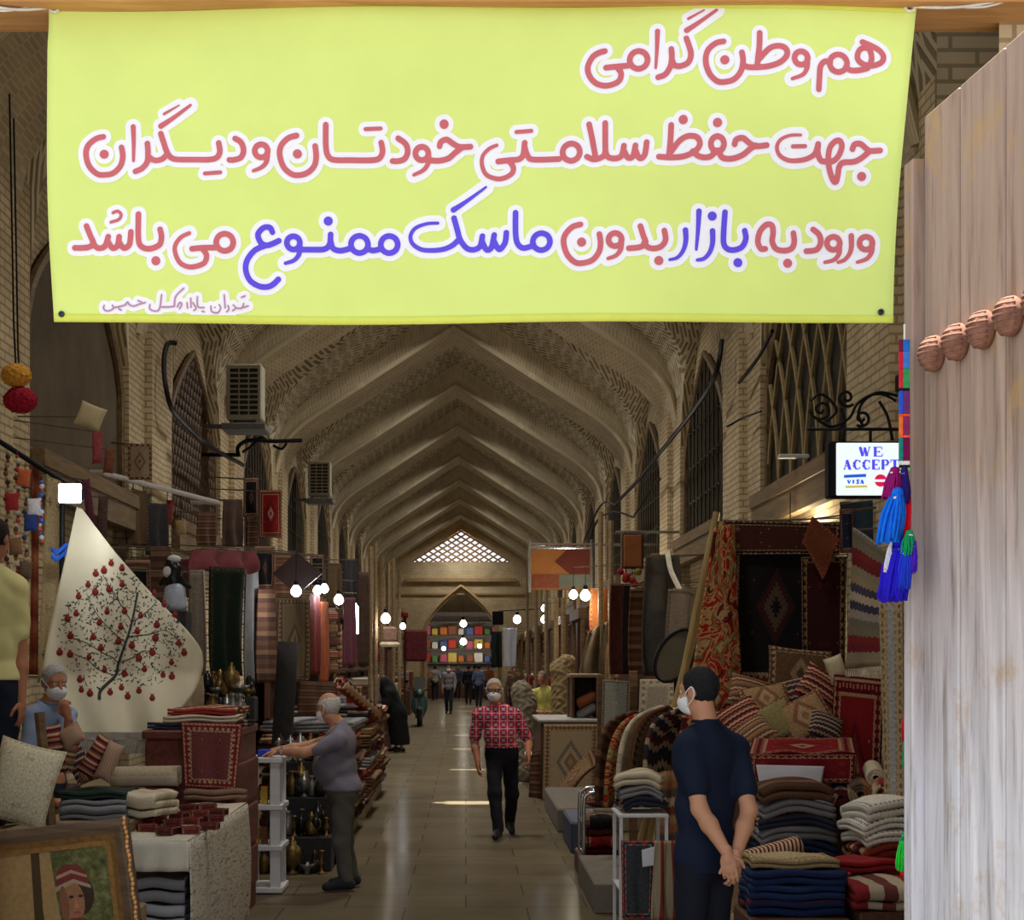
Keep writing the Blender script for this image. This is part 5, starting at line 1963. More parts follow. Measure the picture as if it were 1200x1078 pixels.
# counter with folded greys, green cloth, knitted bags
slab('counter', (-2.24, 8.35, 0), (-1.83, 9.1, .955), M_PINE, 'plain counter carrying folded grey cloths behind the painting', 'counter')
folded('folded_cloth', (-2.06, 8.62, .957), (.36, .42, .10), S_GREY, 4, 4, 'folded grey striped cloth on the counter under the knitted bags')
folded('folded_cloth', (-1.80, 8.66, .957), (.24, .34, .13), S_CREAM, -12, 3, 'crumpled cream cloth at the right end of the grey folded cloths')
folded('folded_cloth', (-2.07, 8.64, 1.065), (.38, .40, .04), plain('dark_green_cotton', (28, 44, 36), .9), 2, 2, 'thin dark green cloth lying on the folded grey cloth')
bagm = [S_KILIM, S_KILIM3, S_KILIM2, S_CREAMRED, S_KILIM, S_KILIM3, S_CREAMRED]
bl = ['upright red kilim bag, leftmost of the knitted bags', 'tan kilim bag with zigzag bands leaning second from left', 'navy banded kilim bag in the middle of the bags', 'cream and red braided bag behind the others', 'red banded bag leaning to the right', 'tan knitted bag low in front',
      'cream and red braided bag at the right end']
for i, (x, y, w, h, a) in enumerate([(63, 878, 24, 62, -8), (80, 880, 22, 52, 14), (92, 894, 26, 44, -30), (84, 862, 24, 30, 60), (112, 886, 22, 56, 32), (102, 904, 26, 26, 70), (128, 892, 20, 50, 24)]):
    k = 8.7 / FPX
    dd = 8.62 + .05 * (i % 3)
    cushion('knitted_bag', P(x, y, dd), (w * k, h * k * .95, .10), rot('Y', a), bagm[i], bl[i], 'bag')

# the cloth covered table with little boxes
t_ = table('display_table', (-1.80, 8.38, 0), (-1.46, 10.05, .885), M_PINE, 'plain table under the white patterned cloth')
n_ = NT('printed_white_cloth', .9, .1)
u_, v_ = n_.uv()
f_ = n_.noise(n_.xyz(n_.mth('MULTIPLY', u_, 22), n_.mth('MULTIPLY', v_, 60)), 1.0, 2, .6, 1.5)
M_PRINT = n_.out(n_.ramp(f_, [(.56, srgb(188, 178, 160)), (.60, srgb(112, 106, 98))]))
m = MB()
m.sheet(lambda u, v: np.array([-1.81 + .37 * u + .0, 7.93 + 2.14 * v, .895 + .004 * math.sin(9 * u + 5 * v)]), 10, 16, .006)
m.build('x', M_PRINT) if False else None
tc = thing('tablecloth', 'white printed cloth over the table of red boxes in the left foreground', 'tablecloth', (-1.78, 9, .0))
m.build('top_cloth', plain('white_linen', (190, 182, 164), .9, .06), tc, True)
m = MB().sheet(lambda u, v: np.array([-1.435 + .02 * math.sin(v * 3) - .01 * math.cos(u * 22) * (1 - v), 7.93 + 2.14 * u, .12 + .775 * v]), 40, 12, .006)
m.build('side_drape', M_PRINT, tc, True)
m = MB().sheet(lambda u, v: np.array([-1.81 + .38 * u, 7.925 - .008 * math.sin(u * 19) * (1 - v), .74 + .155 * v]), 30, 5, .006)
m.build('front_flap', plain('white_linen', (190, 182, 164), .9, .06), tc, True)
for i, z in enumerate((.12, .27, .42, .56)):
    folded('folded_cloth', (-1.635, 8.13, z), (.34 - .02 * (i % 2), .32, .130), S_GREY if i % 2 else stripes('pale_grey_weave', [(160, 160, 166), (146, 146, 152), (170, 168, 170)], 4.0, 'v', .0), RNG.uniform(-3, 3), 2,
           ['lowest grey folded cloth under the white tablecloth', 'second grey folded cloth from the floor under the white tablecloth', 'third grey folded cloth from the floor under the white tablecloth', 'topmost grey folded cloth just under the white table flap'][i])
slab('crate', (-1.8, 7.97, 0), (-1.47, 8.30, .115), M_PINE, 'low crate under the folded grey cloths of the white table', 'crate')
M_REDBOX = [rug('red_box_a', (96, 42, 38), [(170, 120, 90), (70, 24, 30)], ((96, 26, 30), (170, 130, 100)), ((180, 150, 120), (80, 30, 34)), None, (.1, .1), 60, .012), rug('red_box_b', (84, 34, 36), [(170, 140, 110), (50, 26, 30)], ((70, 26, 30), (160, 110, 90)), ((180, 150, 120), (60, 26, 30)), None, (.1, .1), 70, .012)]
rb = None
for i, (x, y, r_) in enumerate([(172, 968, 10), (196, 972, -8), (222, 971, 14), (246, 966, 0), (178, 960, -14), (202, 962, 6), (226, 960, -4), (250, 957, 18), (186, 952, 4), (210, 953, -12), (234, 951, 8), (256, 949, -6), (196, 945, 12), (222, 944, -4), (244, 943, 6)]):
    D = .92 * FPX / (y + 6 - VY)
    q = P(x, y, D)
    if i < 2:
        o = MB().obox((0, 0, .016), (.052, .038, .016), None, 0, .004).build('trinket_box', M_REDBOX[i], None, False, (0, 0, 0))
        MB().obox((0, 0, .034), (.054, .040, .005), None, 0, .003).build('lid', M_REDBOX[i], o)
        rb = (rb or []) + [o]
    else:
        o = copy_tree(rb[i % 2])
    o.location = (q[0], D, .901)
    o.rotation_euler = (0, 0, math.radians(r_ * 2))
    tag(o, 'small flat red patterned box lying on the white tablecloth', 'box', 'red boxes on the white tablecloth')

# red chest behind the table
ch = thing('wooden_chest', 'tall red brown plank chest behind the white table', 'chest', (-1.85, 10.95, 0))
slab('body', (-2.16, 10.34, 0), (-1.585, 11.6, 1.30), M_REDWOOD, parent=ch)
slab('lid', (-2.18, 10.32, 1.30), (-1.57, 11.62, 1.36), M_REDWOOD, parent=ch)
for z in (.32, .64, .97):
    slab('board', (-1.585, 10.36, z - .145), (-1.565, 11.58, z + .145), M_REDWOOD, parent=ch)
slab('corner_post', (-1.60, 10.30, 0), (-1.545, 10.37, 1.30), M_REDWOOD, parent=ch)
k_ = hang('kilim', [(212, 846, 10.22), (284, 848, 10.22), (276, 925, 10.22), (216, 922, 10.22)], rug('kilim_chest', (110, 60, 58), [(170, 140, 116), (70, 72, 96), (130, 44, 46)], ((120, 40, 44), (170, 140, 110)), ((190, 166, 136), (100, 40, 44)), None, (.6, .7), 12, .1), 'faded red kilim hanging down the front of the chest', 'kilim', .012, 2, .01)
for i, (w, mt, lb) in enumerate([(.54, S_KILIM2, 'dark banded rug folded lowest on top of the chest'), (.5, S_CREAM, 'cream rug folded in the middle of the pile on the chest'), (.46, S_KILIM, 'red banded rug folded on top of the pile on the chest')]):
    folded('folded_rug', (-1.86 + .02 * i, 10.85 + .05 * i, 1.363 + .048 * i), (w, .9, .046), mt, RNG.uniform(-6, 6), 2, lb, 'folded rug', bulge=.1)
folded('bundled_cloth', (-1.66, 10.17, .907), (.40, .15, .07), plain('rose_brown_cloth', (128, 96, 80), .95, .2), 6, 2, 'rose brown bundled cloth on the back edge of the white table', 'cloth')

# the pomegranate cloth
LB = smooth_path([(90, 594), (80, 640), (66, 700), (54, 760), (50, 800), (64, 836), (84, 862)], 8)
RB = smooth_path([(96, 596), (136, 648), (182, 700), (224, 744), (238, 772), (230, 806), (207, 840), (207, 862)], 8)


def bez(C, v):
    q = v * (len(C) - 1)
    i = min(int(q), len(C) - 2)
    return C[i] + (C[i + 1] - C[i]) * (q - i)


def suz_depth(px, py):
    return 10.95 + .05 * math.sin((px - 60) * .06 + (py - 600) * .012) + .035 * math.sin((px - py * .3) * .11) * max(0, (py - 640) / 240) - .25 * max(0, (py - 790) / 90)


def sz(px, py, t=0.0):
    return P(px, py, suz_depth(px, py) - t)


def suz_fn(u, v):
    a, b = bez(LB, v), bez(RB, v)
    q = a + (b - a) * u
    return sz(q[0], q[1])


SUZ = thing('embroidered_cloth', 'big cream cloth embroidered with a pomegranate tree hung up by one corner', 'cloth', sz(146, 862))
cm = MB().sheet(lambda u, v: suz_fn(u, 1 - v), 40, 44, .006).build('cloth', plain('cream_linen', (206, 196, 170), .9, .05, 5), SUZ, True)
fr = hang('x', [(86, 858, 10.67), (207, 858, 10.67), (207, 868, 10.66), (86, 868, 10.66)], plain('grey_border', (150, 142, 130), .9), None, None, .008, 4, .012, parent=cm)
fr.name = 'border_band'
m = MB()
for i in range(70):
    x = 87 + 119 * i / 69
    m.tube([P(x, 866, 10.655), P(x + RNG.uniform(-1, 1), 874, 10.65), P(x + RNG.uniform(-2, 2), 883, 10.65)], .0055, 4)
m.build('fringe', plain('grey_fringe', (168, 162, 152), .95), fr)
q = lambda x, y: (x / 4.146, 560 + y / 4.146)
m = MB()


def vein(pts, w0, w1):
    pp = smooth_path([q(*p) for p in pts], 6)
    m.tube([sz(x, y, .004) for x, y in pp], np.linspace(w0, w1, len(pp)), 5)


vein([(482, 1075), (490, 1030), (560, 960), (575, 900), (610, 800), (640, 700), (668, 555)], .013, .007)
vein([(490, 1030), (470, 1015)], .008, .004)
vein([(575, 900), (650, 870), (700, 840), (780, 860)], .004, .002)
vein([(575, 900), (545, 870), (500, 850), (420, 800), (350, 780)], .004, .002)
vein([(610, 800), (540, 740), (470, 660), (420, 560)], .004, .002)
vein([(640, 700), (700, 660), (760, 600), (740, 560)], .004, .002)
vein([(640, 700), (590, 620), (540, 540), (500, 470)], .004, .002)
vein([(620, 770), (720, 760), (800, 740), (860, 780)], .004, .002)
vein([(560, 960), (480, 930), (420, 880), (340, 850)], .004, .002)
rr = random.Random(5)


def leaf(x, y, a, l):
    c, d = np.array([x, y]), np.array([math.cos(a), math.sin(a)])
    nrm = np.array([-d[1], d[0]])
    m.add([sz(*(c - d * l), .0042), sz(*(c + nrm * l * .32), .0046), sz(*(c + d * l), .0042), sz(*(c - nrm * l * .32), .0046)], [(0, 1, 2, 3)])


n_l = 0
while n_l < 900:
    x, y = rr.uniform(280, 900), rr.uniform(420, 1010)
    if ((x - 590) / 310) ** 2 + ((y - 760) / 300) ** 2 > 1 or x - 600 > (y - 400) * 1.0:
        continue
    leaf(*q(x, y), rr.uniform(0, 3.14), rr.uniform(1.5, 2.7))
    n_l += 1
m.build('embroidered_branches', plain('black_thread', (48, 52, 58), .8), cm)
m = MB()
for (x, y) in [(540, 415), (505, 450), (592, 440), (465, 465), (428, 520), (463, 555), (530, 543), (593, 518), (382, 577), (328, 685), (370, 660), (520, 650), (605, 648), (683, 670), (482, 705), (587, 725), (667, 745), (762, 715), (342, 768), (453, 773),
               (575, 795), (640, 815), (755, 780), (868, 803), (490, 828), (290, 848), (340, 858), (433, 870), (675, 875), (740, 848), (895, 850), (833, 897), (702, 930), (508, 935), (605, 953), (388, 980), (395, 1030), (437, 1047), (535, 1042), (590, 1020),
               (620, 1062), (675, 1035), (740, 1070), (792, 958), (835, 965), (798, 615), (850, 665), (750, 560)]:
    px, py = q(x, y)
    if px > 233:
        continue
    rad = rr.uniform(3.2, 4.2)
    ring = [sz(px + rad * math.cos(t), py + rad * math.sin(t), .0055) for t in np.linspace(0, 6.283, 14, endpoint=False)]
    m.add(ring + [sz(px, py, .012)], [(i, (i + 1) % 14, 14) for i in range(14)])
    m.add([sz(px - 1.6, py - rad + .6, .006), sz(px - 2.2, py - rad - 2.4, .006), sz(px, py - rad - 1, .006), sz(px + 2.2, py - rad - 2.4, .006), sz(px + 1.6, py - rad + .6, .006)], [(0, 1, 2, 3, 4)])
m.build('embroidered_pomegranates', plain('red_thread', (118, 34, 34), .8, .2, 60), cm)
roll('rolled_cloth', P(132, 910, 10.35), P(211, 909, 10.3), .075, S_CREAM, 'beige rolled cloth lying under the pomegranate cloth')
slab('bench', (-2.318, 10.1, 0), (-1.95, 10.29, .98), M_REDWOOD, 'narrow red brown bench under the beige rolled cloth', 'bench')

# lamp on a dark pole beside the cloth
LP = thing('lamp_stand', 'bright square lamp on a dark pole above the pomegranate cloth', 'lamp', (P(70, 700, 11.2)[0], 11.2, PLAT))
m = MB().tube([np.array([P(71, 700, 11.2)[0], 11.2, PLAT]), P(73, 588, 11.2)], .02, 8)
m.build('pole', M_BLK, LP)
MB().tube([P(73, 588, 11.2), P(78, 580, 10.9), P(82, 576, 10.55)], .014, 6).build('arm', M_BLK, LP)
a = P(82, 578, 10.5)
MB().obox(a + np.array([0, .04, 0]), (.085, .03, .07), None, 0, .02).build('housing', M_BLK, LP)
MB().obox(a, (.078, .012, .066), None, 0, .01).build('light_panel', glow('led_white', (236, 246, 255), 16.0), LP)
pl = bpy.data.lights.new('led_light', 'AREA')
pl.energy, pl.size, pl.color = 4.5, .16, (.9, .96, 1)
lo = bpy.data.objects.new('led_light', pl)
COL.objects.link(lo)
lo.location = a + np.array([.02, .0, -.09])
lo.rotation_euler = (math.radians(48), 0, math.radians(-8))
for (y, w) in ((640, .05), (648, .045)):
    MB().sheet(lambda u, v: P(60 + 20 * u, y + 6 * v + 4 * math.sin(u * 5), 11.14), 10, 3, .01).build('blue_ribbon', plain('blue_ribbon', (40, 100, 220), .7), LP, True)

# hanging bands and beads at the far left
RL = MB().tube([P(-20, 505, 11.45), P(90, 575, 11.45)], .02, 8).build('hanging_rail', M_BLK)
tag(RL, 'dark sloping rail carrying beaded bands at the left edge', 'rail')
T(hang('woven_band', [(55, 552, 11.44), (76, 566, 11.44), (66, 800, 11.4), (44, 800, 11.4)], S_DIAMOND, None, None, .01, 1, .012), 'tan woven band with black diamonds hanging left of the pomegranate cloth', 'band')
T(hang('woven_band', [(38, 541, 11.46), (46, 547, 11.46), (44, 790, 11.5), (34, 790, 11.5)], stripes('rust_band', [(130, 66, 44), (150, 90, 60), (110, 50, 40)], 6, 'v', .1), None, None, .01, 1, .012), 'narrow rust coloured woven band hanging at the left', 'band')
for i, (x, y0, y1, cols, lb) in enumerate([(8, 530, 700, [(150, 130, 96), (60, 40, 30), (120, 60, 50)], 'string of tan and brown beads at the far left edge'), (20, 535, 690, [(170, 60, 60), (200, 190, 170), (90, 70, 50)], 'string of red and white beads, second from the left edge'),
                                           (30, 545, 740, [(140, 90, 60), (190, 170, 130), (50, 60, 100)], 'string of amber and blue beads beside the rust band'), (48, 565, 640, [(60, 110, 210), (210, 210, 220), (200, 90, 60)], 'string of blue and white beads near the lamp')]):
    m = [MB(), MB(), MB()]
    n_b = int((y1 - y0) / 5)
    for j in range(n_b):
        y = y0 + (y1 - y0) * j / n_b
        m[j % 3].ball(P(x + 1.5 * math.sin(j), y, 11.3), .014 + .006 * (j % 2), 8)
    t = thing('bead_string', lb, 'beads', P(x, y1, 11.3))
    MB().tube([P(x, y0 - 6, 11.42), P(x, y0, 11.3), P(x, y1, 11.3)], .003, 4).build('thread', M_BLK, t)
    for mm, c in zip(m, cols):
        mm.build('beads', plain('bead_%d_%d_%d' % c, c, .35, .1), t, True)
for i, (x, y, c, lb) in enumerate([(14, 588, (150, 40, 44), 'red embroidered pouch hanging among the beads'), (36, 612, (40, 60, 120), 'dark blue pouch hanging among the beads'), (40, 594, (206, 204, 214), 'white pouch hanging beside the lamp'), (28, 560, (190, 96, 60), 'orange pouch high among the beads'), (18, 640, (116, 84, 60), 'brown pouch hanging below the red pouch'),
                                   (30, 668, (90, 70, 54), 'dark brown pouch hanging lowest among the beads')]):
    cushion('pouch', P(x, y, 11.22), (.10, .13, .05), rot('Y', 10 * math.sin(i * 3)), plain('pouch_%d' % i, c, .9, .25, 60), lb, 'pouch')
for (x, y, c, r_, lb) in ((19, 440, (206, 146, 58), .088, 'mustard yellow wool pompom hanging at the upper left'), (24, 469, (150, 22, 44), .100, 'dark red wool pompom hanging at the upper left')):
    d = 9.2
    t = thing('pompom', lb, 'pompom', P(x, y, d))
    nz = lambda X, Y, Z: .012 * np.sin(X * 140 + 2 * np.sin(Z * 80)) * np.sin(Y * 130 + Z * 60) * np.sin(Z * 150)
    sdf_obj('wool', [('e', P(x, y, d), (r_, r_ * .9, r_ * .78))], .008, plain('wool_%d' % c[0], c, .95, .25, 60), t, .02, nz)
    MB().tube([P(x, y, d), P(x - 3, y - 60, d), P(x - 8, y - 330, d)], .006, 5).build('cord', M_BLK, t)
# ------------------------------------------------------------------ left side further in
# white display stand the stout man leans on
WS = thing('display_stand', 'white painted metal display stand under the stout man\'s hands', 'stand', (-1.56, 12.2, 0))
for (x, y) in ((-1.50, 12.08), (-1.50, 12.45), (-1.72, 12.08), (-1.72, 12.45)):
    slab('post', (x - .04, y - .02, .03), (x + .04, y + .02, 1.07), M_WHITEPAINT, parent=WS, bev=.004)
for z in (.03, .36, .68, 1.05):
    slab('shelf', (-1.76, 12.04, z - .02), (-1.44, 12.49, z + .02), M_WHITEPAINT, parent=WS, bev=.004)
M_YEL = [plain('yellow_packet', (196, 156, 60), .6, .3, 40), plain('brown_packet', (120, 80, 40), .6, .3, 40)]
for i, (z, n) in enumerate(((.38, 3), (.70, 3))):
    for j in range(n):
        o = MB().obox((-1.66 + .065 * j, 12.16, z + .07), (.026, .02, .07), rot('Z', 8 * (j - 1)), 0, .004).build('packet', M_YEL[(i + j) % 2])
        tag(o, 'small yellow and brown packet standing on the white stand', 'packet', 'packets on the white stand')
o = MB().obox((-1.60, 12.2, 1.10), (.05, .05, .028), None, 0, .006).build('blue_box', plain('blue_card', (40, 70, 190), .6))
tag(o, 'little blue box on the top of the white stand', 'box')

# glittering piles of metalware on stepped stands
st1 = thing('stepped_stand', 'dark stepped stand heaped with metalware beyond the white display stand', 'stand', (-1.45, 13.9, 0))
for i, (z, y) in enumerate(((.30, 13.35), (.62, 13.65), (.92, 13.95))):
    slab('step', (-1.78, y, 0), (-1.17, 14.35, z), M_CHARCOALFELT, parent=st1)
st2 = thing('stepped_stand', 'dark stepped stand of metalware behind the red chest', 'stand', (-2.3, 12.9, 0))
for i, (z, y) in enumerate(((1.10, 12.62), (1.32, 12.9), (1.52, 13.2))):
    slab('step', (-2.35, y, 0), (-1.82, 13.45, z), M_CHARCOALFELT, parent=st2)
kinds = ['vase', 'bowl', 'jug', 'candlestick', 'samovar']
for si, (x0, x1, lv) in enumerate(((-1.74, -1.20, ((.30, 13.44), (.30, 13.56), (.62, 13.73), (.62, 13.86), (.92, 14.03), (.92, 14.2))), (-2.32, -1.86, ((1.10, 12.70), (1.10, 12.82), (1.32, 12.98), (1.32, 13.1), (1.52, 13.27), (1.52, 13.38))))):
    for li, (z, y) in enumerate(lv):
        for j in range(8 if si == 0 else 7):
            kd = kinds[RNG.randint(5)]
            mi = RNG.randint(4)
            x = x0 + (x1 - x0) * (j + .5) / (8 if si == 0 else 7) + RNG.uniform(-.02, .02)
            wh = 'on the stepped stand beyond the white display stand' if si == 0 else 'on the stepped stand behind the red chest'
            mn = ['old brass', 'dark bronze', 'tinned', 'black glazed'][mi]
            pot(kd, (x, y, z), RNG.uniform(.5, .85) * (.8 if kd == 'samovar' else 1), mi, '%s %s %s' % (mn, kd, wh), '%s %ss %s' % (mn, kd, wh))
# more of it hanging and standing in front at the foot
for j in range(9):
    kd = kinds[j % 5]
    pot(kd, (-1.74 + .062 * j, 13.22 + .05 * (j % 2), .0), .7, (j * 3) % 4, '%s standing on the floor before the stepped stand' % kd, '%ss on the floor by the stepped stand' % kd)

# rug piles along the aisle
pl_m = [K_DARK, S_BROWN, S_KILIM3, K_RED, S_KILIM2, S_BROWN, K_TAN, S_KILIM, S_GREY]
w3 = ['nearest', 'middle', 'farthest']
for si, (y, x, n, wd) in enumerate(((16.4, -1.62, 9, .95), (18.6, -1.62, 10, 1.0), (21.0, -1.66, 9, 1.05))):
    slab('pallet', (x - wd / 2, y - .8, 0), (x + wd / 2 - .06, y + .8, .14), M_PINE, 'low pallet under the %s pile of rugs on the left' % w3[si], 'pallet')
    z = .143
    for k in range(n):
        h = .105 + .02 * RNG.rand()
        # folds face the aisle: build along y and turn
        ordn = ['lowest', 'second', 'third', 'fourth', 'fifth', 'sixth', 'seventh', 'eighth', 'ninth', 'tenth'][k]
        folded('folded_rug', (x + RNG.uniform(-.04, .05), y, z), (1.5, wd, h), pl_m[(k + si * 4) % 9], 90 + RNG.uniform(-2, 2), 3, '%s folded rug from the bottom in the %s pile on the left' % (ordn, w3[si]), 'folded rug', bulge=.04, droop=.05)
        z += h + .004
hang('draped_rug', [(352, 798, 15.6), (392, 800, 17.2), (398, 838, 17.2), (352, 838, 15.6)], S_BROWN, 'brown rug draped over the nearest pile beyond the stout man', 'rug', .03, 2, .02)
roll('rolled_rug', P(398, 800, 17.4), P(440, 836, 18.2), .09, S_KILIM, 'red banded rolled rug slanting down on the pile of rugs on the left')

# hangings along the left shops
hang('cloth_awning', [(226, 644, 15.2), (298, 646, 17.0), (302, 670, 16.8), (224, 668, 14.8)], plain('maroon_cloth', (92, 34, 38), .9, .2), 'dark red cloth awning above the green hanging on the left', 'awning', .06, 2.5, .02)
hang('hanging_rug', [(246, 664, 15.2), (286, 666, 16.0), (284, 792, 16.0), (248, 790, 15.2)], rug('dark_green_rug', (24, 34, 26), [(36, 48, 34), (70, 30, 26), (40, 44, 34)], ((30, 36, 28), (56, 50, 38)), ((50, 50, 40), (28, 30, 24)), None, (.8, 1.6), 6, .08), 'dark green rug hanging under the red awning on the left', 'rug', .03, 2, .015)
for (x0, x1, y0, y1, d, mt, lb) in ((288, 302, 668, 800, 16.8, plain('dim_grey_cloth', (96, 94, 94), .95, .2, 8), 'grey cloth hanging right of the dark green rug'), (302, 322, 690, 800, 17.4, S_BROWN, 'narrow brown rug hanging on the left, beside the grey cloth'), (326, 362, 700, 800, 18.2, rug('olive_rug', (92, 80, 60), [(60, 52, 44), (120, 100, 76), (76, 44, 40)], ((70, 56, 44), (116, 98, 74)), ((130, 112, 84), (66, 50, 40)), [(80, 64, 50), (124, 104, 80), (60, 44, 40)], (.9, 1.7), 7), 'olive brown medallion rug hanging on the left wall'),
                                  (362, 374, 696, 790, 19.6, plain('red_runner', (110, 36, 32), .95, .25, 20), 'narrow red runner hanging beside the olive rug'), (376, 384, 705, 800, 20.4, plain('orange_runner', (156, 84, 50), .95, .25, 20), 'narrow orange runner hanging beside the red runner'), (404, 416, 700, 780, 24, plain('plum_runner', (96, 52, 66), .95, .25, 20), 'narrow plum cloth hanging by the lit tube lamp')):
    hang('hanging_rug', [(x0, y0, d), (x1, y0, d + .8), (x1, y1, d + .8), (x0, y1, d)], mt, lb, 'rug', .03, 1.5, .015)
for j in range(5):
    o = MB().obox(P(388, 722 + 15 * j, 21.5), (.085, .09, .07), rot('Z', 20), 0, .03).build('hanging_bag', [S_KILIM, S_KILIM3, S_BROWN][j % 3])
    MB().tube([P(388, 722 + 15 * j, 21.5), (XL - NICHE, 21.5, P(388, 722 + 15 * j, 21.5)[2] + .1)], .008, 5).build('hook', M_BLK, o)
    tag(o, ['brown and red bag, top of the column of bags on the left', 'tan bag, second from the top of the column of bags', 'plain brown bag, middle of the column of bags', 'red banded bag, second lowest in the column of bags', 'tan bag at the bottom of the column of bags'][j], 'bag')
roll('rolled_rug', np.array([P(322, 800, 14.7)[0], 14.7, .005]), P(338, 752, 14.7), .105, M_CHARCOALFELT, 'charcoal grey rolled rug standing upright behind the stout man')
m = MB().prism([(0, -.34), (.30, 0), (0, .34), (-.30, 0)], lambda a, b, t: P(348, 672, 18.5) + np.array([a, t, b * .75]), .05)
tag(m.build('wall_mirror', plain('dark_mirror', (52, 36, 32), .3, .2)), 'dark diamond shaped mirror hanging high on the left', 'mirror')
m = MB().tube([P(236, 668, 14.6), P(238, 740, 14.6), np.array([P(238, 740, 14.6)[0], 14.6, 0])], .028, 8)
tag(m.build('upright_post', M_WHITEPAINT), 'cream post standing left of the dark green rug', 'post')
slab('plinth', (-2.66, 13.16, 0), (-2.40, 13.44, P(205, 716, 13.3)[2]), M_CHARCOALFELT, 'dark plinth under the black and white figurine', 'plinth')
FG = thing('figurine', 'black and white figurine above the right edge of the pomegranate cloth', 'figurine', P(203, 712, 13.3))
m = MB()
m.lathe([(.10, 0), (.11, .05), (.09, .2), (.06, .24)], P(205, 716, 13.3), 12)
m.build('pedestal', plain('pale_blue_glaze', (170, 182, 200), .4), FG, True)
sdf_obj('figure', [('e', P(203, 678, 13.3), (.08, .07, .14)), ('e', P(200, 662, 13.3), (.05, .05, .06)), ('c', P(206, 676, 13.3), P(222, 688, 13.3), .035, .02), ('c', P(200, 676, 13.3), P(188, 684, 13.3), .035, .02), ('e', P(208, 668, 13.3), (.05, .04, .05))], .012, M_BRASS[3], FG)
sdf_obj('white_cap', [('e', P(204, 655, 13.3), (.06, .05, .035)), ('e', P(196, 670, 13.25), (.04, .03, .05))], .012, M_WHITEPAINT, FG)
hang('hanging_shawl', [(222, 668, 13.5), (238, 668, 13.7), (240, 800, 13.7), (224, 800, 13.5)], rug('speckled_shawl', (120, 110, 100), [(60, 56, 54), (160, 150, 140), (90, 60, 56)], ((110, 100, 92), (70, 60, 56)), ((140, 130, 120), (70, 60, 54)), None, (.3, 1.2), 22, .03), 'speckled grey shawl hanging just right of the pomegranate cloth', 'shawl', .03, 1.5, .012)
hang('draped_cloth', [(212, 795, 12.0), (238, 792, 12.2), (236, 835, 12.0), (206, 840, 11.8)], plain('sand_cloth', (134, 116, 90), .9, .15), 'sand coloured cloth draped behind the pomegranate cloth hem', 'cloth', .04, 1.5, .012)

# small things pinned high on the left pier and recess
fc_ = cushion('felt_cap', P(106, 488, 12.4), (.22, .20, .09), rot('Y', 22), plain('cream_felt', (196, 182, 146), .9, .1), 'cream felt cap hung high on the left wall', 'cap')
MB().tube([P(106, 488, 12.4), (XL - .05, 12.4, P(106, 488, 12.4)[2])], .007, 5).build('peg', M_HOOK, fc_)
hang('wall_hanging', [(150, 520, 16.1), (178, 520, 16.1), (178, 562, 16.1), (150, 562, 16.1)], rug('arrow_weave', (176, 158, 130), [(130, 40, 40), (90, 40, 40)], ((120, 60, 50), (176, 150, 120)), ((176, 158, 130), (90, 50, 44)), [(130, 30, 34), (176, 158, 130), (120, 36, 36)], (.25, .38), 12, .03), 'small cream weave with a red arrow pinned to the left pier', 'wall hanging', .005, 1, .012)
for i, (x, y, w, h, c, lb) in enumerate([(114, 524, 12, 40, (150, 70, 74), 'rose red bag hanging left of the arrow weave'), (128, 540, 12, 30, (120, 70, 50), 'brown bag hanging left of the arrow weave'), (104, 590, 10, 60, (92, 44, 60), 'plum scarf hanging beside the lamp'), (142, 596, 16, 34, (150, 66, 60), 'red fringed bag hanging under the white rod'),
                                         (168, 594, 16, 30, (70, 80, 58), 'green checked bag hanging under the white rod'), (156, 612, 14, 22, (140, 90, 60), 'orange brown bag below the green checked bag'), (196, 600, 14, 30, (120, 50, 46), 'dark red bag hanging right of the green checked bag'), (120, 610, 12, 60, (80, 60, 56), 'dark brown scarf hanging right of the plum scarf'),
                                         (212, 618, 12, 18, (150, 130, 96), 'straw coloured bag below the arched rust screen')]):
    f_ = (x - 118) / 138
    d = 12.3 if x < 130 else 15.2 + 5.3 * f_
    o = cushion('hanging_bag', P(x, y, d), (w * d / FPX, h * d / FPX, .07), rot('Y', 8 * math.sin(i * 2.2)), plain('bag_cloth_%d' % i, c, .9, .35, 40), lb, 'bag')
    q_ = P(x, y - h * .45, d)
    if x < 130:
        MB().tube([q_, (XL - .05, q_[1], q_[2] + .1)], .006, 5).build('hook', M_HOOK, o)
    else:
        MB().tube([q_, P(x, 554 + 35 * f_, d)], .006, 5).build('cord', M_BLK, o)
m = MB().tube([np.array([XL - .1, 15.2, P(118, 554, 15.2)[2]]), P(118, 554, 15.2), P(256, 589, 20.5), np.array([XL - NICHE, 20.5, P(256, 589, 20.5)[2]])], .03, 8)
tag(m.build('lighting_rail', plain('pale_rail', (176, 168, 160), .5)), 'long pale rail slanting along the left shops', 'rail')
for (dx, yy_) in ((140, 560), (225, 581)):
    pass

# cables, bracket lamp, air conditioners
m = MB().tube(smooth_path([P(206, 402, 17.6), P(196, 404, 17.5), P(192, 430, 17.4), P(198, 470, 17.4), P(210, 490, 18), P(245, 522, 20), P(285, 545, 22.4)], 6), .03, 6)
tag(m.build('cable', M_BLK), 'thick black cable looping down across the left pier', 'cable')


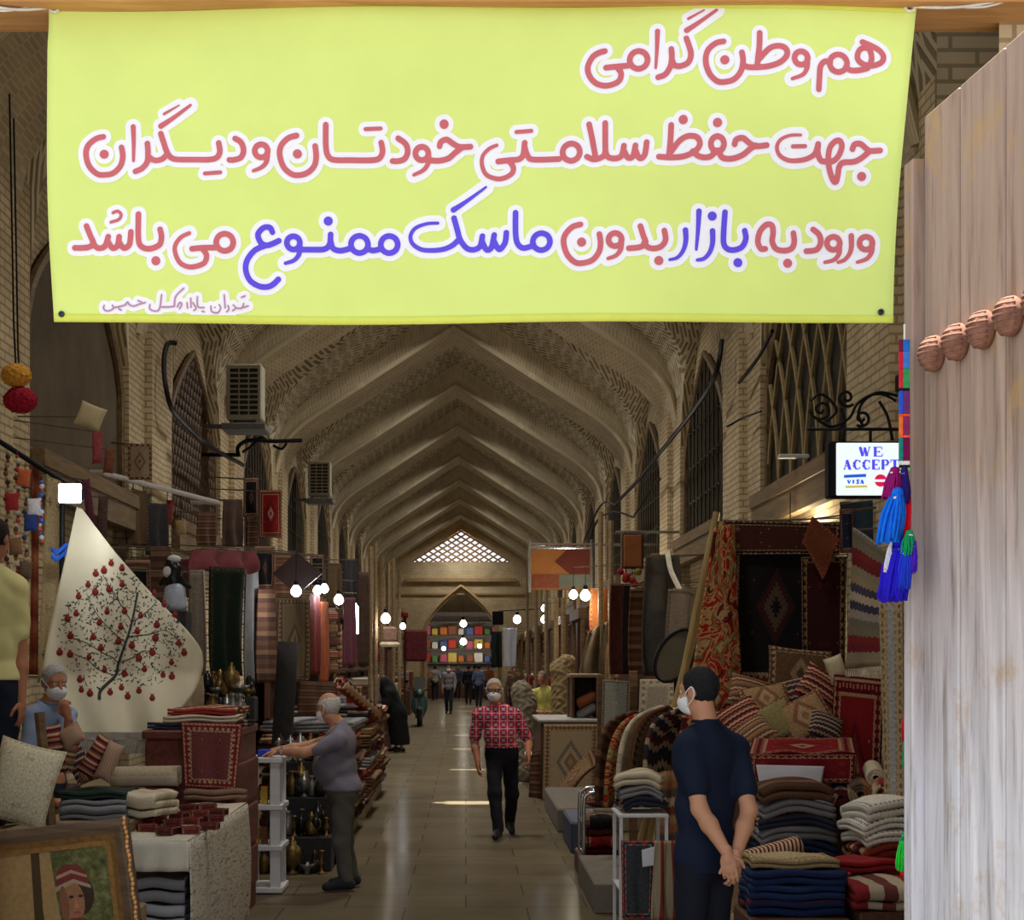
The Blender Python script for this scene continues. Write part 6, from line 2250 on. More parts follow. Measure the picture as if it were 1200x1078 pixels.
def aircon(c, s, ry, label):
    """box with a louvred face, on two brackets"""
    t = thing('air_conditioner', label, 'air conditioner', c)
    c = np.asarray(c, float)
    w, h, d = .50 * s, .78 * s, .36 * s
    Z = lambda x, y, z: c + np.array([x, y, z])
    mt = plain('aged_white_enamel', (176, 170, 150), .5, .08)
    MB().obox(Z(0, 0, h / 2), (w / 2, d / 2, h / 2), None, 0, .02).build('casing', mt, t)
    m = MB()
    for i in range(9):
        for j in range(3):
            m.obox(Z(-w * .27 + j * w * .27, -d / 2 - .004, h * (.12 + .095 * i)), (w * .115, .006, h * .030), None, 0, 0)
    m.build('louvres', plain('louvre_dark', (40, 38, 34), .7), t)
    m = MB()
    for x in (-w * .35, w * .35):
        m.obox(Z(x, 0, -.03), (.02, d * .55, .02), None, 0, .004)
    m.obox(Z(0, d * .1, -.10), (w * .62, d * .8, .045), None, 0, .01)
    m.obox(Z((XL - NICHE - c[0]) / 2, d * .2, -.06), (abs(XL - NICHE - c[0]) / 2, .03, .03), None, 0, .004)
    m.build('bracket', plain('grey_bracket', (120, 118, 116), .6), t)
    return t


aircon(P(288, 494, 21.6), 1.0, 0, 'nearer pale air conditioner unit mounted high on the left pier')
aircon(P(375, 582, 33.0), .95, 0, 'farther small air conditioner unit high on the left')
m = MB()
m.tube([P(280, 533, 21.4), np.array([XL - NICHE, 21.4, P(280, 533, 21.4)[2]])], .03, 6)
m.tube(smooth_path([P(280, 535, 21.4), P(279, 524, 21.4), P(292, 516, 21.4), P(320, 517, 21.4), P(354, 516, 21.4)], 6), .03, 6)
m.tube(smooth_path([P(284, 530, 21.4), P(296, 522, 21.4), P(306, 512, 21.4), P(314, 518, 21.4)], 6), .022, 6)
m.tube(smooth_path([P(320, 522, 21.4), P(330, 526, 21.4), P(336, 519, 21.4)], 6), .02, 6)
BR = m.build('bracket_arm', M_BLK)
tag(BR, 'black wrought iron bracket arm sticking out from the left pier', 'bracket')
# wares hanging on the pier under the bracket
for i, (x0, x1, y0, y1, mt, lb) in enumerate([(286, 302, 560, 606, K_DARK, 'small dark rug pinned under the iron bracket on the left'), (304, 330, 574, 630, K_RED, 'small red brown rug pinned right of the small dark rug'), (290, 302, 608, 640, S_BROWN, 'brown strip pinned below the small dark rug')]):
    hang('wall_hanging', [(x0, y0, 21.9), (x1, y0, 22.0), (x1, y1, 22.0), (x0, y1, 21.9)], mt, lb, 'wall hanging', .02, 1, .02)

# far left stalls: poles, awning slats, white goods
for i, (x, y0, y1, d) in enumerate([(434, 640, 800, 30), (440, 636, 800, 31), (447, 650, 800, 33), (455, 660, 800, 35), (461, 655, 800, 37), (468, 668, 800, 39)]):
    b_ = P(x, 776, d)
    m = MB().tube([np.array([b_[0], d, 0]), P(x, y0, d)], .05, 6)
    tag(m.build('wooden_pole', M_PINE), 'tall bare wooden pole among the far left stalls', 'pole', 'poles among the far left stalls')
for i, (x0, x1, y0, y1, d, mt, lb) in enumerate([(440, 464, 734, 752, 33, plain('pink_parcel', (176, 140, 126), .8), 'pink and white bundle on the far left stall'), (444, 468, 752, 758, 32, plain('cream_board', (190, 178, 150), .8), 'cream board lying on the far left stall'),
                                                 (474, 500, 738, 775, 42, plain('crimson_goods', (90, 34, 36), .9, .3, 8), 'crimson goods stacked on a far left stall'), (470, 478, 716, 724, 44, plain('red_square', (130, 40, 36), .8), 'small red square sign on the far left')]):
    a, b = P(x0, y1, d), P(x1, y0, d)
    o = slab('bundle' if i != 3 else 'square_sign', (a[0], d, a[2]), (b[0], d + .5, b[2]), mt, lb, 'bundle' if i != 3 else 'sign', .05)
    if i == 2:
        MB().tube([(a[0], d + .25, b[2] - .1), (XL, d + .25, b[2] - .05)], .02, 5).build('arm', M_HOOK, o)
    else:
        MB().obox(((a[0] + b[0]) / 2, d + .25, a[2] / 2), (.04, .04, a[2] / 2), None, 0, 0).build('post', M_WALNUT, o)
for i, (d, w) in enumerate(((28, 1.5), (31, 1.6), (34.5, 1.6), (38.5, 1.6), (43, 1.7), (48, 1.7), (54, 1.7), (60, 1.7))):
    t = thing('market_stall', ['first', 'second', 'third', 'fourth', 'fifth', 'sixth', 'seventh', 'last'][i] + ' stall counted beyond the rug piles on the left', 'stall', (XL + w / 2, d, 0))
    slab('counter', (XL + .12, d - 1.2, 0), (XL + w, d + 1.2, .85), M_WALNUT, parent=t)
    slab('shelf', (XL + .12, d - 1.2, 1.6), (XL + w - .5, d + 1.2, 1.65), M_WALNUT, parent=t)
    slab('back_panel', (XL + .1, d - 1.2, .8), (XL + .2, d + 1.2, 3.0), M_WALNUT, parent=t)
    for j in range(5):
        slab('goods', (XL + w - .75 + .03 * (j % 2), d - 1.1 + .45 * j, .852), (XL + w - .1 - .1 * (j % 3), d - .75 + .45 * j, 1.05 + .14 * ((j * 7 + i) % 4)), [S_KILIM, K_RED, S_BROWN, S_GREY, K_TAN, S_CREAM][(i + j) % 6], parent=t, bev=.03)
        slab('hung_cloth', (XL + w - .5, d - 1.1 + .45 * j, 1.72), (XL + w - .42, d - .72 + .45 * j, 2.7 - .12 * ((i + j) % 3)), [S_BROWN, K_DARK, S_KILIM3, K_RED, M_CHARCOALFELT][(i * 2 + j) % 5], parent=t, bev=.02)
    slab('valance', (XL + w - .52, d - 1.2, 2.68), (XL + w - .36, d + 1.2, 2.86), M_BROWNWOOD, parent=t)

# bulbs on the left
for (x, y, d, r, rgb, w, tb, lb) in [(347, 693, 17.5, .075, (236, 242, 255), 16, False, 'cool white bulb nearest on the left side'), (372, 692, 20, .07, (232, 240, 255), 9, False, 'cool white bulb in the small cluster, left of its pair'), (380, 690, 20.4, .07, (236, 240, 255), 9, False, 'cool white bulb in the small cluster, right of its pair'), (397, 703, 22, .085, (255, 238, 210), 18, False, 'warm bulb right of the cool cluster on the left'),
                                    (415, 713, 25, .09, (220, 236, 255), 16, False, 'cool bulb just above the tube lamp on the left'), (418, 727, 25.3, .09, (228, 240, 255), 12, True, 'cool white tube lamp hanging on the left'), (452, 725, 31, .12, (255, 238, 214), 22, False, 'warm bulb by the wooden poles on the far left'), (472, 734, 38, .09, (236, 240, 255), 14, False, 'small cool bulb farthest down the left side')]:
    lamp(P(x, y, d), r, lb, rgb, 14.0, w, 'vault', tb)

# more textiles crowding the left shop fronts
dk = [plain('umber_cloth', (70, 52, 42), .95, .3, 7), K_DARK, S_BROWN, plain('oxblood_cloth', (84, 34, 34), .95, .3, 7), rug('dull_tan_rug', (96, 78, 58), [(60, 44, 36), (120, 100, 76), (70, 56, 50)], ((70, 52, 40), (110, 92, 70)), ((124, 106, 80), (66, 50, 40)), None, (.6, .9), 12, .05), M_CHARCOALFELT]
nm_ = ['umber', 'black patterned', 'brown woven', 'oxblood red', 'dull tan patterned', 'charcoal grey']
for i, (x0, x1, y0, y1, d) in enumerate([(118, 146, 640, 760, 15.2), (146, 176, 655, 770, 15.6), (176, 200, 640, 760, 16.0), (196, 222, 655, 700, 16.6), (150, 172, 575, 640, 16.3), (172, 196, 590, 650, 16.8), (262, 284, 585, 640, 20.6), (298, 322, 640, 690, 21.0), (322, 340, 648, 700, 22.2), (340, 352, 690, 720, 22.8),
                                        (384, 400, 660, 712, 24.5), (404, 418, 655, 700, 27), (420, 432, 670, 780, 29), (364, 380, 650, 690, 26), (232, 252, 600, 640, 19.4)]):
    hang('hanging_textile', [(x0, y0, d), (x1, y0, d + .3), (x1, y1, d + .3), (x0, y1, d)], dk[i % 6], '%s textile hanging among the left shop fronts' % nm_[i % 6], 'textile', .03, 1.5, .012, 'dark textiles hanging along the left shop fronts')
# ------------------------------------------------------------------ right side
slab('shop_platform', (1.40, 8.3, 0), (3.04, 11.86, .30), M_PINE, 'low wooden shop floor on the right carrying piles of textiles', 'platform', .02)
# the big dark rug on the back, its frame of red floral runner, a brown cloth over its corner
hang('hanging_rug', [(852, 614, 12.9), (972, 618, 12.9), (966, 810, 12.75), (846, 806, 12.75)], K_DARK, 'big black rug with a pale medallion hanging behind the cushions on the right', 'rug', .012, 1.5, .018)
hang('valance_rug', [(848, 609, 12.8), (986, 613, 12.8), (984, 650, 12.8), (850, 650, 12.8)], rug('brown_valance', (70, 40, 34), [(110, 66, 50), (40, 26, 26), (150, 122, 96)], ((56, 32, 30), (160, 140, 112)), ((176, 160, 132), (60, 40, 36)), None, (1.2, .35), 12, .05), 'brown patterned strip hung across the top of the black rug', 'rug', .01, 1.5, .02)
hang('side_rug', [(938, 652, 12.70), (992, 652, 12.70), (990, 790, 12.6), (940, 790, 12.6)], rug('dark_maroon_rug', (52, 26, 26), [(150, 84, 44), (90, 40, 34), (40, 36, 34), (128, 100, 60)], ((44, 26, 26), (120, 92, 64)), ((150, 130, 100), (50, 30, 28)), None, (.45, 1.1), 8, .06), 'dark maroon rug with orange flowers at the right of the black rug', 'rug', .012, 1, .018)
hang('draped_cloth', [(940, 634, 12.55), (952, 605, 12.5), (984, 632, 12.5), (964, 680, 12.5)], rug('rust_shawl', (110, 62, 40), [(140, 84, 54), (80, 40, 30), (90, 84, 60)], ((120, 56, 44), (150, 100, 70)), ((130, 90, 64), (90, 40, 34)), None, (.4, .4), 14, .04), 'rust brown shawl draped over the upper corner of the black rug', 'shawl', .03, 1, .012)
hang('runner_rug', [(838, 618, 12.6), (860, 614, 12.7), (872, 830, 12.2), (806, 838, 11.9)], K_FLAME, 'scarlet and tan floral runner sweeping down left of the black rug', 'rug', .03, 1, .02)
for (a, b, c, d2, lb) in (((840, 600), (812, 735), 12.97, .03, 'straw coloured bamboo pole leaning left of the scarlet runner'), ((846, 612), (806, 770), 12.99, .035, 'pale wooden pole leaning along the scarlet runner')):
    p0, p1 = P(a[0], a[1], c), P(b[0], b[1], c)
    q_ = p1 + (p1 - p0) / (p0[2] - p1[2]) * (p1[2] - .0)
    tag(MB().tube([p0, p1, q_], d2, 8).build('wooden_pole', wood('straw_pole', (150, 124, 76), (190, 164, 110), 1.0, 'Z')), lb, 'pole')

# cushions heaped on a bench
slab('bench', (2.0, 10.85, .302), (2.62, 11.8, 1.10), M_REDWOOD, 'bench under the heap of kilim cushions on the right', 'bench')
C_M = [S_KILIM, S_KILIM3, S_KILIM2, rug('cushion_tan', (150, 120, 84), [(120, 60, 46), (80, 70, 60), (176, 150, 116)], ((110, 60, 46), (160, 130, 94)), ((176, 150, 116), (100, 60, 50)), [(128, 84, 56), (170, 146, 112), (110, 50, 44)], (.42, .42), 14, .05), rug('cushion_olive', (128, 116, 76), [(96, 52, 42), (150, 140, 100), (70, 70, 56)], ((100, 56, 44), (140, 124, 84)), ((160, 140, 100), (96, 56, 44)), None, (.42, .42), 16, .05),
       rug('cushion_brown', (92, 68, 48), [(140, 116, 84), (60, 44, 36), (110, 56, 44)], ((80, 54, 40), (150, 126, 92)), ((160, 138, 104), (76, 54, 40)), [(70, 50, 38), (150, 128, 98), (90, 60, 44)], (.46, .42), 14, .05)]
for i, (x, y, d, w, a, tx, mi, lb) in enumerate([(936, 792, 11.9, 72, 6, -14, 5, 'brown medallion cushion standing at the back of the heap'), (868, 842, 11.3, 50, -30, -36, 0, 'red banded kilim cushion at the left end of the heap'), (898, 824, 11.6, 56, -8, -40, 3, 'tan medallion cushion high on the left of the heap'), (882, 862, 11.1, 48, -36, -50, 1, 'tan banded kilim cushion low at the left front'),
                                                 (908, 848, 11.2, 58, -28, -34, 4, 'olive kilim cushion leaning in the middle of the heap'), (944, 842, 11.15, 60, -26, -28, 3, 'tan cushion with red border right of the olive one'), (962, 808, 11.6, 52, 34, -24, 0, 'red banded cushion tipped on its corner at the right'), (926, 818, 11.7, 52, -14, -34, 2, 'navy banded cushion behind the olive one'),
                                                 (878, 812, 11.8, 46, 16, -30, 1, 'tan banded cushion highest at the left back'), (968, 852, 11.0, 40, 24, -40, 2, 'navy banded cushion at the right front of the heap')]):
    k = d / FPX
    cushion('cushion', P(x, y, d), (w * k * 1.05, w * k * .95, .13), rot('Y', a) @ rot('X', tx), C_M[mi], lb)
cushion('fur_hat', P(980, 784, 11.3), (.14, .2, .10), rot('Y', -20), plain('sheepskin', (196, 180, 148), .95, .1, 30), 'small cream sheepskin piece by the tipped red cushion', 'sheepskin')
# the red rug standing on end, speckled rug hanging in bands above it, pale border strip at the gate
hang('standing_rug', [(978, 790, 11.2), (1036, 796, 11.0), (1026, 1020, 11.0), (966, 1012, 11.2)], K_RED, 'crimson rug with a pale medallion standing on end at the right', 'rug', .02, 1, .03)
hang('hanging_kilim', [(1000, 618, 10.6), (1044, 648, 10.3), (1036, 780, 10.3), (990, 784, 10.7)], stripes('speckled_kilim', [(150, 132, 106), (140, 128, 104), (110, 40, 44), (120, 44, 46), (120, 112, 94), (112, 106, 92), (150, 140, 130), (60, 60, 78), (176, 160, 140), (70, 66, 84)], 1.6, 'v', .03), 'kilim in tan, red and speckled bands hanging askew near the gate', 'kilim', .03, 1, .015, fringe=24)
hang('runner_rug', [(1030, 700, 9.6), (1058, 700, 9.5), (1060, 1060, 9.2), (1040, 1060, 9.3)], rug('pale_runner', (150, 148, 146), [(120, 116, 110), (170, 166, 156), (136, 110, 90)], ((160, 140, 108), (110, 90, 70)), ((176, 160, 128), (120, 100, 76)), None, (.14, 1.9), 12, .05), 'pale grey runner hanging by the edge of the gate leaf', 'rug', .01, 1, .015)
hang('hanging_textile', [(984, 588, 11.6), (1040, 588, 11.6), (1040, 640, 11.6), (990, 636, 11.6)], plain('slate_cloth', (46, 62, 74), .9, .2), 'slate blue cloth hanging under the lit sign', 'cloth', .02, 1, .012)
hang('hanging_textile', [(984, 596, 11.5), (1000, 596, 11.5), (1000, 648, 11.5), (986, 648, 11.5)], K_NAVY, 'narrow dark speckled strip left of the slate blue cloth', 'cloth', .02, 1, .012)

# the bench of red rug with a sheet of paper, and the stacks in front
slab('low_table', (1.80, 10.10, .302), (2.86, 10.80, .92), M_WALNUT, 'low dark table under the red rug on the right', 'table')
RT = hang('draped_rug', [(882, 866, 10.72), (1000, 866, 10.72), (1004, 884, 10.08), (876, 884, 10.08)], K_RED, 'red rug with pale fringe laid over the low table on the right', 'rug', .01, 2, .02)
hang('apron', [(876, 884, 10.07), (1004, 884, 10.07), (1002, 918, 10.05), (878, 916, 10.05)], rug('red_rug_edge', (112, 30, 34), [(150, 60, 46), (70, 22, 30)], ((90, 22, 28), (150, 100, 80)), ((186, 160, 130), (80, 26, 30)), None, (1.0, .4), 9, .06), None, None, .012, 3, .015, parent=RT)
hang('paper_sheet', [(886, 896, 10.0), (966, 898, 10.0), (962, 922, 9.98), (890, 918, 9.98)], plain('white_paper', (206, 204, 212), .7, .03), 'blank white paper sheet pinned to the front of the red rug', 'paper', .006, 1, .006)
F_M = plain('indigo_cotton', (28, 36, 64), .9, .2)


def pile(x, y, z, items, d0, rz=0, arch=.045):
    """items: (px width, height m, depth m, material, layers, label)"""
    for i, (w, h, dp, mt, ly, lb) in enumerate(items):
        folded('folded_textile', (x + RNG.uniform(-.02, .02), y + RNG.uniform(-.02, .02), z), (w * RNG.uniform(.92, 1.04), dp, h), mt, rz + RNG.uniform(-7, 7), ly, lb, bulge=.25, arch=arch)
        z += h + .010
    return z


slab('crate', (1.82, 9.45, .302), (2.38, 10.0, .40), M_PINE, 'flat crate under the left pile of striped kilims on the right', 'crate')
pile(2.06, 9.72, .403, [(.54, .09, .5, F_M, 2, 'indigo cloth lowest in the pile of striped kilims'), (.50, .08, .48, S_CREAMRED, 2, 'cream and red braided kilim second in the striped pile'), (.50, .07, .46, F_M, 2, 'indigo cloth in the middle of the striped pile'), (.50, .08, .46, S_GREY, 2, 'grey kilim above the indigo cloth in the striped pile'),
                        (.48, .06, .46, S_KILIM2, 2, 'navy banded kilim second from top of the striped pile'), (.48, .08, .44, S_GREY, 2, 'grey striped kilim near the top of the pile'), (.46, .10, .44, S_BROWN, 2, 'brown folded rug on top of the striped pile')], 9.7)
slab('crate', (1.62, 9.08, .302), (2.0, 9.40, .535), M_PINE, 'crate under the cream and red braided bundle', 'crate')
roll('bundled_kilim', P(872, 1010, 9.2), P(936, 992, 9.3), .075, S_CREAMRED, 'cream and red braided bundle lying before the striped pile', 'kilim')
slab('crate', (2.30, 9.0, .302), (2.80, 9.44, .36), M_PINE, 'flat crate under the red blankets on the right', 'crate')
pile(2.54, 9.22, .363, [(.44, .11, .40, S_KILIM, 2, 'red zigzag blanket lowest under the white embroidered cloths'), (.44, .11, .40, stripes('rose_bands', [(170, 60, 74), (150, 44, 56), (190, 90, 100), (120, 40, 60)], 3, 'v', .02), 2, 'rose banded blanket in the middle under the white embroidered cloths'), (.44, .10, .40, S_KILIM, 2, 'red zigzag blanket just under the white embroidered cloths')], 9.2)
z_ = .363 + .11 + .11 + .10 + .036
pile(2.54, 9.24, z_, [(.46, .06, .40, S_WHITEPAT, 2, 'white embroidered cloth lowest of its stack of three'), (.45, .06, .40, S_WHITEPAT, 2, 'white embroidered cloth in the middle of its stack of three'), (.44, .09, .38, S_WHITEPAT, 2, 'white embroidered cloth on top of its stack of three')], 9.2, 6)
for i, (x, y, d, r, mt, lb) in enumerate([(1008, 932, 9.75, .085, S_KILIM3, 'tan rolled kilim seen end on at the right'), (1040, 934, 9.6, .10, S_KILIM, 'red rolled kilim seen end on near the gate'), (1026, 912, 9.9, .07, S_CREAM, 'cream rolled rug lying on the kilim rolls'), (985, 936, 9.85, .07, K_NAVY, 'navy patterned roll beside the white embroidered stack')]):
    a = P(x, y, d)
    roll('rolled_rug', a, a + np.array([.12, .55, .02]), r, mt, lb)
cushion('beaded_pouch', P(964, 940, 9.62), (.16, .16, .08), rot('Y', 20), rug('beaded', (200, 190, 196), [(60, 60, 90), (150, 40, 80), (90, 90, 110)], ((150, 40, 80), (200, 190, 190)), ((210, 200, 200), (60, 50, 80)), None, (.2, .2), 40, .03), 'white and purple beaded pouch beside the brown folded rug', 'pouch')
# blue blankets at the front, red and cream rug beside them
slab('low_bench', (1.55, 8.36, .302), (2.10, 8.9, .42), M_WALNUT, 'low bench under the blue blankets at the lower right', 'bench')
for i, (z, h, mt, lb) in enumerate([(.423, .085, stripes('blue_bands', [(28, 44, 80), (34, 52, 92), (24, 36, 66), (110, 40, 44)], 3, 'v', .0), 'blue blanket with a red band lowest at the lower right'), (.512, .08, plain('blue_wool', (30, 48, 86), .95, .15), 'plain blue blanket second from top at the lower right'), (.596, .075, plain('deep_blue_wool', (24, 40, 76), .95, .15), 'deep blue blanket on top of the two others at the lower right'), (.675, .05, rug('cream_border_kilim', (176, 158, 124), [(120, 60, 50), (150, 130, 96)], ((150, 128, 92), (196, 178, 144)), ((186, 168, 132), (110, 80, 60)), None, (.6, .4), 14, .05), 'cream bordered kilim lying on the blue blankets')]):
    folded('folded_blanket', (1.83, 8.63 + .05 * (i == 3), z), (.52 - .03 * (i == 3), .44 - .06 * (i == 3), h), mt, -2 + i, 2, lb, 'blanket', bulge=.2)
slab('low_bench', (2.14, 8.34, .302), (2.62, 8.9, .46), M_WALNUT, 'low bench under the red and cream rug at the lower right', 'bench')
folded('folded_rug', (2.36, 8.62, .463), (.50, .50, .14), stripes('red_cream_rug', [(130, 40, 44), (176, 160, 136), (110, 60, 56), (190, 176, 150), (150, 50, 52)], 1.3, 'u', .02), 3, 3, 'red and cream rug folded beside the blue blankets at the lower right', 'folded rug', droop=.1)
folded('folded_rug', (2.30, 8.92, .62), (.42, .3, .06), plain('scarlet_felt', (140, 30, 36), .95, .2), 12, 2, 'scarlet felt folded behind the red and cream rug', 'folded rug')

# white legged stand draped with a kilim, by the navy man
S1 = thing('display_stand', 'white legged stand draped with a navy and red kilim beside the young man', 'stand', (1.2, 10.5, 0))
for (x, y) in ((1.04, 10.30), (1.04, 10.75), (1.345, 10.30), (1.345, 10.75)):
    slab('leg', (x - .012, y - .012, 0), (x + .012, y + .012, .78), M_WHITEPAINT, parent=S1, bev=.003)
slab('shelf', (1.02, 10.28, .78), (1.36, 10.77, .80), M_WHITEPAINT, parent=S1, bev=.003)
slab('shelf', (1.03, 10.29, .28), (1.35, 10.76, .30), M_WHITEPAINT, parent=S1, bev=.003)
hang('draped_kilim', [(728, 985, 10.26), (768, 985, 10.26), (764, 1076, 10.22), (730, 1076, 10.22)], rug('navy_red_kilim', (60, 62, 66), [(150, 40, 40), (40, 44, 60), (170, 150, 124), (60, 100, 90)], ((140, 36, 40), (46, 50, 66)), ((170, 150, 124), (60, 60, 66)), None, (.22, .5), 9, .03), 'navy, red and green kilim hanging over the front of the white legged stand', 'kilim', .012, 2, .012)
hang('draped_kilim', [(768, 985, 10.24), (792, 985, 10.3), (796, 1078, 10.3), (764, 1078, 10.2)], stripes('cream_red_strips', [(176, 162, 134), (160, 146, 120), (140, 60, 52), (176, 160, 130)], 2.0, 'u', .0), 'cream and red cloth hanging at the right of the white legged stand', 'cloth', .02, 2, .012)
MB_ = hang('price_tag', [(752, 996, 10.225), (767, 992, 10.225), (766, 1014, 10.215), (753, 1016, 10.215)], plain('white_paper', (206, 204, 212), .7, .03), 'white paper tag pinned to the draped kilim', 'tag', .002, 1, .003)
pile(1.19, 10.52, .803, [(.32, .06, .40, S_KILIM2, 2, 'dark red folded kilim lowest on the white legged stand'), (.30, .06, .38, S_GREY, 2, 'grey folded cloth in the middle on the white legged stand'), (.30, .08, .36, S_CREAM, 2, 'crumpled beige cloth on top of the white legged stand')], 10.5)

# chrome rack and the low boards
S2 = thing('chrome_rack', 'low chrome rail rack holding red rugs beside the aisle', 'rack', (1.16, 13.2, 0))
m = MB()
for y in (13.0, 13.5):
    pts = smooth_path([(1.0, y, .18), (1.0, y, .62), (1.03, y, .70), (1.10, y, .72), (1.22, y, .72), (1.28, y, .69), (1.3, y, .6), (1.3, y, .18)], 5)
    m = MB().tube(pts, .016, 8)
    m.build('hoop', M_STEEL, S2, True)
for (x, z) in ((1.0, .45), (1.3, .45), (1.1, .72), (1.0, .2), (1.3, .2)):
    MB().tube([(x, 13.0, z), (x, 13.5, z)], .012, 8).build('rail', M_STEEL, S2, True)
slab('base_board', (.96, 12.9, 0), (1.34, 13.6, .18), M_WALNUT, parent=S2)
for i, (z, mt, lb) in enumerate(((.185, K_RED, 'red rug folded lowest in the chrome rack'), (.35, K_DARK, 'black rug folded on top in the chrome rack'))):
    folded('folded_rug', (1.15, 13.25, z), (.26, .46, .15), mt, 0, 3, lb, 'folded rug')
slab('plank', (.93, 11.1, .0), (1.34, 12.75, .22), plain('grey_ply', (112, 104, 92), .8, .12), 'low grey plank platform between the chrome rack and the white stand', 'plank')

# carpets sweeping over a rail towards the aisle
def sweep(name, x0, x1, y0, y1, yy, mt, lb, th=.03):
    """a rug over a rail at (x1, y1) that slides down to (x0, y0)"""
    a, b = P(x1, y1, yy), P(x0, y0, yy - .2)

    def fn(u, v):
        p = a + (b - a) * v
        p = p + np.array([-.10 * math.sin(v * 3.1416), 0, .16 * math.sin(v * 3.1416)])
        return p + np.array([.35, .55, -.05]) * (u - .3) * (.8 + .2 * v) + np.array([0, 0, .025 * math.sin(u * 11 + v * 4)])
    o = MB().sheet(lambda u, v: fn(u, 1 - v), 16, 24, th).build(name, mt, None, True)
    return tag(o, lb, 'rug')


TR1 = thing('trestle', 'wooden trestle under the carpets sweeping down to the aisle', 'trestle', (1.75, 12.2, 0))
for (x, y) in ((1.6, 11.95), (2.0, 11.95), (1.6, 12.5), (2.0, 12.5)):
    slab('leg', (x - .03, y - .03, .0), (x + .03, y + .03, 1.10), M_PINE, parent=TR1)
slab('top', (1.55, 11.9, 1.10), (2.05, 12.55, 1.15), M_PINE, parent=TR1)
for i, (x0, x1, y0, y1, yy, mt, lb) in enumerate([(712, 752, 936, 838, 12.6, S_BROWN, 'brown carpet lowest of those sweeping over the trestle'), (722, 772, 942, 836, 12.35, K_FLAME, 'red carpet second of those sweeping over the trestle'), (736, 782, 944, 832, 12.1, S_CREAM, 'cream carpet in the middle of the sweeping heap'),
                                                  (750, 790, 946, 832, 11.9, K_TAN, 'tan patterned carpet fourth of those sweeping over the trestle'), (770, 806, 940, 836, 11.7, S_KILIM2, 'dark banded carpet on the near side of the sweeping heap')]):
    sweep('draped_carpet', x0, x1, y0, y1, yy, mt, lb)
hang('draped_carpet', [(800, 838, 11.4), (870, 836, 11.5), (866, 945, 11.3), (786, 945, 11.2)], K_FLAME, 'scarlet carpet hanging right behind the young man', 'rug', .04, 2, .02)
hang('draped_carpet', [(770, 905, 11.2), (800, 900, 11.2), (796, 1070, 11.0), (768, 1070, 11.0)], S_KILIM3, 'tan banded cloth peeping left of the young man', 'rug', .04, 2, .02)

# stall fronts further along: medallion rug, speckled panel, grey panel
st = thing('market_stall', 'wooden stall fronted by a medallion rug on the right of the aisle', 'stall', (1.5, 21, 0))
slab('counter', (.99, 20.35, 0), (1.78, 22.2, 1.02), M_WALNUT, parent=st)
slab('counter_edge', (.96, 20.3, 1.02), (1.82, 22.3, 1.06), plain('pale_edge', (150, 146, 138), .5), parent=st)
hang('medallion_rug', [(637, 848, 20.28), (702, 848, 20.28), (700, 938, 20.25), (635, 938, 20.25)], K_BEIGE, 'beige medallion rug hanging on the stall front beside the aisle', 'rug', .008, 1, .015)
hang('speckled_panel', [(706, 796, 17.2), (738, 798, 17.2), (736, 872, 17.1), (704, 870, 17.1)], rug('speckled_grey_rug', (120, 120, 112), [(60, 62, 64), (160, 158, 146), (84, 84, 80)], ((84, 76, 66), (140, 132, 116)), ((150, 142, 124), (80, 72, 62)), None, (.32, .75), 22, .04), 'grey speckled rug panel standing behind the sweeping carpets', 'rug', .006, 1, .015)
hang('grey_panel', [(750, 796, 15.4), (792, 796, 15.4), (790, 850, 15.3), (748, 850, 15.3)], rug('plain_grey_rug', (120, 114, 106), [(110, 104, 98), (130, 124, 114)], ((150, 142, 128), (104, 98, 92)), ((156, 148, 134), (110, 104, 96)), None, (.36, .46), 10, .08), 'plain grey rug with pale border right of the speckled panel', 'rug', .006, 1, .015)
for (x, y0, d, lb) in ((742, 786, 15.5, 'brown post standing between the speckled and the grey panels'), (704, 790, 17.3, 'brown post left of the speckled panel'), (668, 790, 21.4, 'brown post at the left of the dark open case')):
    b_ = P(x, y0, d)
    tag(MB().obox((b_[0], d, b_[2] / 2), (.04, .04, b_[2] / 2), None, 0, .006).build('wooden_post', M_BROWNWOOD), lb, 'post')
sc = thing('display_case', 'dark open display case holding rolled rugs on the right stall', 'case', (P(686, 840, 21)[0], 21.2, 1.06))
a, b = P(670, 838, 20.9), P(702, 794, 20.9)
slab('back_board', (a[0], 21.5, 1.062), (b[0], 21.54, b[2]), M_WALNUT, parent=sc)
slab('side_board', (a[0], 20.9, 1.062), (a[0] + .04, 21.5, b[2]), M_WALNUT, parent=sc)
slab('side_board', (b[0] - .04, 20.9, 1.062), (b[0], 21.5, b[2]), M_WALNUT, parent=sc)
slab('top_board', (a[0] - .03, 20.88, b[2]), (b[0] + .03, 21.54, b[2] + .05), M_PINE, parent=sc)
for i, (y, mt, lb) in enumerate(((822, plain('orange_wool', (140, 80, 52), .95, .2), 'orange brown rolled rug high in the dark case'), (836, S_GREY, 'grey striped rolled rug low in the dark case'))):
    roll('rolled_rug', P(676, y + 4, 21.1), P(698, y - 8, 21.1), .08, mt, lb)
hang('tilted_rug', [(648, 926, 19.6), (694, 878, 19.4), (700, 896, 19.2), (652, 944, 19.4)], K_TAN, 'tan rug slipping down in front of the medallion rug', 'rug', .03, 1, .03)
hang('slanting_rug', [(622, 880, 20.26), (633, 878, 20.26), (633, 936, 20.2), (620, 934, 20.2)], S_BROWN, 'brown rug hanging left of the medallion rug', 'rug', .03, 1, .02)
slab('blue_crate', (1.0, 14.6, 0), (1.32, 15.9, .30), plain('blue_plastic', (60, 70, 92), .6), 'dull blue crate on the floor behind the chrome rack', 'crate', .02)
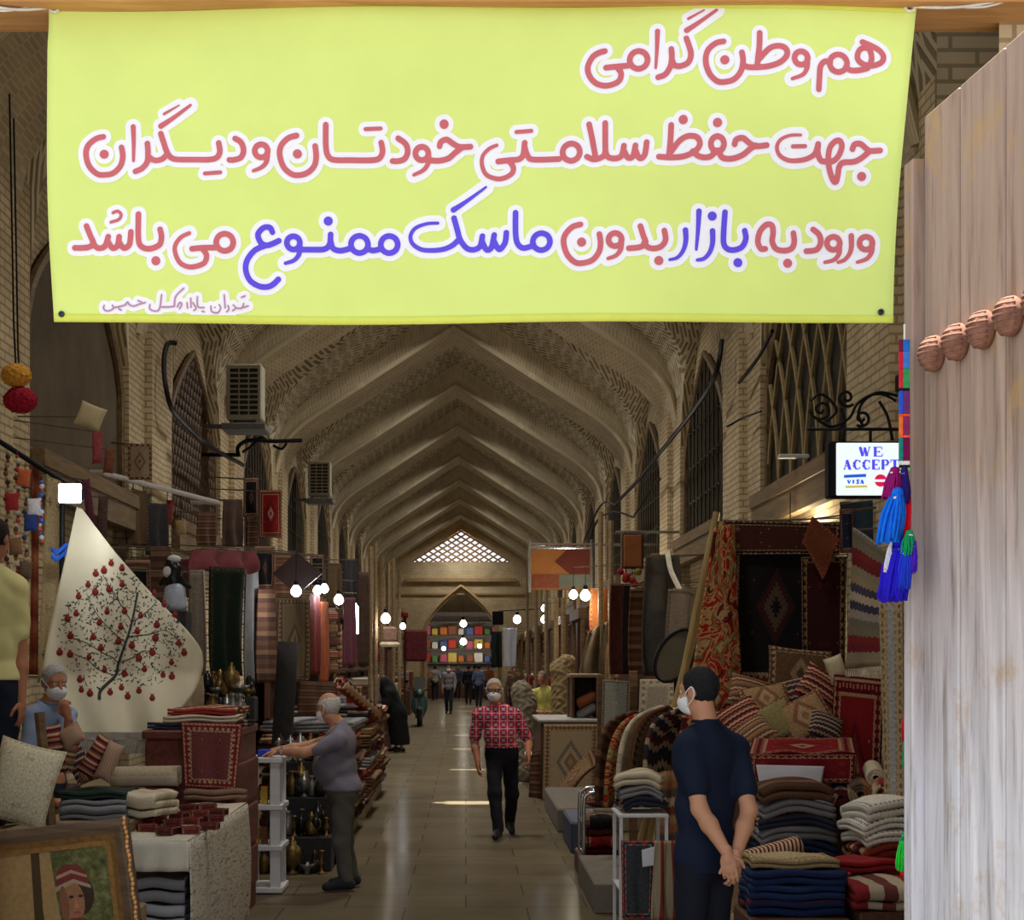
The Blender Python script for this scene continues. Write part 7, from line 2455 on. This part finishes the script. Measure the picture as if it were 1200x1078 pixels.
slab('board', (.98, 16.4, 0), (1.9, 19.2, .26), plain('grey_ply', (112, 104, 92), .8, .12), 'grey boarding on the floor beside the aisle on the right', 'board', .02)
# things standing on the boarding
for i, (x, y, d, w, mt, lb) in enumerate([(712, 933, 16.6, 60, K_NAVY, 'dark patterned cushion lying on the grey boarding')]):
    cushion('cushion', P(x, y, d), (w * d / FPX, .35, .2), rot('X', -70), mt, lb)

# hanging garments and tall rugs along the right shops
for i, (x0, x1, y0, y1, d, mt, wob, nf, lb) in enumerate([(758, 796, 650, 792, 17.6, plain('dark_grey_felt', (66, 62, 58), .95, .25, 6), .12, 1.5, 'dark grey felt cloak hanging on the right side'), (784, 822, 690, 790, 16.2, rug('mottled_grey', (104, 96, 92), [(70, 60, 62), (126, 116, 110), (90, 56, 56)], ((96, 88, 84), (70, 60, 58)), ((120, 110, 104), (70, 60, 58)), None, (.5, 1.0), 12, .04), .08, 1.5, 'mottled grey rug hanging left of the bamboo pole'),
                                                         (716, 730, 684, 790, 21.5, plain('dark_red_runner', (92, 44, 36), .95, .3, 8), .03, 1, 'narrow dark red runner hanging under the orange plaque'), (731, 738, 684, 790, 21.2, plain('near_black_runner', (40, 32, 30), .95, .3, 8), .03, 1, 'narrow black runner beside the dark red runner'), (739, 758, 690, 790, 20.6, S_BROWN, .05, 1, 'brown weave hanging left of the grey felt cloak'),
                                                         (692, 714, 688, 740, 24.5, rug('orange_lit_rug', (150, 92, 54), [(180, 124, 80), (120, 60, 40), (150, 130, 90)], ((120, 60, 40), (176, 130, 84)), ((190, 150, 104), (120, 60, 40)), None, (.35, .7), 9, .04), .03, 1, 'orange rug lit by the bulb on the right')]):
    hang('hanging_rug' if 'rug' in lb or 'runner' in lb else 'hanging_cloth', [(x0, y0, d), (x1, y0, d + .3), (x1, y1, d + .3), (x0, y1, d)], mt, lb, 'rug' if 'cloak' not in lb else 'cloak', wob, nf, .02)
hang('draped_cloth', [(690, 740, 24), (712, 728, 24), (708, 790, 23.8), (676, 796, 23.8)], plain('olive_brown_cloth', (92, 76, 56), .95, .3, 6), 'olive brown cloth spreading below the orange rug', 'cloth', .12, 1.5, .02)
m = MB().tube(smooth_path([P(782, 645, 16.5), P(786, 668, 16.5), P(796, 690, 16.5), P(798, 702, 16.5), P(792, 706, 16.5), P(788, 690, 16.5)], 6), .03, 6)
tag(m.build('white_rope', M_ROPE), 'white rope loop hanging on the grey felt cloak', 'rope')
OV = thing('oval_mirror', 'oval grey mirror leaning behind the young man\'s head', 'mirror', P(792, 770, 14.6))
Rm = rot('Y', 32)
m = MB()
m.prism([(.16 * math.cos(t), .27 * math.sin(t)) for t in np.linspace(0, 6.283, 26, endpoint=False)], lambda a, b, t: P(792, 768, 14.6) + Rm @ np.array([a, t, b]), .03)
m.build('mirror_glass', plain('mirror_grey', (120, 118, 108), .15, .1, 4, .6), OV)
m = MB().tube([P(792, 768, 14.6) + Rm @ np.array([.165 * math.cos(t), -.005, .275 * math.sin(t)]) for t in np.linspace(0, 6.283, 26, endpoint=False)], .02, 6, closed=True)
m.build('mirror_frame', M_BLK, OV, True)
MB().tube([P(792, 768, 14.66), np.array([P(792, 768, 14.66)[0], 14.75, 0])], .02, 6).build('stand', M_BLK, OV)
PQ = thing('orange_plaque', 'small orange brown plaque hanging on the right wall', 'plaque', P(741, 665, 22.5))
a, b = P(731, 664, 22.5), P(752, 627, 22.5)
slab('board', (a[0], 22.5, a[2]), (b[0], 22.56, b[2]), plain('orange_leather', (140, 84, 44), .7, .15, 5), parent=PQ)
slab('frame', (a[0] - .03, 22.52, a[2] - .03), (b[0] + .03, 22.6, b[2] + .03), M_WALNUT, parent=PQ)
MB().tube([(a[0] - .1, 22.7, b[2] + .06), (XR + .05, 22.7, b[2] + .06)], .025, 6).build('arm', M_STEEL, PQ)
MB().tube([(a[0], 22.7, b[2] + .06), (a[0], 22.6, b[2])], .012, 5).build('hook', M_STEEL, PQ)
for i, (x, c) in enumerate(((727, (130, 30, 34)), (734, (150, 40, 40)), (741, (140, 36, 36)), (748, (120, 100, 40)), (733, (140, 40, 40)), (744, (120, 30, 40)))):
    o = MB().ball(P(x, 670 + 5 * (i % 3) + 4 * (i > 3), 22.3), .055, 8).build('wool_ball', plain('wool_ball_%d' % (i % 4), c, .95, .2), None, True)
    MB().tube([P(x, 670 + 5 * (i % 3) + 4 * (i > 3), 22.3), P(x, 662, 22.56)], .006, 4).build('cord', M_BLK, o)
    tag(o, 'small red or yellow wool ball strung below the orange plaque', 'wool ball', 'wool balls below the orange plaque')
SB = thing('sign_board', 'wide hanging wooden sign board in orange, red and grey on the right', 'sign', P(656, 690, 26))
a, b = P(621, 691, 26), P(693, 642, 26)
slab('board', (a[0], 26, a[2]), (b[0], 26.06, b[2]), plain('orange_board', (146, 92, 44), .7, .15, 3), parent=SB)


def sp(x, y, d=25.985):
    return P(x, y, d)


for nm, pts, rgb in (('red_field', [(665, 643.5), (691, 643.5), (691, 673), (668, 673), (650, 658)], (92, 36, 26)), ('grey_field', [(655, 673), (691, 673), (691, 689), (655, 689)], (96, 100, 88)), ('brown_field', [(623, 673), (655, 673), (655, 689), (623, 689)], (112, 58, 34))):
    MB().add([sp(*p) for p in pts], [tuple(range(len(pts)))]).build(nm, plain('board_%d' % rgb[0], rgb, .7, .12), SB)
m = MB()
for x in (620.5, 693.5):
    m = MB().tube([P(x, 694, 26), P(x, 632, 26)], .03, 6)
    m.build('post', M_STEEL, SB)
m = MB().tube([P(620, 642, 26), P(694, 642, 26)], .025, 6)
m.build('top_rail', M_STEEL, SB)
MB().tube([P(620, 638, 26.1), np.array([XR + NICHE, 26.1, P(620, 638, 26.1)[2]])], .025, 6).build('wall_arm', M_STEEL, SB)

# wall cables and small fittings on the right
for pts, r, lb in (([(846, 398, 17.4), (838, 440, 17.5), (812, 482, 19.2), (772, 532, 22.6)], .03, 'thick black cable swinging between the right hand piers'), ([(905, 388, 15.4), (888, 420, 16.2), (866, 448, 17.0)], .022, 'black cable above the lattice window on the right'),
                   ([(772, 532, 22.6), (750, 560, 24.6), (722, 590, 28.5)], .03, 'black cable continuing along the farther right piers'), ([(852, 500, 17.0), (870, 490, 16.8), (892, 482, 16.1)], .012, 'thin wire on the right pier by the lattice window')):
    tag(MB().tube(smooth_path([P(*p) for p in pts], 8), r, 6).build('cable', M_BLK), lb, 'cable')
for i, (x, y, w, h, lb) in enumerate(((1016, 446, 8, 18, 'small dark plate high on the right pier, left one'), (1033, 440, 10, 26, 'small dark triangular plate high on the right pier'))):
    d = 11.0
    p = P(x, y, d)
    k = d / FPX
    m = MB()
    if i:
        m.prism([(-w / 2 * k, -h / 2 * k), (w / 2 * k, -h / 2 * k), (0, h / 2 * k)], lambda a, b, t: np.array([XR - .03 + t, d + a * 3, p[2] + b]), .05)
    else:
        m.obox((XR - .02, d + .1, p[2]), (.03, .09, h / 2 * k), None, 0, .004)
    tag(m.build('wall_plate', M_BLK), lb, 'plate')
lp = thing('strip_lamp', 'thin strip lamp on the ledge below the lattice window', 'lamp', P(930, 535, 14.2))
MB().obox(P(930, 535, 14.2), (.14, .04, .02), None, 0, .008).build('housing', M_WHITEPAINT, lp)

# warm lamp that lights the brick beside the black rug; bulbs further along
for (x, y, d, r, rgb, w, lb) in [(686, 698, 24.2, .10, (255, 226, 176), 42, 'bright warm bulb on the right, under the sign board'), (672, 697, 25.2, .085, (255, 232, 190), 16, 'smaller warm bulb left of the bright warm one'), (638, 713, 34, .09, (226, 238, 255), 14, 'cool bulb hanging above its twin on the far right side'), (638, 726, 34.2, .10, (236, 242, 255), 14, 'cool bulb hanging below its twin on the far right side'),
                                 (606, 726, 48, .15, (240, 244, 255), 26, 'cool bulb far along on the right near the end wall')]:
    lamp(P(x, y, d), r, lb, rgb, 14.0, w, 'vault')
lamp(np.array([3.02, 14.3, 3.05]), .06, 'warm bulb tucked under the ledge lighting the brick beside the black rug', (255, 216, 150), 12.0, 60, 3.4)

# feet under the two standing panels
for nm, ps in (('speckled_panel', [(708, 868, 17.12), (733, 868, 17.12)]), ('grey_panel', [(754, 848, 15.32), (786, 848, 15.32)])):
    for p_ in ps:
        a = P(*p_)
        MB().tube([a, np.array([a[0], a[1] + .02, .26 if 'speck' in nm else 0])], .02, 6).build('foot', M_BROWNWOOD, bpy.data.objects[nm])
# ------------------------------------------------------------------ people and things further down the hall
def walker(px, feet, D, label, look, shirt, trousers, hair, h=1.72, stride=.12, mask=None, group=None):
    x = (px - VX) * D / FPX
    k = h / 1.72
    f = np.array([look[0], look[1], 0.0])
    f = f / np.linalg.norm(f)
    r = np.array([f[1], -f[0], 0])
    q = lambda a, b, z: np.array([x, D, 0]) + r * a + f * b + np.array([0, 0, z * k])
    J = dict(head=q(0, .02, 1.60), neck=q(0, 0, 1.44), sl=q(-.17, 0, 1.40), sr=q(.17, 0, 1.40), el=q(-.23, .02, 1.12), er=q(.23, -.04, 1.12), wl=q(-.22, .14, .90), wr=q(.22, .02, .86), hip=q(0, 0, .94),
             hl=q(-.08, 0, .90), hr=q(.08, 0, .90), kl=q(-.09, stride * .8, .50), kr=q(.09, -stride * .3, .50), al=q(-.08, stride, .09), ar=q(.08, -stride, .11), tl=q(-.08, stride + .14, .04), tr=q(.08, -stride + .14, .05))
    return person(label, J, tuple(look) + (-.05,), SKIN_B, .02, 1.0, hair=hair, shirt=shirt, sleeves=1.9, trousers=trousers, shoes=M_BLACKSHOE, mask=mask, hem=q(0, 0, .86)[2], hands={'l': (f * .3 + np.array([0, 0, -1]), r, 25), 'r': (f * .2 + np.array([0, 0, -1]), -r, 25)})


walker(526, 836, 54, 'far pedestrian in grey jacket and dark trousers walking towards the gate', (-.1, -1), plain('grey_jacket', (128, 122, 122), .9), M_DARKCLOTH, (60, 54, 50), 1.72, .10, (220, 222, 226))
walker(561, 824, 62, 'far pedestrian in slate blue shirt seen left of the plaid man\'s head', (.1, 1), plain('slate_shirt', (92, 98, 130), .9), M_DARKCLOTH, (30, 28, 28))
walker(549, 820, 66, 'far pedestrian in black, left of the slate blue shirt', (0, 1), plain('black_jacket', (30, 30, 36), .9), M_DARKCLOTH, (30, 28, 28), 1.68)
walker(602, 820, 52, 'far pedestrian in brown jacket near the far right stalls', (.3, -1), plain('brown_jacket', (96, 78, 62), .9), M_DARKCLOTH, (40, 36, 34), 1.66, .05)

# the woman in black
DW = 31.0
xw = (462 - VX) * DW / FPX
q = lambda a, b, z: np.array([xw + a, DW + b, z])
J = dict(head=q(-.20, -.02, 1.38), neck=q(-.13, 0, 1.26), sl=q(-.10, -.15, 1.20), sr=q(-.08, .15, 1.20), el=q(-.14, -.2, .98), er=q(-.14, .2, .98), wl=q(-.28, -.1, .96), wr=q(-.28, .1, .96), hip=q(.04, 0, .80), hl=q(.04, -.08, .76), hr=q(.04, .08, .76),
         kl=q(.08, -.09, .44), kr=q(.02, .09, .44), al=q(.16, -.09, .09), ar=q(.04, .09, .09), tl=q(.04, -.1, .04), tr=q(-.08, .1, .04))
M_CHADOR = plain('black_chador', (16, 16, 18), .9, .1)
person('woman in a black chador bending forward at the left stalls', J, (-.9, .1, -.4), SKIN_B, .018, .95, shoes=M_BLACKSHOE, hands={'l': ((-1, 0, -.3), (0, 0, -1), 30), 'r': ((-1, 0, -.3), (0, 0, -1), 30)},
       robe=dict(mat=M_CHADOR, prims=[('e', J['head'] + np.array([.03, 0, .01]), (.125, .12, .15)), ('c', J['neck'], J['hip'], .17, .20), ('c', J['sl'], J['el'], .10, .09), ('c', J['sr'], J['er'], .10, .09), ('c', J['el'], J['wl'], .08, .06), ('c', J['er'], J['wr'], .08, .06),
                                      ('c', J['hip'], q(.12, 0, .22), .21, .20), ('p', q(0, 0, .16), np.array([0, 0, -1.0])), ('-e', J['head'] + np.array([-.13, 0, -.02]), (.06, .075, .10))]), eyes=True)

# the trader in yellow behind the medallion rug
DY = 27.7
q = lambda px, py, d=0: P(px, py, DY + d)
J = dict(head=q(635, 794), neck=q(638, 806), sl=q(653, 812, -.05), sr=q(624, 812, 0), el=q(658, 832, -.1), er=q(619, 832, -.1), wl=q(645, 834, -.26), wr=q(632, 834, -.26), hip=q(640, 848), hl=q(646, 850), hr=q(634, 850), kl=q(648, 856, -.2), kr=q(632, 856, -.2), al=q(648, 888, -.15), ar=q(632, 888, -.15), tl=q(648, 892, -.28), tr=q(632, 892, -.28))
person('seated trader in pale yellow shirt behind the medallion rug stall', J, (-.4, -.9, -.1), SKIN_B, .014, 1.0, hair=(120, 110, 100), shirt=plain('lemon_shirt', (176, 170, 92), .9), sleeves=.8, trousers=M_DARKCLOTH, hands={'l': ((-1, -.4, 0), (0, 0, -1), 30), 'r': ((1, -.4, 0), (0, 0, -1), 30)}, hem=q(640, 849)[2])
slab('seat_box', (q(640, 850)[0] - .25, DY - .05, 0), (q(640, 850)[0] + .25, DY + .35, .78), M_WALNUT, 'dark box seat under the trader in yellow', 'seat')
lump = lambda X, Y, Z: .018 * np.sin(X * 40 + 2 * np.sin(Z * 30)) * np.sin(Y * 42 + Z * 31)
tag(sdf_obj('fleece_bundle', [('e', P(611, 812, 23.0), (.16, .15, .19)), ('e', P(616, 822, 23.0), (.17, .15, .16)), ('c', P(615, 828, 23.0), np.array([P(615, 828, 23.0)[0], 23.0, .2]), .17, .18)], .02, plain('cream_fleece', (128, 118, 100), .95, .2, 20), None, .05, lump), 'cream fleece bundle standing just right of the plaid man\'s head', 'bundle')
tag(sdf_obj('straw_bundle', [('e', P(656, 784, 23.6), (.16, .16, .14)), ('e', P(664, 776, 23.6), (.14, .14, .12)), ('c', P(660, 790, 23.6), np.array([P(660, 790, 23.6)[0], 23.6, .2]), .18, .2)], .02, plain('straw', (138, 118, 84), .95, .3, 30), None, .05, lump), 'straw coloured shaggy bundle behind the trader in yellow', 'bundle')

# the parked scooter
DS = 44.0
xs_ = (492 - VX) * DS / FPX
SCO = thing('scooter', 'dark motor scooter parked facing the gate at the left side of the aisle', 'scooter', (xs_, DS, 0))
q = lambda a, b, z: np.array([xs_ + a, DS + b, z])
tyre = plain('tyre_rubber', (24, 24, 26), .8)
for b in (-.62, .62):
    w = MB().tube([q(0, b + .21 * math.cos(t), .24 + .21 * math.sin(t)) for t in np.linspace(0, 6.283, 20, endpoint=False)], .055, 8, closed=True).build('wheel', tyre, SCO, True)
    MB().tube([q(-.05, b, .24), q(.05, b, .24)], .10, 12).build('hub', M_STEEL, w)
M_TEAL = plain('teal_enamel', (52, 84, 80), .35, .1)
sdf_obj('front_shield', [('e', q(0, -.40, .62), (.24, .08, .34)), ('e', q(0, -.44, .98), (.16, .10, .12)), ('e', q(0, -.64, .50), (.09, .2, .06))], .018, M_TEAL, SCO, .05)
sdf_obj('body', [('e', q(0, .42, .60), (.19, .42, .17)), ('c', q(0, -.38, .32), q(0, .2, .34), .12, .14)], .018, plain('black_fairing', (34, 36, 40), .4), SCO, .05)
sdf_obj('seat', [('e', q(0, .36, .80), (.15, .40, .07))], .018, tyre, SCO)
m = MB().tube([q(-.34, -.36, 1.06), q(-.1, -.42, 1.02), q(.1, -.42, 1.02), q(.34, -.36, 1.06)], .02, 8)
m.build('handlebar', M_BLK, SCO)
MB().ball(q(0, -.54, .98), (.09, .05, .08), 12).build('headlight', M_STEEL, SCO, True)
m = MB().prism([(-.2, 0), (.2, 0), (.17, .3), (-.17, .3)], lambda a, b, t: q(a, -.42 + t - b * .2, 1.10 + b), .01)
m.build('windscreen', plain('smoked_screen', (120, 124, 122), .2), SCO)
for a in (-.36, .36):
    mm = MB().tube([q(a * .8, -.38, 1.05), q(a, -.40, 1.25)], .01, 5)
    mm.ball(q(a, -.40, 1.28), (.06, .02, .05), 10)
    mm.build('wing_mirror', M_BLK, SCO, True)
m = MB().tube([q(-.09, -.62, .24), q(-.09, -.5, .8)], .025, 6)
m.build('fork', M_STEEL, SCO)
MB().tube([q(.09, -.62, .24), q(.09, -.5, .8)], .025, 6).build('fork', M_STEEL, SCO)

# stalls along the far right
for i, (d, w) in enumerate(((26.0, 1.25), (28.6, 1.45), (32.5, 1.5), (37, 1.5), (42, 1.6), (48, 1.6), (54.5, 1.6), (61, 1.6))):
    t = thing('market_stall', ['first', 'second', 'third', 'fourth', 'fifth', 'sixth', 'seventh', 'last'][i] + ' stall counted beyond the medallion rug stall on the right', 'stall', (XR - w / 2, d, 0))
    slab('counter', (XR - w, d - 1.2, 0), (XR - .12, d + 1.2, .85), M_WALNUT, parent=t)
    slab('back_panel', (XR - .2, d - 1.2, .8), (XR - .1, d + 1.2, 3.0), M_WALNUT, parent=t)
    slab('valance', (XR - w + .3, d - 1.2, 2.6), (XR - w + .46, d + 1.2, 2.8), M_BROWNWOOD, parent=t)
    for y in (d - 1.15, d + 1.15):
        slab('stall_post', (XR - w + .34, y - .04, .85), (XR - w + .42, y + .04, 2.6), M_BROWNWOOD, parent=t)
    for j in range(5):
        slab('goods', (XR - w + .08 + .1 * (j % 3), d - 1.1 + .45 * j, .852), (XR - w + .7, d - .75 + .45 * j, 1.05 + .14 * ((j * 5 + i) % 4)), [S_BROWN, K_TAN, S_GREY, K_RED, S_KILIM2, S_CREAM][(i * 3 + j) % 6], parent=t, bev=.03)
        slab('hung_cloth', (XR - w + .50, d - 1.1 + .45 * j, 1.55 + .1 * (j % 2)), (XR - w + .58, d - .72 + .45 * j, 2.6), [K_TAN, S_BROWN, M_CHARCOALFELT, S_KILIM3, K_DARK][(i * 2 + j) % 5], parent=t, bev=.02)
for i, (x, y0, d) in enumerate([(640, 640, 30), (652, 700, 26.5), (660, 700, 27), (704, 600, 24.0), (716, 610, 23.4), (628, 650, 38.5), (618, 660, 45)]):
    b_ = P(x, 776, d)
    tag(MB().tube([np.array([b_[0], d, 0]), P(x, y0, d)], .045, 6).build('wooden_pole', M_PINE), 'tall thin wooden pole among the right hand stalls', 'pole', 'poles among the right hand stalls')
for i, (pts, r) in enumerate([([(690, 640, 30), (700, 610, 29), (720, 600, 28), (742, 606, 27)], .02), ([(676, 660, 33), (690, 620, 31), (706, 590, 29.5), (722, 592, 28.4)], .02), ([(742, 606, 27), (752, 590, 25.5), (768, 566, 24.4), (784, 556, 24.0)], .02)]):
    tag(MB().tube(smooth_path([P(*p) for p in pts], 6), r, 5).build('cable', M_BLK), ['tangled black cable lowest among the right hand poles', 'tangled black cable leftmost among the right hand poles', 'black cable rising from the tangle to the right pier'][i], 'cable')

# far end: white banner, black speaker box, the bright shop across the end passage
hang('hanging_sheet', [(590, 736, 58), (606, 736, 58), (604, 782, 58), (591, 782, 58)], plain('white_sheet', (206, 212, 226), .8, .04), 'white cloth hanging at the far right end of the hall', 'sheet', .06, 1.5, .03)
a, b = P(577, 732, 64), P(590, 716, 64)
o = slab('speaker_box', (a[0], 64, a[2]), (b[0], 64.4, b[2]), M_BLK, 'black box hanging high at the far right end of the hall', 'speaker', .03)
MB().tube([np.array([(a[0] + b[0]) / 2, 64.2, b[2]]), np.array([XR, 64.2, b[2] + .1])], .02, 5).build('hanging_rod', M_BLK, o)
hang('hanging_sheet', [(576, 740, 66), (588, 740, 66), (588, 782, 66), (576, 782, 66)], plain('dark_green_sheet', (28, 40, 40), .9), 'dark green cloth hanging under the black box at the far end', 'sheet', .06, 1.5, .03)
YS = 78.5
SH = thing('shop_shelf', 'brightly lit shop shelves across the far end of the hall', 'shelf', (XC, YS, 0))
M_SHW = plain('shop_white', (120, 114, 106), .6)
slab('back_board', (-3.2, YS + .5, 0), (2.8, YS + .56, 4.4), M_SHW, parent=SH)
for z in (.9, 1.8, 2.5, 3.2, 3.9):
    slab('shelf', (-3.2, YS, z - .05), (2.8, YS + .5, z), M_SHW, parent=SH)
slab('counter', (-2.6, YS - 1.6, 0), (2.2, YS - 1.0, 1.0), M_WALNUT, parent=SH)
cc = [(196, 60, 50), (226, 196, 90), (230, 226, 214), (90, 140, 80), (220, 130, 60), (90, 110, 170), (200, 100, 120), (150, 90, 60)]
gn = 0
for z in (1.8, 2.5, 3.2, .9):
    for j in range(13):
        c = cc[(j * 3 + int(z * 10)) % 8]
        w = .15 + .04 * ((j * 7) % 3)
        o = MB().obox((-2.95 + .45 * j, YS + .22, z + .18 + .04 * (j % 3)), (w, .12, .17 + .04 * (j % 3)), None, 0, .05).build('packaged_goods', plain('goods_%d_%d' % (c[0], c[1]), c, .5, .1))
        tag(o, 'small colourful packet on the bright shelves at the far end', 'packet', 'packets on the far lit shelves')
for (x, y, d, r, lb) in ((543, 731, 75, .20, 'bright bulb at the middle of the far end passage, upper one'), (543, 752, 76.5, .20, 'bright bulb at the middle of the far end passage, lower one'), (520, 760, 76, .12, 'bulb low at the left of the far end passage'), (562, 757, 76, .12, 'bulb low at the right of the far end passage')):
    lamp(P(x, y, d), r, lb, (255, 244, 225), 14.0, 26, 5.62)
for i, (x, c) in enumerate(((510, (160, 150, 140)), (536, (60, 62, 76)), (556, (130, 80, 60)), (572, (170, 120, 90)))):
    walker(x, 818, 73.2 + i * .5, ['far figure in pale grey at the left of the end passage', 'far figure in dark blue in the end passage', 'far figure in brown in the end passage', 'far figure in tan at the right of the end passage'][i], (.2 * (i - 1), -1 if i % 2 else 1), plain('far_shirt_%d' % i, c, .9), M_DARKCLOTH, (30, 28, 28), 1.68)
